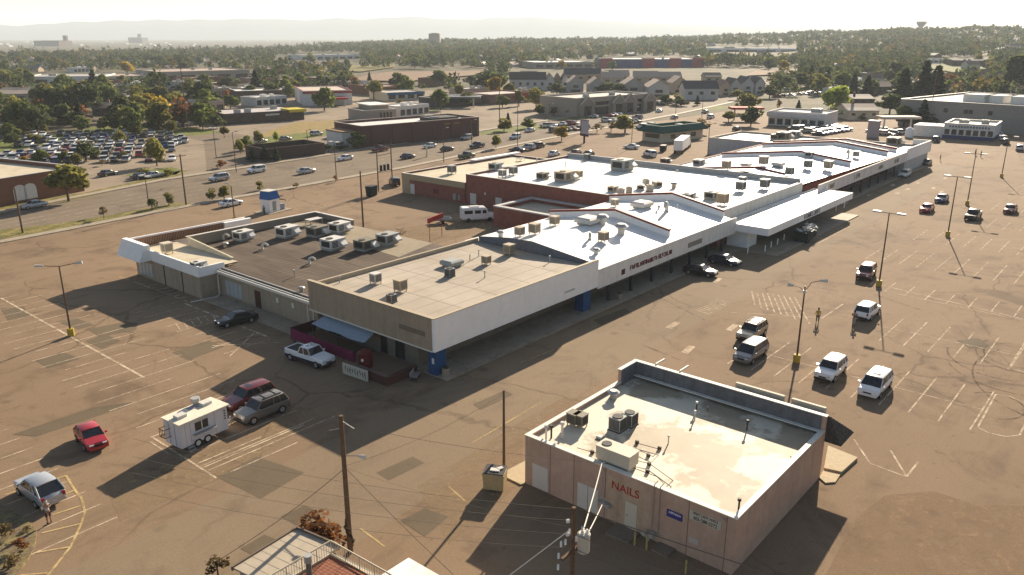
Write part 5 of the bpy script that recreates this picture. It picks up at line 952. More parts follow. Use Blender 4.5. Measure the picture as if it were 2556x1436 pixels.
TRW = mat('trailer_white', (0.66, 0.63, 0.64), 0.45, var=0.03, scale=1.5, streak=0.12); TRC = mat('trailer_roof', (0.72, 0.65, 0.52), 0.6, var=0.08, scale=1.2)
B(M().box(-2.2, -1.1, 0.42, 2.2, 1.1, 2.55), 'body', TRW); B(M().box(-2.35, -1.35, 2.55, 2.35, 1.15, 2.66), 'roof', TRC)
wn_ = B(M().box(-0.85, -1.13, 1.45, 0.35, -1.09, 2.2), 'serving_window', mat('screen_brown', (0.07, 0.055, 0.045), 0.6)); B(M().box(-0.28, -1.16, 1.45, -0.2, -1.131, 2.2).box(-0.92, -1.16, 1.4, 0.42, -1.131, 1.45).box(-0.92, -1.16, 2.2, 0.42, -1.131, 2.26), 'frame', TRIM, wn_)
B(M().box(-1.15, -1.5, 1.22, 0.95, -1.12, 1.27), 'counter_shelf', GRY); B(M().box(1.0, -1.13, 0.6, 1.75, -1.09, 2.3), 'door', TRW); B(M().box(0.99, -1.115, 0.5, 1.005, -1.101, 2.5).box(1.76, -1.115, 0.5, 1.775, -1.101, 2.5).box(-1.3, -1.115, 0.45, -1.285, -1.101, 2.5).box(-1.75, -1.115, 0.45, -1.735, -1.101, 2.5), 'seams', GRY)
sp = B(M().box(1.85, -1.12, 1.3, 2.05, -1.09, 2.35), 'menu_strip', mat('menu_white', (0.6, 0.57, 0.56), 0.6)); TXm = M()
for k in range(4): TXm.box(1.88, -1.13, 1.4+k*0.23, 2.02, -1.122, 1.52+k*0.23)
B(TXm, 'menu_lettering', mat('menu_red', (0.10, 0.03, 0.04), 0.7), sp)
for y in (-0.4, 0.4): B(M().box(-2.23, y-0.02, 0.5, -2.19, y+0.02, 2.5), 'rear_door_seam', GRY)
for x, y, s_ in ((-1.4, -0.1, 0.42), (1.2, 0.3, 0.42)): B(M().box(x-s_, y-s_*0.8, 2.66, x+s_, y+s_*0.8, 2.9), 'roof_vent', WHT)
B(M().tube((0.7, 0.85, 2.66), (0.7, 0.85, 3.0), 0.25, n=12).tube((0.7, 0.85, 3.0), (0.7, 0.85, 3.3), 0.38, n=12), 'chimney_fan', STEEL, None, 40); B(M().box(-0.2, 0.3, 2.66, 0.5, 0.9, 2.70), 'roof_hatch', mat('hatch_lilac', (0.34, 0.30, 0.34), 0.5))
for x in (-0.75, 0.15):
    for s in (-1, 1):
        wh = B(M().tube((x, s*0.98, 0.36), (x, s*1.15, 0.36), 0.36, n=16), 'wheel', TYRE, None, 40); M().tube((x, s*1.15, 0.36), (x, s*1.165, 0.36), 0.22, n=12).build('rim', WHT, wh, world=False)
B(M().box(-1.25, -1.2, 0.74, 0.65, -1.1, 0.8), 'mudguard', TRW); B(M().path([(2.2, -0.6, 0.5), (3.3, 0, 0.5), (2.2, 0.6, 0.5)], 0.06).tube((3.3, 0, 0.5), (3.9, 0, 0.52), 0.06).tube((3.2, 0, 0.0), (3.2, 0, 0.8), 0.05), 'hitch', STEEL)
rk = M().path([(-2.22, 0.2, 1.2), (-2.75, 0.2, 1.2), (-2.75, 0.9, 1.2), (-2.22, 0.9, 1.2)], 0.03).path([(-2.22, 0.2, 1.9), (-2.75, 0.2, 1.9), (-2.75, 0.9, 1.9), (-2.22, 0.9, 1.9)], 0.03)
for y in (0.2, 0.43, 0.66, 0.9): rk.tube((-2.75, y, 1.2), (-2.75, y, 1.9), 0.025)
B(rk, 'rear_rack', RUST); B(M().box(-1.75, -1.6, 0.12, -1.25, -1.3, 0.16).box(-1.75, -1.35, 0.32, -1.25, -1.1, 0.36).path([(-1.75, -1.6, 0.0), (-1.75, -1.15, 0.6)], 0.02).path([(-1.25, -1.6, 0.0), (-1.25, -1.15, 0.6)], 0.02), 'steps', GRY)
bt = thing('box_truck', 'white lorry with a long box body and pale green cab behind the end store', 'lorry', (212, 113.5, 0.02), R(-70)); B = lambda m, nm, mt, p=None, s=0: m.build(nm, mt, p or bt, world=False, smooth=s)
B(M().box(-1.25, -9.5, 1.1, 1.25, 4.5, 3.9), 'box_body', W_WHITE); B(M().box(-1.15, 4.7, 0.7, 1.15, 6.4, 2.7).box(-1.1, 6.4, 0.7, 1.1, 8.2, 1.8), 'cab', mat('cab_pale_green', (0.46, 0.50, 0.44), 0.5)); B(M().box(-1.0, 6.38, 1.8, 1.0, 6.44, 2.5), 'windscreen', CARGL)
for y in (-8, -7, 3.8, 7.2):
    for s in (-1, 1): B(M().tube((s*0.95, y, 0.5), (s*1.28, y, 0.5), 0.5, n=12), 'wheel', TYRE)
# ---------------------------------------------------------------- lamp posts, poles, wires, skips, signs, kiosk
POLE = mat('lamp_pole_brown', (0.11, 0.075, 0.05), 0.6, metal=0.2); WOODP = mat('pole_wood', (0.13, 0.082, 0.052), 0.85, var=0.2, scale=2); YEL = mat('base_yellow', (0.42, 0.31, 0.05), 0.75, var=0.15, scale=2); LUM = mat('luminaire', (0.55, 0.53, 0.50), 0.5)
def lamp_tee(x, y, h, label, base=True, arm=(0, 1), L=1.5, kind='tee', group='lamp posts of the car park'):
    t = thing('lamp_post', label, 'lamp post', (x, y, 0), 0, group); B = lambda m, nm, mt, s=0: m.build(nm, mt, t, world=False, smooth=s)
    if base: B(M().tube((0, 0, 0), (0, 0, 0.85), 0.36, n=12), 'base', YEL, 40)
    B(M().tube((0, 0, 0.8 if base else 0), (0, 0, h), 0.11, 0.07, n=8), 'pole', POLE, 40)
    ax, ay = arm
    if kind == 'tee':
        B(M().path([(-ax*L*0.6, -ay*L*0.6, h), (ax*L*0.6, ay*L*0.6, h)], 0.05), 'arm', POLE)
        for s in (-1, 1):
            B(M().obox(s*ax*L, s*ay*L, h-0.08, h+0.14, 1.0 if ax else 0.5, 1.0 if ay else 0.5, 0 if abs(ax*ay) < 0.01 else math.atan2(ay, ax)), 'luminaire', LUM)
    elif kind == 'cobra':
        for (dx, dy, dz) in ((0.55, -1.35, 1.3), (-0.3, 1.15, 0.5)):
            B(M().path([(0, 0, h-0.6), (dx*0.3, dy*0.4, h-0.6+dz*0.8), (dx, dy, h-0.6+dz)], 0.035), 'arm', POLE); B(M().tube((dx*0.9, dy*0.9, h-0.62+dz), (dx*1.4, dy*1.4, h-0.58+dz), 0.10, 0.2, n=8), 'luminaire', LUM, 40)
        B(M().tube((0, 0, h-0.75), (0, 0, h-0.45), 0.17), 'collar', LUM)
    elif kind == 'wing':
        for s in (-1, 1):
            B(M().path([(0, 0, h-0.05), (s*ax*L*1.1, s*ay*L*1.1, h+0.18)], 0.045), 'arm', POLE); B(M().tube((s*ax*L*1.0, s*ay*L*1.0, h+0.15), (s*ax*L*1.55, s*ay*L*1.55, h+0.22), 0.10, 0.17, n=8), 'luminaire', LUM, 40)
    elif kind == 'single':
        B(M().path([(0, 0, h-0.1), (ax*1.2, ay*1.2, h+0.25)], 0.04), 'arm', POLE); B(M().tube((ax*1.1, ay*1.1, h+0.22), (ax*1.8, ay*1.8, h+0.28), 0.10, 0.16, n=8), 'luminaire', LUM, 40)
    return t
lamp_tee(109.5, 28.2, 10.0, 'tall twin headed lamp post on a yellow base left of the white suv')
lamp_tee(76.8, 26.6, 8.2, 'lamp post with two curved heads rising behind the nail shop roof', kind='cobra')
lamp_tee(146.25, 28.07, 10.0, 'twin headed lamp post by the far blue car'); lamp_tee(177.2, 31.5, 10.1, 'twin headed lamp post behind the black pickup'); lamp_tee(218.6, 32.7, 9.6, 'farthest twin headed lamp post by the strip end')
lamp_tee(31.87, 91.54, 8.1, 'lamp post with two drooping wing arms in the left lot', kind='wing', arm=(0.85, -0.5))
x, y = G(586, 553); lamp_tee(x, y, 6.5, 'short lamp post on a yellow base behind the slatted fence', kind='single', arm=(0, 1))
for px, py, top, lb in [(372, 515, 440, 'thin road sign pole before the green island'), (1100, 325, 250, 'slim street lamp by the brick store end'), (770, 385, 325, 'slim lamp post between brown enclosure and brick store'), (1178, 372, 300, 'slim lamp post in the middle of the road verge'), (1292, 372, 255, 'tall street lamp behind the rear wing'), (1576, 370, 268, 'slim street lamp left of the green roofed kiosk'), (1750, 320, 245, 'slim street lamp at the bare tree'), (1765, 402, 310, 'slim lamp post in front of the end store wall'), (540, 395, 320, 'slim lamp post at the side street corner'), (1108, 405, 320, 'street lamp on the kerb behind the rear wing'), (590, 430, 330, 'slim lamp post in the side street'), (840, 448, 355, 'street lamp on the kerb left of the transformer rack'), (1370, 330, 260, 'slim lamp in the lot before the gabled offices'), (1685, 310, 240, 'slim lamp right of the tyre shop')]:
    x, y = G(px, py); lamp_tee(x, y, hgt(x, y, top), lb, False, (0.1, -1), 1.0, 'single' if (px % 3) else 'tee', 'slim street lamps along the road')
def utility(x, y, h, label, arms=1, r=0.16, ang=0.0, ins=True):
    t = thing('utility_pole', label, 'utility pole', (x, y, 0), ang); B = lambda m, nm, mt, s=0, p=None: m.build(nm, mt, p or t, world=False, smooth=s)
    B(M().tube((0, 0, 0), (0, 0, h), r, r*0.7, n=10), 'shaft', WOODP, 40)
    for k in range(arms):
        z = h-0.35-k*0.9; a = B(M().box(-1.2, -0.06, z-0.06, 1.2, 0.06, z+0.06), 'crossarm', WOODP)
        if ins:
            for xx in (-1.1, -0.55, 0.55, 1.1): B(M().tube((xx, 0, z+0.06), (xx, 0, z+0.22), 0.05, 0.04, n=6), 'insulator', LUM, 0, a)
    return t
ux, uy = G(875, 1378); u1 = utility(ux, uy, 9.8, 'leaning wooden utility pole beside the rusty shrub', 0, 0.19)
l1 = M().path([(0.05, 0, 7.0), (0.25, -0.8, 7.2), (0.3, -1.2, 7.3)], 0.03); l1.build('lamp_arm', STEEL, u1, world=False); M().tube((0.3, -1.15, 7.3), (0.36, -1.6, 7.34), 0.09, 0.14, n=8).build('street_light', LUM, u1, world=False, smooth=40)
iv = M()
for dx, dy, z in ((0.25, -0.9, 9.1), (-0.3, 0.9, 8.6)): iv.tube((0, 0, z+0.35), (dx, dy, z), 0.025)
iv.build('bracket', STEEL, u1, world=False); vi = M()
for k in range(7): vi.tube((0.1*math.sin(k), 0.12*math.cos(k), 0.2+k*0.36), (0.2*math.sin(k+1), 0.2*math.cos(k+2), 0.55+k*0.36), 0.16, 0.1, n=6)
vi.build('dead_creeper', mat('dead_vine', (0.05, 0.032, 0.02), 0.9), u1, world=False)
ux2, uy2 = G(1258, 1172); utility(ux2, uy2, 6.7, 'slim wooden pole standing behind the yellow dumpster', 0, 0.12)
u3x, u3y = G(1433, 1262, 10.9); u3 = utility(u3x, u3y, 10.8, 'wooden pole with transformer and insulators in the foreground', 0, 0.145)
M().tube((0.42, -0.32, 8.3), (0.42, -0.32, 9.25), 0.30, n=14).tube((0.42, -0.32, 9.25), (0.42, -0.32, 9.33), 0.33, 0.25, n=14).build('transformer', mat('transformer_grey', (0.5, 0.47, 0.40), 0.5), u3, world=False, smooth=40)
for dx, dy in ((0.32, -0.30), (0.54, -0.42)): M().tube((dx, dy, 9.33), (dx, dy, 9.5), 0.10, 0.05, n=8).build('bushing', mat('porcelain', (0.75, 0.72, 0.66), 0.25), u3, world=False, smooth=40)
M().box(-0.9, -0.07, 8.35, 0.9, 0.07, 8.47).build('crossarm', WOODP, u3, world=False)
for xx, yy, z in ((-0.5, 0.35, 9.0), (-0.35, 0.2, 9.1), (-0.75, 0.3, 8.5), (0.1, 0.3, 9.4), (0.3, -0.3, 9.7), (-0.1, -0.25, 9.35), (-0.9, 0.2, 8.0)):
    ii = M()
    for k in range(4): ii.tube((xx, yy, z-k*0.075), (xx+0.02, yy, z-k*0.075-0.035), 0.065, 0.045, n=7)
    ii.build('insulator', MATS['porcelain'], u3, world=False)
for dz in (0.0, 0.72): M().tube((-0.18, 0.12, 10.1-dz), (-0.30, 0.20, 10.1-dz), 0.10, n=8).build('ball_insulator', MATS['porcelain'], u3, world=False, smooth=40)
WIRE = mat('wire_grey', (0.15, 0.12, 0.095), 0.8, spec=0.1); WIRED = mat('wire_dark', (0.10, 0.08, 0.065), 0.6)
def wire(a, b, sag, label, ma=WIRE, r=0.022, thick=None):
    a, b = Vector(a), Vector(b); pts = []
    for k in range(17):
        u = k/16; p = a.lerp(b, u); p.z -= sag*4*u*(1-u); pts.append(tuple(p))
    o = M().path(pts, r, 5).build('overhead_cable', ma); tag(o, label, 'cable', 'overhead cables'); return o
P1 = Vector((ux, uy, 0)); P2_ = Vector((ux2, uy2, 0)); P3 = Vector((u3x, u3y, 0))
wire(P1+Vector((0, 0, 9.2)), (40.5, 26.2, 4.4), 0.3, 'thin cable from the leaning pole across to the nail shop mast', WIRED, 0.012)
for k, (z, yy, nm_) in enumerate(((10.7, 1095, 'top'), (10.1, 1140, 'second'), (9.35, 1180, 'third'), (8.6, 1225, 'lowest'))):
    wire(P3+Vector((-0.1*k, 0.1*k, z)), (*G(330, yy, z+0.3), z+0.3), 0.55, nm_+' cable running left from the transformer pole', WIRE, 0.009)
for k, (z, q) in enumerate(((10.75, (34.0, -14, 10.6)), (9.9, (33.0, -14, 9.8)), (9.3, (32.0, -14, 9.2)), (8.5, (31, -14, 8.4)))): wire(P3+Vector((0.05, -0.1, z)), q, 0.5, ('top', 'second', 'third', 'lowest')[k]+' cable running right from the transformer pole', WIRE, 0.024 if k == 0 else 0.016)
wire(P3+Vector((0.35, -0.3, 9.4)), (40.45, 26.2, 4.5), 0.15, 'thick pale service cable to the mast on the nail shop', mat('cable_pale', (0.55, 0.53, 0.48), 0.5), 0.035)
wire(P3+Vector((0.5, -0.35, 9.0)), (40.6, 25.9, 1.9), 0.1, 'beaded service cable down to the wall bracket', MATS['cable_pale'], 0.03); wire(P3+Vector((-0.05, 0.1, 9.7)), P1+Vector((0, 0, 6.2)), 0.3, 'sagging dark cable between the two near poles', WIRED, 0.006)
wire(P1+Vector((0, 0, 6.25)), (*G(1190, 1490, 6.0), 6.0), 0.12, 'dark cable dropping from the leaning pole to the lower right', WIRED, 0.016)
wire(P1+Vector((0, 0, 6.15)), (18.2, 36.4, 4.5), 0.25, 'dark cable from the leaning pole down to the near house', WIRED, 0.018); wire(P1+Vector((0, 0, 6.3)), P2_+Vector((0, 0, 6.4)), 0.5, 'cable from the leaning pole to the slim pole', WIRED, 0.01)
wire(P3+Vector((-0.2, 0.1, 9.6)), (22.5, 27.0, 0.2), 0.0, 'white sleeved guy wire slanting left from the transformer pole', MATS['cable_pale'], 0.03)
for px, py, top, lb, n_ in [(907, 570, 428, 'bare wooden pole rising behind the pale roof edge', 0), (465, 513, 385, 'wooden pole on the kerb by the roadside shrubs', 1), (57, 582, 470, 'wooden pole at the left grass verge', 0), (1247, 320, 188, 'very tall pole standing behind the brick store', 0), (470, 330, 150, 'tall thin pole among the yellow trees', 0), (2318, 315, 175, 'large wooden pole with crossarm before the grey warehouse', 1), (2334, 240, 130, 'tall distant pole among the dark conifers', 0), (1462, 330, 262, 'pole behind the roadside sign', 0)]:
    x, y = G(px, py); utility(x, y, hgt(x, y, top), lb, n_, 0.17)
# transformer rack behind the rear wing
(xa, ya), (xb_, yb) = G(945, 478), G(980, 470); tk = thing('transformer_rack', 'pair of poles carrying three dark transformers behind the rear wing', 'transformer rack', (xa, ya, 0))
for x, y, h in ((xa, ya, 8.6), (xb_, yb, 10.4)): M().tube((x, y, 0), (x, y, h), 0.14, 0.11).build('pole', WOODP, tk)
M().tube((xa, ya, 7.6), (xb_, yb, 7.7), 0.06).tube((xa, ya, 4.2), (xb_, yb, 4.2), 0.1).build('beam', WOODP, tk)
for f in (0.25, 0.5, 0.75): M().tube((xa+(xb_-xa)*f, ya+(yb-ya)*f, 4.3), (xa+(xb_-xa)*f, ya+(yb-ya)*f, 5.5), 0.3, n=10).build('transformer', mat('transformer_dark', (0.04, 0.045, 0.045), 0.6), tk)
def skip(x, y, z, L, W, H, rz, label, ma, lidm, name='dumpster', cat='dumpster'):
    t = thing(name, label, cat, (x, y, 0.02), rz); B = lambda m, nm, mt: m.build(nm, mt, t, world=False)
    b_ = M(); b_.loft([[(-L/2*0.92, -W/2*0.85, 0.12), (L/2*0.92, -W/2*0.85, 0.12), (L/2*0.92, W/2*0.85, 0.12), (-L/2*0.92, W/2*0.85, 0.12)], [(-L/2, -W/2, H), (L/2, -W/2, H), (L/2, W/2, H), (-L/2, W/2, H)]]); B(b_, 'bin', ma)
    rb_ = M().box(-L/2-0.04, -W/2-0.05, H-0.1, L/2+0.04, -W/2+0.02, H+0.02).box(-L/2-0.04, W/2-0.02, H-0.1, L/2+0.04, W/2+0.05, H+0.02); B(rb_, 'rim', ma)
    if lidm:
        for s in (-1, 1): B(M().box(s*L/4-L/4+0.03, -W/2+0.03, H+0.02, s*L/4+L/4-0.03, W/2-0.03, H+0.09), 'lid', lidm)
    return t
gx, gy = G(1236, 1218); skip(gx, gy, 0, 1.6, 1.4, 1.45, R(-62), 'faded yellow dumpster with black lids left of the nail shop', mat('dumpster_yellow', (0.42, 0.33, 0.18), 0.7, var=0.1, scale=1.5, streak=0.2), mat('lid_black', (0.03, 0.03, 0.033), 0.5))
tag(M().obox(gx-0.1, gy-0.1, 1.56, 1.64, 0.4, 0.7, 0.5).obox(gx+0.3, gy-0.25, 1.56, 1.66, 0.3, 0.4, 1.2).build('refuse_bags', WHT), 'white rubbish lying on the lids of the yellow dumpster', 'rubbish')
gx, gy = G(2010, 598); sk_ = skip(gx, gy, 0, 6.0, 2.3, 1.7, R(6), 'dark green skip heaped with white debris before the canopy', mat('skip_green', (0.012, 0.028, 0.026), 0.6, var=0.2, scale=1), None, 'skip', 'skip')
db = M(); r2 = random.Random(4)
for k in range(34):
    a = r2.uniform(0, 6.28); cx, cy = gx+r2.uniform(-2.4, 2.6), gy+r2.uniform(-0.8, 0.8); p = Vector((cx, cy, 1.6+r2.uniform(0, 0.6))); q = p+Vector((math.cos(a)*r2.uniform(0.6, 1.6), math.sin(a)*0.9, r2.uniform(-0.3, 0.5))); db.tube(p, q, r2.uniform(0.06, 0.25), n=4)
tag(db.build('debris', mat('debris_white', (0.62, 0.61, 0.58), 0.7)), 'white broken boards heaped in the dark green skip', 'debris', None, 'stuff')
for px, py, lb, L, H in ((928, 490, 'tall dark dumpster by the bare wooden pole', 2.2, 2.1), (1655, 378, 'black dumpster behind the truck on the bright lot', 3.0, 1.7)):
    x, y = G(px, py); skip(x, y, 0, L, 1.6, H, 0.3, lb, MATS['skip_green'], MATS['lid_black'])
# blue roofed kiosk
kx, ky = G(676, 528); kk = thing('ice_kiosk', 'small white kiosk with tall blue tapered roof and side canopy', 'kiosk', (kx, ky, 0), R(12)); B = lambda m, nm, mt: m.build(nm, mt, kk, world=False)
B(M().box(-1.3, -1.2, 0.1, 1.3, 1.2, 2.5), 'wall', W_WHITE); rfk = M(); rfk.loft([[(-1.4, -1.3, 2.5), (1.4, -1.3, 2.5), (1.4, 1.3, 2.5), (-1.4, 1.3, 2.5)], [(-1.2, -1.1, 4.0), (0.95, -1.1, 4.0), (0.95, 1.1, 4.0), (-1.2, 1.1, 4.0)]]); B(rfk, 'roof', mat('kiosk_blue', (0.03, 0.12, 0.36), 0.5))
B(M().box(-1.25, -1.15, 4.0, 1.0, 1.15, 4.12), 'roof_cap', WHT); B(M().loft([[(1.3, -1.2, 2.3), (3.1, -1.2, 1.7), (3.1, 1.2, 1.7), (1.3, 1.2, 2.3)], [(1.3, -1.2, 2.42), (3.1, -1.2, 1.82), (3.1, 1.2, 1.82), (1.3, 1.2, 2.42)]]), 'side_canopy', mat('canopy_maroon', (0.07, 0.035, 0.035), 0.7)); B(M().box(1.35, -1.1, 0.1, 2.6, 1.0, 1.2), 'ice_bin', mat('bin_blue_grey', (0.30, 0.33, 0.40), 0.6))
for y in (-1.1, 1.1): B(M().tube((3.0, y, 0), (3.0, y, 1.75), 0.05), 'post', WHT)
B(M().box(-0.6, -1.24, 0.3, 0.3, -1.2, 2.1), 'service_panel', GRY); struct('concrete_pad', M().obox(kx+0.6, ky, -0.02, 0.1, 6.2, 4.0, R(12)), C_CONC)
# red frame sign, roadside sign, billboard etc.
(xa, ya), (xb_, yb) = G(1073, 603), G(1103, 590); rs = thing('red_frame_sign', 'red painted steel sign frame on two thin legs in the back yard', 'sign', (xa, ya, 0)); RDP = mat('red_frame', (0.32, 0.04, 0.03), 0.6)
for x, y in ((xa, ya), (xb_, yb)): M().tube((x, y, 0), (x, y, 3.2), 0.05).build('leg', RDP, rs)
an_ = math.atan2(yb-ya, xb_-xa); M().obox((xa+xb_)/2, (ya+yb)/2, 3.1, 3.9, math.hypot(xb_-xa, yb-ya)+0.9, 0.2, an_).build('board', RDP, rs)
sx_, sy_ = G(1458, 358); rsn = thing('roadside_sign', 'tall roadside sign with lilac board on a dark post by the road', 'sign', (sx_, sy_, 0), R(-20)); B = lambda m, nm, mt: m.build(nm, mt, rsn, world=False)
B(M().box(-0.2, -0.25, 0, 0.2, 0.25, 2.4), 'post', mat('post_plum', (0.07, 0.03, 0.035), 0.6)); B(M().box(-0.25, -2.0, 2.2, 0.25, 2.0, 2.9), 'lower_board', MATS['post_plum']); B(M().box(-0.2, -1.9, 2.9, 0.2, 1.5, 7.0), 'board', mat('sign_lilac', (0.42, 0.40, 0.44), 0.6)); B(M().box(-0.25, 1.5, 2.9, 0.25, 1.9, 7.0).box(-0.25, -1.9, 7.0, 0.25, 1.9, 7.3), 'frame', mat('frame_navy', (0.03, 0.035, 0.08), 0.5))
x, y = G(2178, 343); tag(M().box(x-1.2, y-1.6, 0, x+1.2, y+1.6, 5.0).box(x-1.3, y-1.7, 5.0, x+1.3, y+1.7, 5.5).build('sign_tower', mat('tower_plum', (0.33, 0.28, 0.30), 0.6)), 'square plum sign tower beside the packed car lot', 'sign')
x, y = G(1065, 392); tag(M().box(x-0.03, y-0.3, 0, x+0.03, y+0.3, 0.3).loft([[(x, y-0.3, 0.3), (x, y+0.3, 0.3), (x+0.02, y+0.3, 0.3)], [(x, y-0.45, 3.2), (x, y+0.2, 3.4), (x+0.02, y+0.2, 3.4)]]).build('feather_flag', mat('flag_cream', (0.7, 0.62, 0.42), 0.8)), 'cream feather flag on the road verge', 'flag')
for px, py, lb in ((2268, 343, 'white storage tank nearest the strip end'), (2292, 332, 'round white tank behind the nearest tank')):
    x, y = G(px, py); tag(M().tube((x, y, 0), (x, y, 2.6), 1.3, n=14).tube((x, y, 2.6), (x, y, 3.3), 1.3, 0.4, n=14).build('storage_tank', W_WHITE, smooth=40), lb, 'tank', 'white tanks by the strip end')
x, y = G(2295, 398); tag(M().tube((x, y, 0), (x, y, 2.6), 1.3, n=14).tube((x, y, 2.6), (x, y, 2.9), 1.3, 0.9, n=14).build('feed_tank', mat('tank_cream', (0.6, 0.57, 0.46), 0.6), smooth=40), 'cream round tank at the far doors of the strip', 'tank')
ct = thing('shopping_cart_heap', 'tangle of dark metal racks at the edge of the pale roof', 'rack', (*G(996, 592), 0)); cx_, cy_ = G(996, 592); hp = M(); r3 = random.Random(9)
for k in range(16): hp.tube((cx_+r3.uniform(-1, 1), cy_+r3.uniform(-1, 1), r3.uniform(0, 1.4)), (cx_+r3.uniform(-1, 1), cy_+r3.uniform(-1, 1), r3.uniform(0.2, 1.8)), 0.03, n=4)
hp.build('racks', RUST, ct)
# foreground roofs at the bottom edge
PB = mat('metal_roof_buff', (0.40, 0.34, 0.26), 0.6, var=0.06, scale=0.6, streak=0.0)
hs = thing('near_house', 'house at the bottom edge with buff seamed metal roof', 'house', (20.5, 33.2, 0))
a0, a1 = G(583, 1422, 4.3), G(740, 1325, 4.3); dv = Vector((a1[0]-a0[0], a1[1]-a0[1], 0)).normalized(); nv = Vector((dv.y, -dv.x, 0))
def Q(u, v, z): p = Vector((a0[0], a0[1], 0))+dv*u+nv*v; return (p.x, p.y, z)
Lh = math.hypot(a1[0]-a0[0], a1[1]-a0[1])
M().loft([[Q(0, 0, 4.3), Q(Lh, 0, 4.3), Q(Lh, 3.6, 4.55), Q(0, 3.6, 4.55)], [Q(0, 0, 4.42), Q(Lh, 0, 4.42), Q(Lh, 3.6, 4.67), Q(0, 3.6, 4.67)]]).build('roof', PB, hs)
sm_ = M()
for k in range(1, 7): sm_.loft([[Q(Lh*k/7-0.02, 0.05, 4.422), Q(Lh*k/7+0.02, 0.05, 4.422), Q(Lh*k/7+0.02, 0.05, 4.432), Q(Lh*k/7-0.02, 0.05, 4.432)], [Q(Lh*k/7-0.02, 3.6, 4.672), Q(Lh*k/7+0.02, 3.6, 4.672), Q(Lh*k/7+0.02, 3.6, 4.682), Q(Lh*k/7-0.02, 3.6, 4.682)]])
sm_.build('seams', PB, hs); M().loft([[Q(0.2, 0.25, 0), Q(Lh-0.2, 0.25, 0), Q(Lh-0.2, 12, 0), Q(0.2, 12, 0)], [Q(0.2, 0.25, 4.3), Q(Lh-0.2, 0.25, 4.3), Q(Lh-0.2, 12, 4.5), Q(0.2, 12, 4.5)]]).build('wall', mat('house_grey', (0.25, 0.22, 0.18), 0.8), hs)
M().loft([[Q(-0.08, -0.1, 4.25), Q(Lh+0.08, -0.1, 4.25), Q(Lh+0.08, 0.0, 4.25), Q(-0.08, 0, 4.25)], [Q(-0.08, -0.1, 4.5), Q(Lh+0.08, -0.1, 4.5), Q(Lh+0.08, 0, 4.5), Q(-0.08, 0, 4.5)]]).loft([[Q(Lh, 0.0, 4.25), Q(Lh+0.1, 0, 4.25), Q(Lh+0.1, 3.6, 4.5), Q(Lh, 3.6, 4.5)], [Q(Lh, 0, 4.56), Q(Lh+0.1, 0, 4.56), Q(Lh+0.1, 3.6, 4.8), Q(Lh, 3.6, 4.8)]]).build('gutter', mat('gutter_brown', (0.16, 0.12, 0.09), 0.6), hs)
b0, b1, b2 = G(825, 1385, 5.2), G(1000, 1470, 5.2), G(700, 1460, 5.2)
dk = M().poly([(*b0, 5.2), (*b1, 5.2), (b1[0]+b2[0]-b0[0], b1[1]+b2[1]-b0[1], 5.2), (*b2, 5.2)]); dk.build('tiled_terrace', mat('terracotta', (0.33, 0.13, 0.075), 0.7, var=0.15, scale=2.5), hs)
tl_ = M(); e1 = Vector((b1[0]-b0[0], b1[1]-b0[1], 0)); e2_ = Vector((b2[0]-b0[0], b2[1]-b0[1], 0))
for k in range(1, 16):
    p = Vector((*b0, 5.203))+e1*(k/16); q = p+e2_; n_ = e1.normalized()*0.02; tl_.poly([tuple(p-n_), tuple(p+n_), tuple(q+n_), tuple(q-n_)])
    p = Vector((*b0, 5.2045))+e2_*(k/16); q = p+e1; n_ = e2_.normalized()*0.02; tl_.poly([tuple(p-n_), tuple(p+n_), tuple(q+n_), tuple(q-n_)])
tl_.build('tile_joints', mat('joint_dark', (0.17, 0.07, 0.045), 0.8), hs)
bx = M(); ed = [b2, b0, b1]
for (xa_, ya_), (xc_, yc_) in zip(ed, ed[1:]):
    v_ = Vector((xc_-xa_, yc_-ya_, 0)); bx.obox((xa_+xc_)/2, (ya_+yc_)/2, 4.9, 5.26, v_.length+0.1, 0.14, math.atan2(v_.y, v_.x))
bx.build('terrace_edge', mat('edge_cream', (0.50, 0.43, 0.32), 0.7), hs); M().poly([(*b0, 5.15), (*b1, 5.15), (b1[0]+b2[0]-b0[0], b1[1]+b2[1]-b0[1], 5.15), (*b2, 5.15)]).build('terrace_slab', C_CONC, hs)
RC = mat('railing_cream', (0.55, 0.47, 0.34), 0.6); r0, r1, r2_ = G(825, 1350, 6.1), G(985, 1440, 6.1), G(660, 1446, 6.1)
rr = M()
for (xa_, ya_), (xc_, yc_) in (((r0), (r1)), ((r0), (r2_))):
    rr.tube((xa_, ya_, 6.1), (xc_, yc_, 6.1), 0.045, n=6).tube((xa_, ya_, 5.3), (xc_, yc_, 5.3), 0.03, n=6); n_ = 26
    for k in range(n_): rr.tube((xa_+(xc_-xa_)*k/n_, ya_+(yc_-ya_)*k/n_, 5.3), (xa_+(xc_-xa_)*k/n_, ya_+(yc_-ya_)*k/n_, 6.1), 0.012 if k % 6 else 0.03, n=4)
rr.build('railing', RC, hs); cx_, cy_ = G(768, 1386, 6.9); ch = M().tube((cx_, cy_, 4.5), (cx_, cy_, 6.5), 0.15, n=12); cho = ch.build('flue', mat('flue_grey', (0.16, 0.15, 0.13), 0.6), hs, smooth=40); M().tube((cx_, cy_, 6.5), (cx_, cy_, 6.9), 0.21, n=12).build('cap', STEEL, cho, smooth=40)
c0, c1, c2 = G(1020, 1393, 4.2), G(1120, 1450, 4.2), G(930, 1450, 4.2); wr_ = thing('white_roof_shed', 'white roofed shed cut by the bottom edge left of the transformer pole', 'shed', (*c0, 0)); c3 = (c1[0]+c2[0]-c0[0], c1[1]+c2[1]-c0[1])
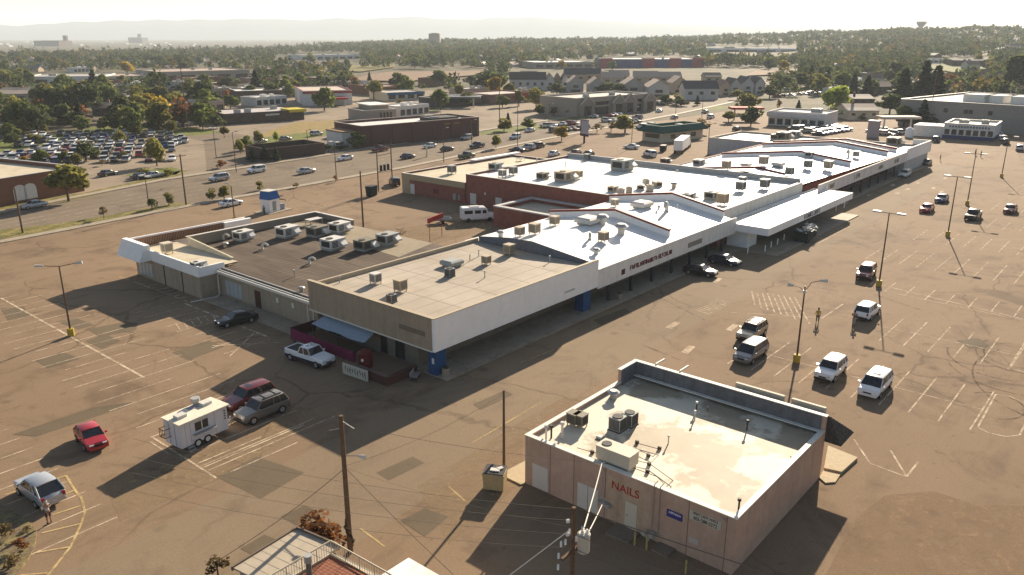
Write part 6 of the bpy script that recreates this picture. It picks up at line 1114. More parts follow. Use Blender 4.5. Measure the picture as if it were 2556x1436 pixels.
M().prism([c0, c2, c3, c1], 4.1, 4.22).build('roof', R_DIRTY, wr_); ce = (Vector((*c0, 0))+Vector((*c3, 0)))/2; M().prism([tuple(ce.lerp(Vector((*p, 0)), 0.94))[:2] for p in (c0, c2, c3, c1)], 0, 4.1).build('wall', W_WHITE, wr_)
# ---- people
SKIN = mat('skin', (0.36, 0.20, 0.13), 0.6); HAIR = mat('hair_dark', (0.03, 0.02, 0.015), 0.7)
def skinmesh(name, nodes, edges, ma, parent, sub=2):
    me = bpy.data.meshes.new(name); me.from_pydata([n_[0] for n_ in nodes], edges, []); o = bpy.data.objects.new(name, me); col.objects.link(o)
    md = o.modifiers.new('skin', 'SKIN'); md.use_smooth_shade = True
    for i, n_ in enumerate(nodes): me.skin_vertices[0].data[i].radius = (n_[1], n_[2] if len(n_) > 2 else n_[1])
    me.skin_vertices[0].data[0].use_root = True
    s = o.modifiers.new('sub', 'SUBSURF'); s.levels = sub; s.render_levels = sub
    dgx = bpy.context.evaluated_depsgraph_get(); nm = bpy.data.meshes.new_from_object(o.evaluated_get(dgx)); bpy.data.objects.remove(o); bpy.data.meshes.remove(me)
    o = bpy.data.objects.new(name, nm); col.objects.link(o); nm.materials.clear(); nm.materials.append(ma); nm.name = name; o.parent = parent; return o
def person(x, y, face, shirt, legs, label, hair=HAIR, shorts=True, arms='bent', h=1.76):
    t = thing('person', label, 'person', (x, y, 0.02), face); s = h/1.76
    V = lambda *p: tuple(c_*s for c_ in p)
    el, ha = ((0.12, 1.10), (0.30, 1.20)) if arms == 'bent' else ((0.02, 1.10), (0.06, 0.84))
    nodes = [(V(0, 0, 0.93), 0.125, 0.15), (V(0.01, 0, 1.15), 0.11, 0.14), (V(0, 0, 1.36), 0.12, 0.17), (V(0.01, 0, 1.50), 0.055), (V(0.02, 0, 1.57), 0.075, 0.07), (V(0.025, 0, 1.66), 0.098, 0.08), (V(0.02, 0, 1.74), 0.06),
             (V(0, 0.10, 0.86), 0.095), (V(0.02, 0.11, 0.49), 0.062), (V(-0.01, 0.12, 0.10), 0.042), (V(0.15, 0.13, 0.04), 0.036),
             (V(0, -0.10, 0.86), 0.095), (V(0.02, -0.12, 0.49), 0.062), (V(-0.03, -0.13, 0.10), 0.042), (V(0.13, -0.15, 0.04), 0.036),
             (V(0, 0.21, 1.41), 0.058), (V(el[0], 0.27, el[1]), 0.042), (V(ha[0], 0.20, ha[1]), 0.03), (V(ha[0]+0.07, 0.18, ha[1]+0.0), 0.034, 0.018),
             (V(0, -0.21, 1.41), 0.058), (V(el[0], -0.27, el[1]), 0.042), (V(ha[0], -0.20, ha[1]), 0.03), (V(ha[0]+0.07, -0.18, ha[1]), 0.034, 0.018), (V(0.125, 0, 1.63), 0.016)]
    edges = [(0, 1), (1, 2), (2, 3), (3, 4), (4, 5), (5, 6), (0, 7), (7, 8), (8, 9), (9, 10), (0, 11), (11, 12), (12, 13), (13, 14), (2, 15), (15, 16), (16, 17), (17, 18), (2, 19), (19, 20), (20, 21), (21, 22), (5, 23)]
    bd = skinmesh('body', nodes, edges, SKIN, t, 2)
    fb = bmesh.new(); fb.from_mesh(bd.data)
    hand = M()
    for sd in (1, -1):
        hx, hy, hz = (ha[0]+0.09)*s, sd*0.18*s, ha[1]*s
        for k, l_ in enumerate((0.07, 0.08, 0.075, 0.06)): hand.tube((hx, hy+(k-1.5)*0.018, hz), (hx+l_, hy+(k-1.5)*0.02, hz-0.015-0.01*k), 0.009, 0.007, n=5)
        hand.tube((hx-0.04, hy-sd*0.03, hz), (hx+0.02, hy-sd*0.065, hz+0.01), 0.010, 0.008, n=5)
    tmp = bpy.data.meshes.new('hand'); tmp.from_pydata(hand.v, [], hand.f); fb.from_mesh(tmp); fb.to_mesh(bd.data); fb.free(); bpy.data.meshes.remove(tmp)
    skinmesh('shirt', [(V(0, 0, 0.94), 0.145, 0.165), (V(0.01, 0, 1.15), 0.13, 0.16), (V(0, 0, 1.37), 0.135, 0.185), (V(0.01, 0, 1.47), 0.07), (V(0, 0.21, 1.42), 0.074), (V(el[0]*0.8, 0.265, 1.16), 0.065), (V(0, -0.21, 1.42), 0.074), (V(el[0]*0.8, -0.265, 1.16), 0.065)], [(0, 1), (1, 2), (2, 3), (2, 4), (4, 5), (2, 6), (6, 7)], shirt, t)
    kz = 0.52 if shorts else 0.14; rk_ = 0.085 if shorts else 0.058
    skinmesh('shorts' if shorts else 'trousers', [(V(0, 0, 0.96), 0.14, 0.16), (V(0, 0.10, 0.85), 0.108), (V(0.02, 0.11, 0.62), 0.09), (V(0.01, 0.115, kz), rk_), (V(0, -0.10, 0.85), 0.108), (V(0.02, -0.12, 0.62), 0.09), (V(0.0, -0.125, kz), rk_)], [(0, 1), (1, 2), (2, 3), (0, 4), (4, 5), (5, 6)], legs, t)
    skinmesh('hair', [(V(0.0, 0, 1.70), 0.10, 0.088), (V(-0.02, 0, 1.64), 0.095, 0.085), (V(0.03, 0, 1.745), 0.06)], [(0, 1), (0, 2)], hair, t)
    skinmesh('shoes', [(V(-0.03, 0.12, 0.05), 0.05), (V(0.16, 0.13, 0.035), 0.042)], [(0, 1)], BLK, t, 1); skinmesh('shoes', [(V(-0.05, -0.13, 0.05), 0.05), (V(0.14, -0.15, 0.035), 0.042)], [(0, 1)], BLK, t, 1)
    return t
cl = lambda n_, c_: mat('cloth_'+n_, c_, 0.85, var=0.08, scale=6)
x, y = G(124, 1307); person(x, y, R(100), cl('light_grey', (0.52, 0.52, 0.52)), cl('dark_brown', (0.07, 0.04, 0.035)), 'person in a light grey shirt and dark shorts standing behind the silver crossover', mat('hair_grey', (0.4, 0.38, 0.36), 0.7))
x, y = G(2130, 813); person(x, y, R(15), cl('charcoal', (0.05, 0.05, 0.06)), cl('pale_grey', (0.34, 0.33, 0.31)), 'person in a charcoal shirt and pale trousers at the rear of the white suv', HAIR, False)
x, y = G(2040, 806); person(x, y, R(200), cl('yellow', (0.42, 0.32, 0.06)), cl('dark_grey', (0.06, 0.055, 0.05)), 'person in a yellow shirt walking over the hatched bay', HAIR, False, 'down')
for px, py, cn, c_, lb in [(2434, 388, 'white', (0.7, 0.68, 0.66), 'distant person in white top left of a second by the dirt island'), (2448, 393, 'rose', (0.35, 0.2, 0.2), 'distant person in a rose top beside the one in white'), (2148, 484, 'black', (0.02, 0.02, 0.02), 'person in black walking under the far fascia'), (2346, 402, 'olive', (0.12, 0.1, 0.06), 'lone distant person by the round dirt island'), (660, 537, 'dusty', (0.10, 0.08, 0.08), 'small dark clad person at the kiosk')]:
    x, y = G(px, py); person(x, y, rng.uniform(0, 6), cl(cn, c_), cl('dark_grey', (0.06, 0.055, 0.05)), lb, HAIR, False, 'down')
# ---------------------------------------------------------------- the town beyond the road
def facade(p0, p1, top, z0=None):
    A = T(*p0); Bq = T(*p1); z = min(A[2], Bq[2]); u = Vector((Bq[0]-A[0], Bq[1]-A[1], 0)); L = u.length; u.normalize(); n = Vector((-u.y, u.x, 0))
    if n.dot(Vector((A[0], A[1], 0))) < 0: n = -n
    return Vector((A[0], A[1], z)), u, n, L, hgt(A[0], A[1], top, z)
def bld(name, label, cat, p0, p1, top, depth, wall, roof, win=0, cope=None, par=0.5, winz=(0.25, 0.7), units=0, H=None, glass=GLASS, group=None):
    A, u, n, L, h = facade(p0, p1, top); h = H or h
    t = thing(name, label, cat, tuple(A), math.atan2(u.y, u.x), group); s = 1 if (u.x*n.y-u.y*n.x) > 0 else -1
    B = lambda m, nm, mt, p=None: m.build(nm, mt, p or t, world=False)
    y0, y1 = (0, depth) if s > 0 else (-depth, 0)
    B(M().ring(0, y0, L, y1, 0.35, -1.5, h, h-par), 'wall', wall); B(M().poly([(0.35, y0+0.35, h-par+0.03), (L-0.35, y0+0.35, h-par+0.03), (L-0.35, y1-0.35, h-par+0.03), (0.35, y1-0.35, h-par+0.03)]), 'roof', roof)
    if cope: B(M().ring(-0.06, y0-0.06, L+0.06, y1+0.06, 0.5, h, h+0.10, h-0.01), 'coping', cope)
    for k in range(win):
        w_ = L/win; B(M().box(k*w_+w_*0.15, -0.06 if s > 0 else -0.02, h*winz[0], (k+1)*w_-w_*0.15, 0.02 if s > 0 else 0.06, h*winz[1]), 'window', glass)
    for k in range(units):
        ux_ = L*(0.2+0.6*rng.random()); uy_ = (y0+y1)/2+depth*0.3*rng.uniform(-1, 1); B(M().box(ux_-1.1, uy_-0.9, h-par, ux_+1.1, uy_+0.9, h-par+1.4).tube((ux_, uy_, h-par+1.4), (ux_, uy_, h-par+1.5), 0.6, n=10), 'roof_unit', GRY)
    return t, L, h, B, (y0, y1, s)
CM = lambda n_, c_, **k: mat(n_, c_, k.pop('rough', 0.8), var=0.08, scale=0.3, **k)
PLUM = CM('plum_brick', (0.125, 0.062, 0.052)); GTAN = CM('grey_tan_wall', (0.34, 0.28, 0.23)); GREYR = CM('grey_gravel_roof', (0.42, 0.39, 0.35)); CRW = CM('cream_wall', (0.50, 0.44, 0.34)); DBR = CM('dark_brown_wall', (0.085, 0.058, 0.045)); WHW = CM('white_wall', (0.60, 0.58, 0.56)); SHG = CM('grey_shingle', (0.17, 0.155, 0.145)); SHB = CM('brown_shingle', (0.21, 0.145, 0.11)); SHD = CM('charcoal_shingle', (0.07, 0.065, 0.07)); BRW = CM('brick_brown', (0.20, 0.095, 0.06)); SKYB = CM('stripe_blue', (0.04, 0.12, 0.22)); STR = CM('stripe_red', (0.32, 0.03, 0.03)); DGR = CM('dark_green_roof', (0.015, 0.075, 0.06)); BBL = CM('big_box_blue', (0.05, 0.06, 0.17)); BRD = CM('big_box_red', (0.33, 0.04, 0.05)); PINKR = CM('pale_brown_roof', (0.40, 0.31, 0.25)); BRIGHT = CM('bright_roof', (0.72, 0.69, 0.64))
# red brick bank with arched windows
A_, B_2 = G(-170, 548), G(212, 478); t, L, h, B, (y0, y1, s) = bld('brick_bank', 'red brown brick bank with white arched windows and cream flat roof at the left edge', 'bank', (-170, 548), (212, 478), 492, 30, BRW, R_CREAM, 0, CM('grey_stone_cap', (0.45, 0.44, 0.43)), 0.8, units=1, H=5.3)
for px in (42, 100): 
    xx, _, zz = 0, 0, 0; x0 = (Vector((*G(px, 505), 0))-Vector((*A_, 0))).length
    ar = M(); pts = [(x0-1.3, -0.06, 0.5), (x0+1.3, -0.06, 0.5), (x0+1.3, -0.06, 2.6)]+[(x0+1.3*math.cos(a), -0.06, 2.6+1.0*math.sin(a)) for a in np.linspace(0.3, math.pi-0.3, 7)]+[(x0-1.3, -0.06, 2.6)]
    ar.poly(pts); B(ar, 'arched_window', CM('arch_white', (0.62, 0.62, 0.64)))
t, L, h, B, _ = bld('walled_enclosure', 'low dark brown walled enclosure with open top beside young trees', 'enclosure', (662, 402), (812, 386), 372, 11, DBR, CM('enclosure_floor', (0.10, 0.08, 0.06)), 0, None, 1.6); B(M().box(L*0.45, 10.95-0.1, 0.0, L*0.95, 11.2, 3.2), 'rear_panel', DBR)
t, L, h, B, _ = bld('plum_brick_store', 'long plum brick store with pilasters and white flat roof along the road', 'store', (905, 368), (1196, 340), 322, 17, PLUM, CM('pale_flat_roof', (0.60, 0.58, 0.55)), 0, CM('pale_cap', (0.45, 0.38, 0.33)), 0.7, units=2, H=6.2)
for k in range(6): B(M().box(L*(k+0.5)/6-0.5, -0.25, 0, L*(k+0.5)/6+0.5, -0.02, 5.6), 'pilaster', PLUM)
B(M().box(L*0.62, 3, 5.5, L*0.86, 10, 6.6), 'roof_screen', DARK); B(M().box(-5, 3, -0.5, -0.02, 13, 4.3), 'white_wing', WHW); B(M().box(-5.1, 2.9, 4.3, -0.03, 13.1, 4.7), 'wing_band', CM('wing_ochre', (0.25, 0.15, 0.08))); B(M().box(L*0.88, -0.08, 0.4, L*0.98, -0.02, 4.2), 'window', GLASS); B(M().box(L*0.68, -0.06, 4.6, L*0.82, -0.02, 5.2), 'faded_sign', CM('ghost_ochre', (0.25, 0.14, 0.06)))
t, L, h, B, _ = bld('tan_bank', 'square grey tan bank with a raised flat cupola roof', 'bank', (908, 305), (990, 300), 277, 15, GTAN, GREYR, 0, COPE, 0.6); B(M().box(L*0.35, 4, h-0.4, L*0.9, 16, h+1.4), 'cupola', GTAN); B(M().box(L*0.3, 3, h+1.4, L*0.95, 17, h+1.8), 'cupola_roof', BRIGHT)
for k in range(4): B(M().box(L*(0.5+0.1*k), -0.08, 0.3, L*(0.56+0.1*k), -0.02, h*0.75), 'window', GLASS)
t, L, h, B, _ = bld('dark_restaurant', 'long dark brown restaurant with pale roof and a yellow awning at its right end', 'restaurant', (562, 313), (760, 300), 285, 22, DBR, CM('roof_lavender', (0.44, 0.41, 0.40)), 6, None, 0.4, units=3); B(M().box(L*0.80, -1.0, h*0.80, L*1.02, 8, h*1.08), 'yellow_awning', CM('awning_yellow', (0.52, 0.42, 0.04))); B(M().box(L*0.5, -0.12, h*0.62, L*0.68, -0.02, h*0.78), 'sign_strip', WHW)
t, L, h, B, _ = bld('red_striped_store', 'white auto store with a red stripe under its pale roof', 'store', (758, 265), (880, 262), 228, 40, WHW, CM('roof_sand', (0.50, 0.42, 0.34)), 0, STR, 0.4); B(M().box(-0.1, -0.12, h-1.3, L+0.1, -0.04, h-0.35), 'red_stripe', STR); B(M().box(L*0.35, -9, 3.2, L*0.85, -0.2, 4.0), 'entrance_canopy', STR)
for fx in (0.4, 0.8): B(M().box(L*fx-0.3, -8.6, 0, L*fx+0.3, -8.0, 3.2), 'canopy_post', WHW)
t, L, h, B, _ = bld('blue_striped_store', 'low cream store with a blue stripe behind the tan bank', 'store', (968, 254), (1060, 249), 232, 22, CRW, GREYR, 4, None, 0.4); B(M().box(-0.1, -0.12, h-1.4, L+0.1, -0.04, h+0.05), 'blue_stripe', SKYB)
t, L, h, B, _ = bld('gabled_offices', 'grey brown two storey shopping block with four steep gables', 'shops', (1436, 293), (1622, 277), 246, 22, GTAN, GREYR, 0, COPE, 0.6, units=2)
for f in (0.12, 0.53, 0.68, 0.96):
    g = M(); x = L*f; ea, ap = h*0.66, h*1.06; g.loft([[(x-4.2, -1.6, 0), (x+4.2, -1.6, 0), (x+4.2, -1.6, ea), (x, -1.6, ap), (x-4.2, -1.6, ea)], [(x-4.2, 0, 0), (x+4.2, 0, 0), (x+4.2, 0, ea), (x, 0, ap), (x-4.2, 0, ea)]]); B(g, 'gable', CM('gable_taupe', (0.28, 0.235, 0.20))); B(M().box(x-2.0, -1.7, 0.3, x+2.0, -1.58, 4.2), 'window', GLASS)
    e = M()
    for s_ in (-1, 1): e.tube((x+s_*4.4, -1.65, ea-0.2), (x, -1.65, ap+0.2), 0.28, n=4)
    B(e, 'gable_trim', CRW)
for a_, b_ in ((0.22, 0.42), (0.78, 0.88)): B(M().box(L*a_, -0.1, 4.2, L*b_, -0.02, 5.6), 'window', GLASS); B(M().box(L*a_, -0.1, 0.3, L*b_, -0.02, 3.4), 'window', GLASS)
t, L, h, B, _ = bld('rust_red_store', 'low red brown tyre store behind a round tree', 'store', (1225, 262), (1330, 254), 237, 22, CM('rust_wall', (0.21, 0.12, 0.095)), GREYR, 0, CM('salmon_stripe', (0.36, 0.11, 0.09)), 0.5); B(M().box(L*0.5, -0.12, h-2.4, L*0.95, -0.03, h-0.6), 'red_panel', STR)
# green hipped kiosk restaurant
t, L, h, B, _ = bld('green_roof_diner', 'small cream drive up diner with dark green skirt roof', 'diner', (1603, 351), (1652, 358), 333, 20, CRW, BRIGHT, 1, None, 0.3, (0.35, 0.75), 2, H=3.4)
y0, y1 = _[0], _[1]; sk2 = M(); sk2.loft([[(-1.2, y0-1.2, 3.0), (L+1.2, y0-1.2, 3.0), (L+1.2, y1+1.2, 3.0), (-1.2, y1+1.2, 3.0)], [(-1.3, y0-1.3, 3.5), (L+1.3, y0-1.3, 3.5), (L+1.3, y1+1.3, 3.5), (-1.3, y1+1.3, 3.5)], [(0.3, y0+0.3, 5.0), (L-0.3, y0+0.3, 5.0), (L-0.3, y1-0.3, 5.0), (0.3, y1-0.3, 5.0)], [(1.0, y0+1.0, 5.0), (L-1.0, y0+1.0, 5.0), (L-1.0, y1-1.0, 5.0), (1.0, y1-1.0, 5.0)], [(1.0, y0+1.0, 3.6), (L-1.0, y0+1.0, 3.6), (L-1.0, y1-1.0, 3.6), (1.0, y1-1.0, 3.6)]], caps=False); B(sk2, 'skirt_roof', DGR)
for k in range(3): B(M().box(L-0.02, y0+(y1-y0)*(0.2+0.25*k), 1.0, L+0.06, y0+(y1-y0)*(0.32+0.25*k), 2.3), 'window', GLASS)
t, L, h, B, _ = bld('white_showroom', 'low white car showroom with a pale curved fascia', 'showroom', (1916, 313), (2058, 322), 287, 16, WHW, GREYR, 7, CM('fascia_lilac', (0.60, 0.56, 0.55)), 0.5, (0.08, 0.5), 3, H=5.2); B(M().box(-0.4, -1.0, 3.3, L+0.4, -0.05, 5.0), 'fascia', CM('fascia_lilac2', (0.58, 0.54, 0.54)))
t, L, h, B, _ = bld('grey_warehouse', 'big plain grey warehouse with white roof sheds at the right edge', 'warehouse', (2240, 312), (2640, 345), 262, 60, CM('warehouse_grey', (0.235, 0.225, 0.21)), CM('warehouse_roof', (0.40, 0.38, 0.35)), 0, COPE, 0.6, units=3, H=9.5)
for f, wd, mt_ in ((0.32, 9, BRIGHT), (0.62, 10, BRIGHT), (0.72, 8, WHW), (0.46, 6, BRIGHT)): B(M().box(L*f, 12, h-0.5, L*f+wd, 20, h+2.2), 'roof_shed', mt_)
for f in (0.30, 0.43, 0.46, 0.58): B(M().box(L*f, -0.08, h*0.6, L*f+1.4, -0.02, h*0.75), 'vent', DARK)
t, L, h, B, _ = bld('blue_base_shop', 'white corner shop with a dark blue painted base and lettered fascia', 'shop', (2352, 346), (2478, 354), 314, 17, WHW, R_CREAM, 7, COPE, 0.6, (0.28, 0.62), 3, H=5.0); B(M().box(-0.1, -0.07, -0.2, L+0.1, -0.025, 1.2), 'blue_base', CM('navy_base', (0.03, 0.04, 0.13))); B(M().box(L+0.02, 0, -0.2, L+0.08, 17, 1.2), 'blue_base', MATS['navy_base']); B(M().box(-9.5, 2, -0.2, -0.02, 12, 3.6), 'side_wing', WHW)
TXs = M()
for k in range(14): TXs.box(1.5+k*L/17, -0.12, 3.7, 1.5+k*L/17+0.55*L/17, -0.04, 4.3)
B(TXs, 'fascia_lettering', CM('letter_blue_grey', (0.10, 0.11, 0.16)))
def gas(px0, px1, py, lb, col_):
    x0, y0_ = G(px0, py); x1, y1_ = G(px1, py); t = thing('pump_canopy', lb, 'canopy', (x0, y0_, 0)); v = Vector((x1-x0, y1_-y0_, 0)); an2 = math.atan2(v.y, v.x); M().obox((x0+x1)/2, (y0_+y1_)/2, 4.3, 5.1, v.length, 6, an2).build('roof', col_, t)
    for f in (0.15, 0.85): M().box(x0+v.x*f-0.25, y0_+v.y*f-0.25, 0, x0+v.x*f+0.25, y0_+v.y*f+0.25, 4.3).build('column', WHW, t)
gas(1820, 1900, 300, 'fuel canopy with a red stripe left of the white showroom', STR); gas(2190, 2285, 327, 'thin flat canopy over the lot with white tanks', CM('canopy_taupe', (0.40, 0.33, 0.28))); gas(1080, 1200, 268, 'dark roofed carport row behind the blue striped store', CM('carport_grey', (0.2, 0.2, 0.21)))
# houses: gabled box with parts
def house(px0, px1, base, top, depth, wall, roof, label, ridge='along', name='house', cat='house', group=None, winn=2, hroof=0.38, chim=False, flip=False):
    A, u, n, L, h = facade((px0, base), (px1, base), top)
    t = thing(name, label, cat, tuple(A), math.atan2(u.y, u.x), group); s = 1 if (u.x*n.y-u.y*n.x) > 0 else -1; B = lambda m, nm, mt, p=None: m.build(nm, mt, p or t, world=False)
    hw = h*(1-hroof); o = 0.5; D = depth*s
    if ridge == 'along':
        B(M().loft([[(0, 0, -1), (0, D, -1), (0, D, hw), (0, D/2, h-0.1), (0, 0, hw)], [(L, 0, -1), (L, D, -1), (L, D, hw), (L, D/2, h-0.1), (L, 0, hw)]]), 'wall', wall)
        r = M(); rf_ = [(-o*s, hw-0.25), (D/2, h), (D+o*s, hw-0.25), (D/2, h-0.25)]; r.loft([[(-o, y, z) for y, z in rf_], [(L+o, y, z) for y, z in rf_]]); ro = B(r, 'roof', roof)
        if chim: M().box(L*0.3, D/2-0.4, h-0.8, L*0.3+0.9, D/2+0.4, h+1.0).build('chimney', BRW, ro, world=False)
    else:
        B(M().loft([[(0, 0, -1), (L, 0, -1), (L, 0, hw), (L/2, 0, h-0.1), (0, 0, hw)], [(0, D, -1), (L, D, -1), (L, D, hw), (L/2, D, h-0.1), (0, D, hw)]]), 'wall', wall)
        r = M(); rf_ = [(-o, hw-0.25), (L/2, h), (L+o, hw-0.25), (L/2, h-0.25)]; r.loft([[(x, -o*s, z) for x, z in rf_], [(x, D+o*s, z) for x, z in rf_]]); B(r, 'roof', roof)
    for k in range(winn):
        w_ = L/winn; B(M().box(k*w_+w_*0.32, -0.07, hw*0.45, k*w_+w_*0.68, 0.07, hw*0.72), 'window', GLASS)
        if ridge != 'along' and h > 6: B(M().box(k*w_+w_*0.2, -0.07, 0.2, k*w_+w_*0.8, 0.07, hw*0.3), 'garage_door', DBR)
    return t
TG = 'gable end townhouses beyond the road'; HW_ = CM('townhouse_white', (0.50, 0.47, 0.44)); HT = CM('townhouse_tan', (0.40, 0.32, 0.24)); HG = CM('townhouse_grey', (0.36, 0.335, 0.31)); HY = CM('townhouse_yellow', (0.46, 0.36, 0.22))
house(1272, 1362, 226, 181, 14, HW_, CM('deep_brown_shingle', (0.085, 0.065, 0.06)), 'long white townhouse under a dark brown roof, leftmost of the terrace', 'along', 'townhouse', 'townhouse', TG, 5)
for a_, b_, bs, tp, w_, r_, lb in [(1362, 1384, 226, 184, HW_, SHB, 'narrow white gable end joined to the long dark roofed townhouse'), (1386, 1400, 224, 184, HY, SHB, 'thin yellow gable beside the white gable end'), (1402, 1420, 226, 183, HW_, SHD, 'white gable with a charcoal roof right of the yellow one'), (1418, 1456, 232, 190, HG, PINKR, 'grey gable with pale brown roof behind the first office gable'), (1470, 1508, 235, 194, HG, PINKR, 'grey gable with a dark vent, second behind the offices'), (1556, 1606, 240, 194, HG, PINKR, 'broad grey gable with stepped pale brown roofs'), (1618, 1670, 245, 200, HW_, PINKR, 'broad white gable right of the stepped roofs'), (1678, 1716, 232, 191, HT, PINKR, 'tan gable with pale brown roof next to the dark roof'), (1800, 1822, 240, 200, HT, SHB, 'tan gable right of the white dark roofed townhouse'), (1822, 1848, 238, 196, HW_, SHD, 'first white gable under a charcoal roof'), (1852, 1880, 236, 192, HW_, SHD, 'second white gable under a charcoal roof'), (1884, 1908, 236, 193, HW_, SHD, 'last white gable at the right end of the terrace')]: house(a_, b_, bs, tp, 18, w_, r_, lb, 'out', 'townhouse', 'townhouse', TG, 1)
house(1708, 1792, 250, 203, 14, HW_, SHD, 'white townhouse with wide charcoal roof near the road bend', 'along', 'townhouse', 'townhouse', TG, 3)
for a_, b_, bs, tp, r_, lb in [(1410, 1462, 208, 172, SHD, 'charcoal roofed townhouse in the row behind'), (1462, 1500, 206, 171, SHD, 'second charcoal roof in the row behind'), (1502, 1556, 215, 180, PINKR, 'pale brown roof between two grey gables'), (1524, 1570, 205, 176, PINKR, 'pale brown roof in the row behind'), (1580, 1640, 212, 178, PINKR, 'wide pale brown roof behind the broad grey gable'), (1640, 1700, 210, 180, PINKR, 'pale brown roofs behind the broad white gable'), (1760, 1800, 208, 182, SHD, 'charcoal roof behind the wide charcoal roof'), (1300, 1340, 205, 178, PINKR, 'pale roof behind the leftmost long townhouse')]: house(a_, b_, bs, tp, 13, HT, r_, lb, 'along', 'townhouse', 'townhouse', 'townhouses in the second row', 2)
for a_, b_, bs, tp, d_, w_, r_, lb in [(110, 195, 312, 288, 12, DBR, SHG, 'brown brick ranch house with grey roof above the dealer lot'), (20, 105, 304, 282, 12, BRW, SHB, 'brown roofed ranch house left of the grey roofed one'), (232, 305, 288, 258, 13, DBR, SHG, 'grey roofed house between the two tree clumps'), (-20, 130, 256, 222, 24, GTAN, SHG, 'very broad grey roofed building at the left edge'), (240, 330, 240, 222, 12, GTAN, SHB, 'low brown roofed building behind the tree clumps'), (2116, 2192, 300, 262, 14, CRW, PINKR, 'pale hip roofed house right of the packed lot'), (2128, 2182, 262, 238, 16, DBR, SHD, 'dark flat house behind the bright green tree'), (2188, 2226, 236, 205, 14, DBR, SHB, 'steep brown roofed house in the dark conifers'), (2395, 2452, 238, 215, 14, BRW, PINKR, 'brown roofed house behind the warehouse sheds'), (2530, 2600, 250, 216, 14, DBR, SHB, 'brown gable house at the right picture edge'), (2290, 2360, 252, 228, 16, DBR, SHD, 'dark roofed house behind the warehouse left half')]: house(a_, b_, bs, tp, d_, w_, r_, lb, 'along', winn=3, chim=True)
for a_ in [('long_white_shed', 'long white shop row with a blue band far left', 'shops', (62, 213), (262, 210), 192, 45, WHW, GREYR, 3, None), ('tan_shop_row', 'long tan shop row joining the white shop row', 'shops', (262, 210), (400, 206), 191, 50, CRW, PINKR, 4, None), ('grey_shop_row', 'long grey shop row with pale roof far beyond the trees', 'shops', (402, 207), (625, 199), 180, 60, GTAN, PINKR, 5, BRIGHT), ('white_garage', 'white boxy garage with a dark side beside the tall thin pole', 'garage', (422, 233), (505, 230), 205, 18, WHW, PINKR, 2, BRIGHT), ('pink_box_shop', 'pinkish tan box shop left of the red striped store', 'shop', (645, 236), (690, 233), 213, 20, CRW, PINKR, 2, None), ('plum_box_shop', 'plum brown box building among yellow trees', 'building', (620, 215), (682, 213), 196, 20, CM('plum_tan', (0.24, 0.17, 0.15)), PINKR, 0, None), ('dark_glass_shops', 'row of dark glazed shops with white patchy roofs', 'shops', (592, 256), (705, 252), 228, 24, DBR, CM('roof_patch_white', (0.62, 0.6, 0.57)), 6, BRIGHT), ('white_low_shop', 'low white shop in front of the dirt field', 'shop', (850, 222), (930, 218), 206, 18, WHW, PINKR, 3, BRIGHT), ('pale_office', 'pale office block on the green slope', 'office', (752, 152), (900, 147), 138, 40, WHW, GREYR, 8, None), ('blue_big_box', 'far big box store painted blue', 'store', (1508, 170), (1746, 168), 148, 70, BBL, GREYR, 0, None), ('brown_long_block', 'long plum wall at the edge of the far pale lot', 'building', (640, 186), (760, 184), 172, 30, CM('plum_grey', (0.17, 0.13, 0.13)), PINKR, 0, None), ('pale_school', 'long pale school roofs left of the blue big box', 'school', (1335, 172), (1480, 170), 156, 60, GTAN, BRIGHT, 6, BRIGHT), ('pale_far_sheds', 'long pale sheds in the valley right of the blue big box', 'shed', (1762, 132), (1990, 128), 120, 60, WHW, CM('lilac_roof', (0.5, 0.49, 0.52)), 5, None), ('far_dark_shops', 'dark shops strung along the right hand slope', 'shops', (2375, 168), (2470, 168), 150, 30, DBR, BRIGHT, 6, None), ('far_white_block', 'white walled block at the foot of the right hand slope', 'building', (2318, 158), (2366, 158), 148, 22, WHW, BRIGHT, 4, None), ('carport_row', 'dark carport building beside the blue striped store', 'building', (1090, 270), (1205, 262), 246, 14, DARK, GREYR, 4, BRIGHT), ('brown_rear_shop', 'small brown shop at the tree line by the dirt field', 'shop', (1090, 216), (1140, 212), 196, 16, BRW, SHB, 2, None)]:
    o = bld(*a_[:10], win=0, cope=a_[10], winz=(0.25, 0.65)) if False else bld(a_[0], a_[1], a_[2], a_[3], a_[4], a_[5], a_[6], a_[7], a_[8], a_[9], a_[10], 0.5, (0.2, 0.62), 2)
    if a_[0] == 'blue_big_box':
        t, L, h, B, _ = o
        for f in (0.0, 0.44, 0.72, 0.96): B(M().box(L*f-4, -1.5, 0, L*f+8, -0.05, h*1.12), 'red_block', BRD)
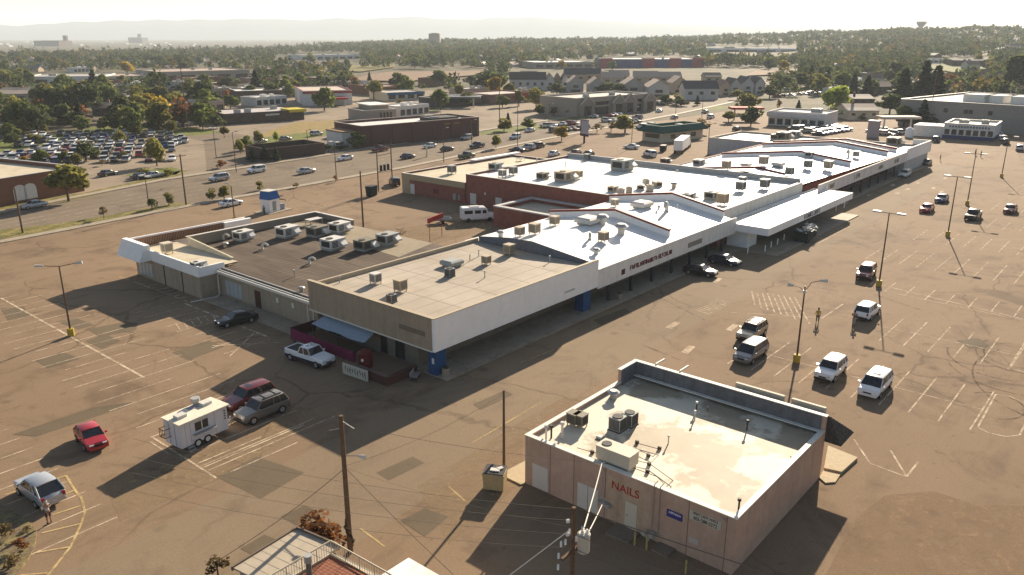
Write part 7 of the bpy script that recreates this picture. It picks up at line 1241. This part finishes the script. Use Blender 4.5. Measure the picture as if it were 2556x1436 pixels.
# far towers on the skyline
def far(px, base, top, D, fn):
    d = ray(px, base); l = math.hypot(d[0], d[1]); t = D/l; X, Y = d[0]*t, d[1]*t; z0 = CAMH+d[2]*t; return X, Y, z0, CAMH+ray(px, top)[2]*(D/math.hypot(*ray(px, top)[:2]))
X, Y, z0, z1 = far(2297, 80, 54, 2560, None); zb = terrain(X, Y); wt = thing('water_tower', 'pale wine glass shaped water tower on the right hand ridge', 'water tower', (X, Y, zb)); rW = 13
M().tube((X, Y, zb), (X, Y, z1-14), 5, 4.5, n=14).build('stem', WHW, wt, smooth=40); M().tube((X, Y, z1-16), (X, Y, z1-5), 5, rW, n=18).tube((X, Y, z1-5), (X, Y, z1), rW, rW*0.95, n=18).build('bowl', CM('tower_grey_pink', (0.42, 0.37, 0.36)), wt, smooth=40)
def fartower(px, px1, base, top, D, label, name='tower_block', ma=GTAN):
    X, Y, z0, z1 = far((px+px1)/2, base, top, D, None); w_ = (px1-px)/FPX*D; t = thing(name, label, 'building', (X, Y, 0)); M().obox(X, Y, -8, z1, w_, w_, HEAD).build('wall', ma, t); M().obox(X, Y, z1, z1+1.2, w_*0.6, w_*0.6, HEAD).build('roof', GREYR, t)
fartower(1072, 1098, 96, 84, 1900, 'pale block poking above the wooded skyline', 'hilltop_block'); fartower(108, 160, 115, 102, 3600, 'wide dark power station block on the left plain', 'power_station', DBR); fartower(163, 170, 116, 89, 3600, 'slim tall chimney beside the power station block', 'power_chimney', DBR); fartower(346, 352, 96, 85, 5200, 'small distant tower on the left horizon', 'far_tower', DBR); fartower(330, 360, 98, 94, 5200, 'low distant block at the foot of the small far tower', 'far_block', DBR)
# pale sheds scattered over the left plain, houses in the woods
HM = []
for k, (w_, d_, hw, hr, wm, rm) in enumerate([(13, 9, 2.9, 5.2, HW_, PINKR), (15, 10, 3.0, 5.6, HT, SHG), (12, 9, 5.2, 8.2, HW_, SHB), (16, 10, 2.9, 5.0, BRW, BRIGHT), (22, 14, 4.2, 4.9, WHW, BRIGHT)]):
    m = M(); m.loft([[(-w_/2, -d_/2, -2), (-w_/2, d_/2, -2), (-w_/2, d_/2, hw), (-w_/2, 0, hr-0.1), (-w_/2, -d_/2, hw)], [(w_/2, -d_/2, -2), (w_/2, d_/2, -2), (w_/2, d_/2, hw), (w_/2, 0, hr-0.1), (w_/2, -d_/2, hw)]]); m.cur = 1
    rf_ = [(-d_/2-0.5, hw-0.25), (0, hr), (d_/2+0.5, hw-0.25), (0, hr-0.3)]; m.loft([[(-w_/2-0.5, y, z) for y, z in rf_], [(w_/2+0.5, y, z) for y, z in rf_]]); m.cur = 2
    for x in (-w_*0.3, w_*0.05, w_*0.3): m.box(x-0.8, -d_/2-0.05, 0.9, x+0.8, -d_/2+0.05, 2.2)
    HM.append(m.build('small_house', [wm, rm, GLASS]))
HUSED = set(); HPTS = []
hl = [('pale roofed house', 'pale'), ('grey roofed house', 'grey'), ('tall brown roofed house', 'brown'), ('bright roofed brick house', 'bright'), ('white shed', 'white')]
def small_house(px, py, k, zone, rz=None):
    X, Y, z = T(px, py)
    o = HM[k] if k not in HUSED else HM[k].copy()
    if k in HUSED: col.objects.link(o)
    HUSED.add(k); o.location = (X, Y, z); o.rotation_euler = (0, 0, rng.uniform(0, 3.14) if rz is None else rz); HPTS.append((X, Y)); tag(o, f'{hl[k][0]} half hidden by trees {zone}', 'house' if k < 4 else 'shed', f'small houses {zone}')
hr_ = random.Random(21)
SM = []
for k, (w_, d_, h_, wm, rm) in enumerate([(24, 14, 4.6, GTAN, GREYR), (18, 12, 4.2, WHW, BRIGHT), (30, 15, 5.2, BRW, PINKR), (16, 12, 4.4, DBR, GREYR)]):
    m = M(); m.ring(-w_/2, -d_/2, w_/2, d_/2, 0.4, -2, h_, h_-0.5); m.cur = 1; m.poly([(-w_/2+0.4, -d_/2+0.4, h_-0.48), (w_/2-0.4, -d_/2+0.4, h_-0.48), (w_/2-0.4, d_/2-0.4, h_-0.48), (-w_/2+0.4, d_/2-0.4, h_-0.48)]); m.box(-2, -1.5, h_-0.47, 0.5, 0.5, h_+0.9).box(w_*0.25, 0, h_-0.47, w_*0.25+1.6, 1.6, h_+0.7); m.cur = 2
    for q in range(5): m.box(-w_/2+w_*(q+0.15)/5, -d_/2-0.06, 0.4, -w_/2+w_*(q+0.85)/5, -d_/2+0.06, 2.7)
    SM.append(m.build('small_shop', [wm, rm, GLASS]))
SUSED = set()
def small_shop(px, py, k, desc):
    X, Y, z = T(px, py); o = SM[k] if k not in SUSED else SM[k].copy()
    if k in SUSED: col.objects.link(o)
    SUSED.add(k); o.location = (X, Y, z); o.rotation_euler = (0, 0, R(hr_.choice([4, 6, 94, 8])+hr_.uniform(-4, 4))); HPTS.extend([(X+a, Y+b) for a in (-9, 0, 9) for b in (-5, 5)]); tag(o, desc, 'shop', 'small flat roofed shops in the town')
for px, py, k, ds in [(300, 232, 0, 'tan flat shop left of the white garage'), (345, 222, 1, 'white flat shop behind the tan flat shop'), (388, 244, 3, 'dark flat shop by the yellow trees'), (540, 240, 0, 'tan flat shop right of the white garage'), (560, 226, 2, 'brick flat shop behind the dark glazed shops'), (620, 236, 1, 'white flat shop left of the pink box shop'), (715, 242, 0, 'tan flat shop beside the red striped store'), (725, 216, 2, 'long brick flat shop behind the red striped store'), (800, 208, 0, 'tan flat shop before the pale far lot'), (240, 224, 2, 'brick flat shop above the left tree clump'), (180, 232, 1, 'white flat shop behind the left tree clump'), (445, 262, 3, 'dark flat shop beneath the tall thin pole'), (480, 280, 0, 'tan flat shop behind the dark tree'), (330, 262, 3, 'dark flat shop behind the olive tree'), (500, 212, 2, 'brick flat shop in front of the grey shop row'), (660, 262, 1, 'white flat shop above the dark restaurant'), (940, 236, 2, 'brick flat shop beside the blue striped store'), (1010, 286, 1, 'white flat shop behind the plum brick store'), (1180, 240, 0, 'tan flat shop left of the rust red store'), (1300, 245, 3, 'dark flat shop behind the rust red store'), (2090, 238, 1, 'white flat shop at the end of the far road'), (2420, 200, 0, 'tan flat shop behind the right hand trees'), (2290, 225, 2, 'brick flat shop among the dark spires'), (400, 190, 0, 'tan flat shop beyond the long shop rows'), (560, 186, 2, 'brick flat shop beyond the long shop rows'), (200, 180, 1, 'white flat shop at the edge of the left woods')]: small_shop(px, py, k, ds)
for k in range(46): small_house(hr_.uniform(1500, 2540), hr_.uniform(100, 150), hr_.choice([0, 0, 1, 2, 3, 3]), 'on the right hand slope')
for k in range(26): small_house(hr_.uniform(900, 1500), hr_.uniform(112, 170), hr_.choice([0, 1, 2, 3]), 'on the middle wooded hill')
for k in range(16): small_house(hr_.uniform(0, 840), hr_.uniform(150, 180), hr_.choice([0, 1, 1, 2]), 'in the left hand woods')
for k in range(26): small_house(hr_.uniform(-20, 520), hr_.uniform(104, 119), 4, 'on the far left plain', R(40))
for k in range(9): small_house(hr_.uniform(560, 860), hr_.uniform(101, 108), 4, 'at the far edge of the left plain', R(40))
for k in range(14): small_house(hr_.uniform(2080, 2540), hr_.uniform(165, 215), hr_.choice([0, 1, 2, 3]), 'below the right hand slope')
# ---------------------------------------------------------------- trees
BARK = mat('bark', (0.09, 0.06, 0.04), 0.9, var=0.2, scale=3)
LEAF = {k: leafmat('leaf_'+k, c) for k, c in {'green': (0.125, 0.150, 0.036), 'olive': (0.19, 0.178, 0.046), 'dark': (0.075, 0.092, 0.033), 'yellow': (0.36, 0.26, 0.03), 'bright': (0.18, 0.22, 0.035), 'rust': (0.20, 0.085, 0.03), 'tawny': (0.16, 0.115, 0.05), 'conifer': (0.040, 0.055, 0.030)}.items()}
def quads(P, S, seed):
    r = np.random.RandomState(seed); n = len(P); a = r.normal(size=(n, 3)); a /= np.linalg.norm(a, axis=1)[:, None]; b = np.cross(a, r.normal(size=(n, 3))); b /= np.linalg.norm(b, axis=1)[:, None]
    S = S[:, None]*r.uniform(0.6, 1.3, (n, 1)); c = [P+a*S+b*S*0.7, P-a*S+b*S*0.6, P-a*S*0.9-b*S*0.7, P+a*S*0.8-b*S*0.6]
    return np.stack(c, 1).reshape(-1, 3)
def crown_pts(kind, r, n):
    if kind == 'conifer':
        u = r.uniform(0, 1, n)**0.75; z = 0.12+0.88*(1-u); rad = 0.24*u*(0.75+0.35*np.sin(z*40)); a = r.uniform(0, 6.283, n); q = rad*np.sqrt(r.uniform(0.35, 1, n)); return np.stack([q*np.cos(a), q*np.sin(a), z], 1)
    nl = {'round': 9, 'tall': 9, 'sparse': 7, 'bush': 6, 'spread': 11}[kind]; rx, z0, z1 = {'round': (0.47, 0.14, 1.0), 'tall': (0.30, 0.1, 1.0), 'sparse': (0.42, 0.2, 1.0), 'bush': (0.5, 0.05, 1.0), 'spread': (0.6, 0.22, 0.95)}[kind]
    C = []
    for k in range(nl):
        a = r.uniform(0, 6.283); f = r.uniform(0, 1); zz = z0+(z1-z0)*(0.2+0.62*f); rr = rx*0.62*math.sqrt(max(0.05, 1-abs(2*f-0.75)**2))*r.uniform(0.3, 1); C.append((rr*math.cos(a), rr*math.sin(a), zz, rx*r.uniform(0.34, 0.56)))
    C = np.array(C); i = r.randint(0, nl, n); d = r.normal(size=(n, 3)); d /= np.linalg.norm(d, axis=1)[:, None]; q = C[i, 3]*r.uniform(0.45, 1, n)**0.5*1.0
    return C[i, :3]+d*q[:, None]*np.array([1, 1, 0.82])
def tree_mesh(kind, leaf, seed, n=620, size=0.055):
    r = np.random.RandomState(seed); P = crown_pts(kind, r, n); V = quads(P, np.full(n, size), seed+1); F = np.arange(n*4).reshape(-1, 4)
    me = bpy.data.meshes.new('crown'); me.from_pydata(V.tolist(), [], F.tolist()); me.materials.append(LEAF[leaf]); return me
def trunk_mesh(kind, seed):
    r = random.Random(seed); m = M(); th = 0.5 if kind != 'conifer' else 0.9; m.tube((0, 0, -0.02), (r.uniform(-.02, .02), r.uniform(-.02, .02), th), 0.028, 0.014, n=7)
    if kind != 'conifer':
        for k in range(6):
            a = k*1.05+r.uniform(-.3, .3); z = r.uniform(0.25, 0.5); m.tube((0, 0, z), (math.cos(a)*0.2, math.sin(a)*0.2, z+r.uniform(0.18, 0.4)), 0.012, 0.004, n=5)
    me = bpy.data.meshes.new('trunk'); me.from_pydata(m.v, [], m.f); me.materials.append(BARK); return me
SPEC = {'green': ('round', 'green'), 'olive': ('round', 'olive'), 'dark': ('round', 'dark'), 'yellow': ('round', 'yellow'), 'bright': ('spread', 'bright'), 'rust': ('sparse', 'rust'), 'tawny': ('sparse', 'tawny'), 'conifer': ('conifer', 'conifer'), 'talldark': ('tall', 'dark'), 'tallolive': ('tall', 'olive'), 'bush': ('bush', 'olive'), 'darkbush': ('bush', 'dark'), 'rustbush': ('bush', 'rust')}
CRM = {}; TRM = {}
for i, (k, (sh, lf)) in enumerate(SPEC.items()):
    CRM[k] = [tree_mesh(sh, lf, 100+i*7+j, {'sparse': 260, 'bush': 420}.get(sh, 900), {'sparse': 0.045, 'spread': 0.055, 'conifer': 0.042, 'bush': 0.05}.get(sh, 0.052)) for j in range(3)]; TRM[k] = [trunk_mesh(sh, i*3+j) for j in range(2)]
NT = [0]; TPTS = []
def tree(kind, X, Y, z, h, label, group, parts=True, w=1.0):
    NT[0] += 1; TPTS.append((X, Y)); nm = {'conifer': 'conifer_tree', 'bush': 'shrub', 'darkbush': 'shrub', 'rustbush': 'shrub'}.get(kind, 'leafy_tree')
    r = bpy.data.objects.new(nm, None); col.objects.link(r); r.location = (X, Y, z); r.scale = (h*w, h*w, h); r.rotation_euler = (0, 0, rng.uniform(0, 6.28)); tag(r, label, 'shrub' if nm == 'shrub' else 'tree', group)
    for n_, me in (('crown', CRM[kind][rng.randint(0, 2)]), ('trunk', TRM[kind][rng.randint(0, 1)])):
        o = bpy.data.objects.new(n_, me); col.objects.link(o); o.parent = r
    return r
TD = {'green': 'green rounded tree', 'olive': 'olive rounded tree', 'dark': 'dark green tree', 'yellow': 'yellow autumn tree', 'bright': 'bright green spreading tree', 'rust': 'thin rust coloured tree', 'tawny': 'thin tawny tree', 'conifer': 'dark pointed conifer', 'talldark': 'tall dark tree', 'tallolive': 'tall olive tree', 'bush': 'olive shrub', 'darkbush': 'dark shrub', 'rustbush': 'rust coloured shrub'}
def ptree(kind, px, base, top, where, w=1.0, group=None):
    X, Y, z = T(px, base); tree(kind, X, Y, z, hgt(X, Y, top, z)*1.08, TD[kind]+' '+where, group, True, w*(1.18 if kind not in ('conifer', 'bush', 'rustbush') else 1.1))
for a_ in [('olive', 172, 503, 418, 'over the pavement at the brick bank corner', 1.15), ('bush', 422, 513, 482, 'on the verge left of the wooden pole', 1.1), ('darkbush', 380, 523, 498, 'low on the verge left of the taller shrub', 1.1), ('bush', 530, 501, 470, 'first of the pair on the kerb right of the wooden pole', 1), ('tallolive', 560, 498, 462, 'second of the pair on the kerb right of the wooden pole', 1.2), ('bush', 648, 477, 452, 'on the kerb behind the kiosk', 1), ('tawny', 740, 470, 456, 'low on the kerb left of the street lamp', 1.6), ('tawny', 260, 548, 515, 'young on the left grass verge', 0.7), ('rust', 838, 455, 438, 'at the foot of the street lamp', 1.0),
    ('conifer', 630, 404, 371, 'first of the row by the brown enclosure', 1.6), ('conifer', 661, 402, 368, 'second of the row by the brown enclosure', 1.5), ('conifer', 690, 404, 372, 'third of the row by the brown enclosure', 1.6), ('green', 618, 375, 340, 'behind the conifer row', 0.9), ('olive', 600, 385, 352, 'at the side street bend', 0.8), ('olive', 645, 362, 330, 'at the lawn corner by the dry field', 0.8), ('bright', 690, 355, 330, 'small on the lawn of the dry field', 0.5), ('green', 890, 372, 331, 'against the white end wall of the plum store', 1.15), ('darkbush', 850, 375, 355, 'low beside the green tree at the plum store', 1.8), ('darkbush', 820, 380, 362, 'low at the end of the brown enclosure', 1.6), ('rust', 1035, 352, 316, 'against the middle of the plum store', 1.0), ('rust', 1110, 345, 312, 'against the right part of the plum store', 1.0), ('tawny', 955, 368, 352, 'low in the bed before the plum store', 1.6),
    ('dark', 150, 293, 228, 'at the heart of the left tree clump', 1.1), ('olive', 185, 290, 222, 'pale in the left tree clump', 0.9), ('dark', 215, 288, 214, 'at the right of the left tree clump', 1.0), ('dark', 105, 295, 248, 'at the left of the left tree clump', 1.2), ('olive', 135, 282, 222, 'behind the heart of the left tree clump', 1.0), ('green', 30, 272, 238, 'at the far left before the broad grey roof', 1.2), ('green', 66, 275, 244, 'beside the broad grey roof', 1.2), ('yellow', 372, 288, 238, 'large and brightest of the right clump', 1.3), ('yellow', 402, 292, 243, 'right half of the yellow pair', 1.1), ('olive', 320, 292, 248, 'left of the yellow pair', 1.3), ('green', 392, 312, 268, 'in front of the yellow pair', 1.3), ('olive', 350, 300, 262, 'between the olive and yellow trees', 1.2), ('dark', 455, 315, 270, 'dark in front of the red tipped tree', 1.3), ('green', 500, 318, 255, 'large with red tips beside the dark restaurant', 1.2), ('rust', 510, 300, 250, 'red topped behind the large green one', 1.2), ('dark', 540, 322, 290, 'at the left end of the dark restaurant', 1.3), ('olive', 560, 345, 318, 'leaning at the side street', 1.0),
    ('green', 575, 272, 236, 'before the dark glazed shops', 1.3), ('dark', 505, 250, 222, 'round beside the white garage', 1.2), ('olive', 478, 252, 225, 'pale beside the white garage', 1.0), ('dark', 585, 222, 198, 'round before the plum box building', 1.3), ('dark', 560, 212, 196, 'low before the plum box building', 1.4), ('green', 205, 328, 290, 'on the lawn above the dealer lot', 1.1), ('tallolive', 262, 330, 292, 'slender on the lawn above the dealer lot', 1.2), ('green', 285, 325, 298, 'right of the slender one on the lawn', 1.1), ('olive', 60, 340, 302, 'at the left above the dealer lot', 1.3), ('green', 25, 350, 312, 'at the far left above the dealer lot', 1.3), ('olive', 112, 330, 312, 'small by the ranch house', 1.2), ('dark', 36, 365, 335, 'dark at the left edge of the dealer lot', 1.3), ('olive', 300, 358, 328, 'first inside the dealer lot back edge', 1.2), ('olive', 340, 345, 314, 'second at the dealer lot back edge', 1.3), ('dark', 382, 335, 302, 'dark at the dealer lot back edge', 1.2), ('olive', 430, 335, 305, 'at the corner above the dealer lot', 1.2), ('olive', 80, 358, 335, 'small at the dealer lot left rear', 1.2), ('olive', 95, 358, 338, 'second small one at the dealer lot left rear', 1.2),
    ('dark', 215, 402, 358, 'dark in the middle of the dealer lot', 1.2), ('green', 232, 400, 368, 'beside the dark one in the dealer lot', 1.0), ('green', 105, 412, 378, 'in front of the dealer cars', 1.2), ('yellow', 62, 412, 392, 'small at the front of the dealer lot', 1.3), ('green', 165, 405, 378, 'in the front row of the dealer lot', 1.3), ('olive', 195, 418, 385, 'in the front bed of the dealer lot', 1.1), ('olive', 392, 415, 352, 'tall at the dealer lot street corner', 0.85), ('olive', 312, 400, 380, 'small among the dealer cars', 1.2), ('tawny', 255, 415, 398, 'in the front bed by the dealer cars', 1.4), ('bush', 360, 442, 420, 'on the green island', 1.8), ('bush', 420, 440, 422, 'at the right end of the green island', 1.8), ('rustbush', 550, 420, 400, 'at the kerb bed of the side street', 1.4),
    ('dark', 995, 222, 185, 'round at the edge of the dirt field', 1.3), ('dark', 1210, 225, 185, 'bushy left of the long townhouse', 1.6), ('dark', 1180, 222, 192, 'lower left of the long townhouse', 1.6), ('dark', 1340, 252, 222, 'round between the rust store and offices', 1.3), ('conifer', 1288, 224, 202, 'at the wall of the long white townhouse', 2.2), ('olive', 1348, 291, 264, 'in the row left of the offices', 1.3), ('rust', 1382, 290, 268, 'in the row before the offices', 1.5), ('green', 1425, 290, 264, 'round before the first office gable', 1.3), ('olive', 1515, 284, 262, 'before the middle of the offices', 1.2), ('conifer', 1268, 310, 284, 'single before the rust store', 1.2), ('olive', 1258, 328, 298, 'on the roadside lawn', 1.3), ('green', 1318, 322, 296, 'round on the roadside lawn', 1.5), ('yellow', 1402, 352, 318, 'thin yellow beside the roadside sign', 1.2), ('tallolive', 1560, 332, 284, 'tall on the kerb left of the green roofed diner', 1.5), ('tawny', 1490, 332, 308, 'tawny on the kerb bed right of the sign', 1.4), ('tawny', 1525, 330, 304, 'darker on the kerb bed right of the sign', 1.3), ('olive', 1238, 372, 340, 'small on the road verge', 0.9), ('tawny', 1750, 335, 296, 'bare crowned at the bend behind the lorry', 1.3), ('olive', 1862, 282, 238, 'large by the road beyond the diner', 1.4), ('olive', 1818, 308, 280, 'left of the fuel canopy', 1.4), ('dark', 1874, 315, 270, 'dark right of the fuel canopy', 1.1), ('bright', 2092, 282, 217, 'great at the side of the far road', 1.0), ('olive', 2040, 236, 188, 'autumn brown beside the far road', 1.0), ('rust', 1942, 276, 250, 'red pointed before the showroom', 0.8), ('conifer', 1992, 278, 252, 'small beside the showroom', 1.3),
    ('conifer', 2022, 218, 168, 'tallest in the conifer group right of the terrace', 1.4), ('dark', 1990, 222, 185, 'in the conifer group right of the terrace', 1.8), ('dark', 1950, 226, 186, 'against the last townhouse', 1.6), ('conifer', 2062, 225, 176, 'second spire in the conifer group', 1.4), ('conifer', 2128, 245, 190, 'behind the bright spreading tree', 1.5), ('conifer', 2162, 248, 192, 'right of the bright spreading tree', 1.6), ('conifer', 2250, 262, 178, 'great and black above the warehouse', 1.8), ('conifer', 2300, 262, 160, 'greatest spire above the warehouse', 1.3), ('conifer', 2330, 262, 172, 'third spire above the warehouse', 1.6), ('talldark', 2240, 205, 150, 'tall pale topped behind the great black conifer', 1.8), ('rust', 2370, 230, 186, 'rust tinted right of the spires', 1.5), ('green', 2386, 236, 192, 'round right of the spires', 1.3), ('green', 2440, 228, 196, 'behind the brown roofed house', 1.5), ('talldark', 2530, 235, 138, 'tallest at the right picture edge', 1.1), ('dark', 2490, 240, 204, 'low at the right picture edge', 1.5), ('dark', 2255, 315, 268, 'dark before the warehouse left corner', 1.4), ('conifer', 2300, 318, 255, 'dark against the warehouse wall', 1.3), ('dark', 2330, 318, 282, 'low against the warehouse wall', 1.2), ('dark', 2220, 285, 240, 'dark left of the warehouse', 1.6), ('green', 2150, 300, 288, 'low before the pale hip roofed house', 2), ('dark', 2075, 300, 272, 'dark behind the showroom right end', 1.8), ('olive', 1690, 262, 236, 'in the lot by the broad white gable', 1.2), ('conifer', 1740, 264, 240, 'before the wide charcoal roof', 1.4), ('dark', 1660, 262, 238, 'dark below the broad white gable', 1.5), ('dark', 1700, 266, 248, 'hedge like below the tan gable', 2.2), ('olive', 1840, 250, 226, 'before the white gables', 1.5), ('dark', 1920, 246, 216, 'at the end of the terrace', 1.5), ('dark', 1390, 235, 210, 'dark behind the offices left end', 1.8), ('dark', 1520, 236, 208, 'dark between office gables', 1.8), ('dark', 1545, 240, 212, 'dark beside the broad grey gable', 1.6), ('rust', 800, 1378, 1284, 'feathery beside the leaning utility pole', 1.2), ('rust', 825, 1385, 1310, 'low feathery at the foot of the leaning utility pole', 1.3), ('tawny', 1000, 270, 246, 'at the blue striped store', 1.2)]: ptree(a_[0], a_[1], a_[2], a_[3], a_[4], a_[5] if len(a_) > 5 else 1.0)
# shrubs and weeds of the foreground
for px, py, tp, k, lb in [(15, 1345, 1312, 'tawny', 'weedy at the corner kerb island'), (55, 1372, 1345, 'rust', 'small at the front of the kerb island'), (30, 1420, 1388, 'tawny', 'at the bottom of the kerb island'), (70, 1330, 1314, 'tawny', 'by the foot of the standing man'), (545, 1440, 1395, 'tawny', 'dry at the corner of the near house')]: ptree(k, px, py, tp, lb, 1.5)
# scattered individual trees among the far roofs
BADPX = [(520, 268, 780, 345), (0, 338, 560, 420), (0, 420, 2556, 2000), (640, 298, 860, 360), (840, 285, 1200, 372), (860, 178, 1215, 208), (1380, 236, 1625, 300), (1500, 146, 1750, 172), (1590, 325, 1760, 420), (2235, 255, 2556, 420), (1700, 240, 2010, 360), (750, 225, 885, 268), (555, 282, 765, 318), (60, 190, 640, 214), (1275, 180, 1910, 250), (1100, 300, 2556, 420), (1000, 280, 1400, 420), (420, 205, 505, 235), (850, 265, 995, 305), (2010, 240, 2120, 345), (-30, 222, 130, 262)]
mx = ['green', 'olive', 'dark', 'dark', 'green', 'olive', 'dark', 'tallolive', 'yellow', 'green', 'olive', 'green', 'dark', 'rust', 'olive', 'green', 'conifer']
def zone_of(px): return 'in the left middle distance' if px < 850 else ('in the centre middle distance' if px < 1700 else 'in the right middle distance')
tr_ = random.Random(5); cnt = 0
while cnt < 165:
    px, py = (tr_.uniform(-20, 2580), 152+128*tr_.random()**1.3) if cnt < 118 else (tr_.uniform(-20, 640), tr_.uniform(212, 344))
    if any(a <= px <= c and b <= py <= d for a, b, c, d in BADPX): continue
    X, Y, z = T(px, py); 
    if min((X-a)**2+(Y-b)**2 for a, b in TPTS[-90:]) < 22: continue
    k = tr_.choice(mx); tree(k, X, Y, z, tr_.uniform(6.5, 12) if k != 'conifer' else tr_.uniform(8, 14), TD[k]+' '+zone_of(px), 'scattered trees '+zone_of(px), True, tr_.uniform(1.0, 1.6)); cnt += 1
# the woods covering the slopes: nobody could count them
def woods():
    r = np.random.RandomState(11); V = []; C = []; NV = 0; pts = []
    sizes = []
    tries = 0
    holes = [(1265, 172, 1915, 235), (870, 176, 1215, 204), (1858, 174, 1995, 192), (2305, 160, 2462, 186), (684, 143, 764, 156), (60, 186, 640, 210), (1505, 146, 1750, 172), (750, 136, 902, 153), (1335, 155, 1482, 172), (1760, 118, 1990, 133), (2318, 146, 2470, 170)]
    for kk in range(26000):
        px = r.uniform(-160, 2720); u = r.uniform(0, 1); 
        d = 470*(2750/470)**(u**0.8); az = math.atan((px-1278)/2085); an = HEAD-az; X, Y = d*math.cos(an), d*math.sin(an)
        if az < R(-13) and d > 1500+500*sm(-33, -13, math.degrees(az)) and r.rand() > 0.05: continue
        z = terrain(X, Y); q = proj(X, Y, z)
        if any(a <= q[0] <= c and b-2 <= q[1] <= e+20 for a, b, c, e in holes): continue
        if d < 700 and r.rand() < 0.45: continue
        if q[0] < 1250 and q[1] > 158 and r.rand() < 0.72: continue
        cl_ = math.sin(X*0.013+1.3*math.sin(Y*0.009))*math.sin(Y*0.017+X*0.004); 
        if cl_ < -0.42 and r.rand() < 0.7: continue
        pts.append((X, Y, z, d, cl_))
    pts = np.array(pts); H_ = np.array(HPTS)
    base = {0: (0.050, 0.068, 0.020), 1: (0.072, 0.082, 0.026), 2: (0.032, 0.044, 0.019), 3: (0.13, 0.10, 0.025), 4: (0.11, 0.075, 0.035)}
    for X, Y, z, d, cl_ in pts:
        dd = ((H_-np.array([X, Y]))**2).sum(1).min()
        hd = math.hypot(X, Y)
        if dd < 90: continue
        h = r.uniform(6, 11.5)*(1.0 if r.rand() > 0.12 else 1.3); n = int(np.clip(52*900/d, 16, 60)); k = r.choice([0, 0, 1, 1, 2, 2, 2, 3, 4], p=[.17, .16, .15, .14, .11, .1, .07, .06, .04]); c = np.array(base[k])*r.uniform(0.75, 1.3)
        P = crown_pts('round' if r.rand() > 0.15 else ('tall' if r.rand() > 0.4 else 'conifer'), r, n)*np.array([h*1.25, h*1.25, h])+np.array([X, Y, z]); s = h*0.075*(60/n)**0.45
        V.append(quads(P, np.full(n, s), r.randint(1, 10**6))); C.append(np.repeat(np.append(c, 1.0)[None, :], n, 0))
    V = np.concatenate(V); C = np.concatenate(C); nq = len(C)
    me = bpy.data.meshes.new('woodland'); me.vertices.add(nq*4); me.vertices.foreach_set('co', V.astype(np.float32).ravel()); me.loops.add(nq*4); me.loops.foreach_set('vertex_index', np.arange(nq*4, dtype=np.int32)); me.polygons.add(nq); me.polygons.foreach_set('loop_start', np.arange(0, nq*4, 4, dtype=np.int32)); me.polygons.foreach_set('loop_total', np.full(nq, 4, dtype=np.int32)); me.update(calc_edges=True)
    ca = me.color_attributes.new('leaf', 'FLOAT_COLOR', 'CORNER'); ca.data.foreach_set('color', np.repeat(C, 4, 0).astype(np.float32).ravel()); me.materials.append(leafmat('leaf_woods', (1, 1, 1), True)); me.validate()
    o = bpy.data.objects.new('woodland', me); col.objects.link(o); tag(o, kind='stuff'); print('woods', len(pts), nq)
woods()
for k_, (pr, used) in PROTO.items():
    for ch in list(pr.children):
        for g in list(ch.children): bpy.data.objects.remove(g)
        bpy.data.objects.remove(ch)
    bpy.data.objects.remove(pr)
for k, o in FARM.items():
    if k not in FARUSED: bpy.data.objects.remove(o)
print('trees', NT[0])
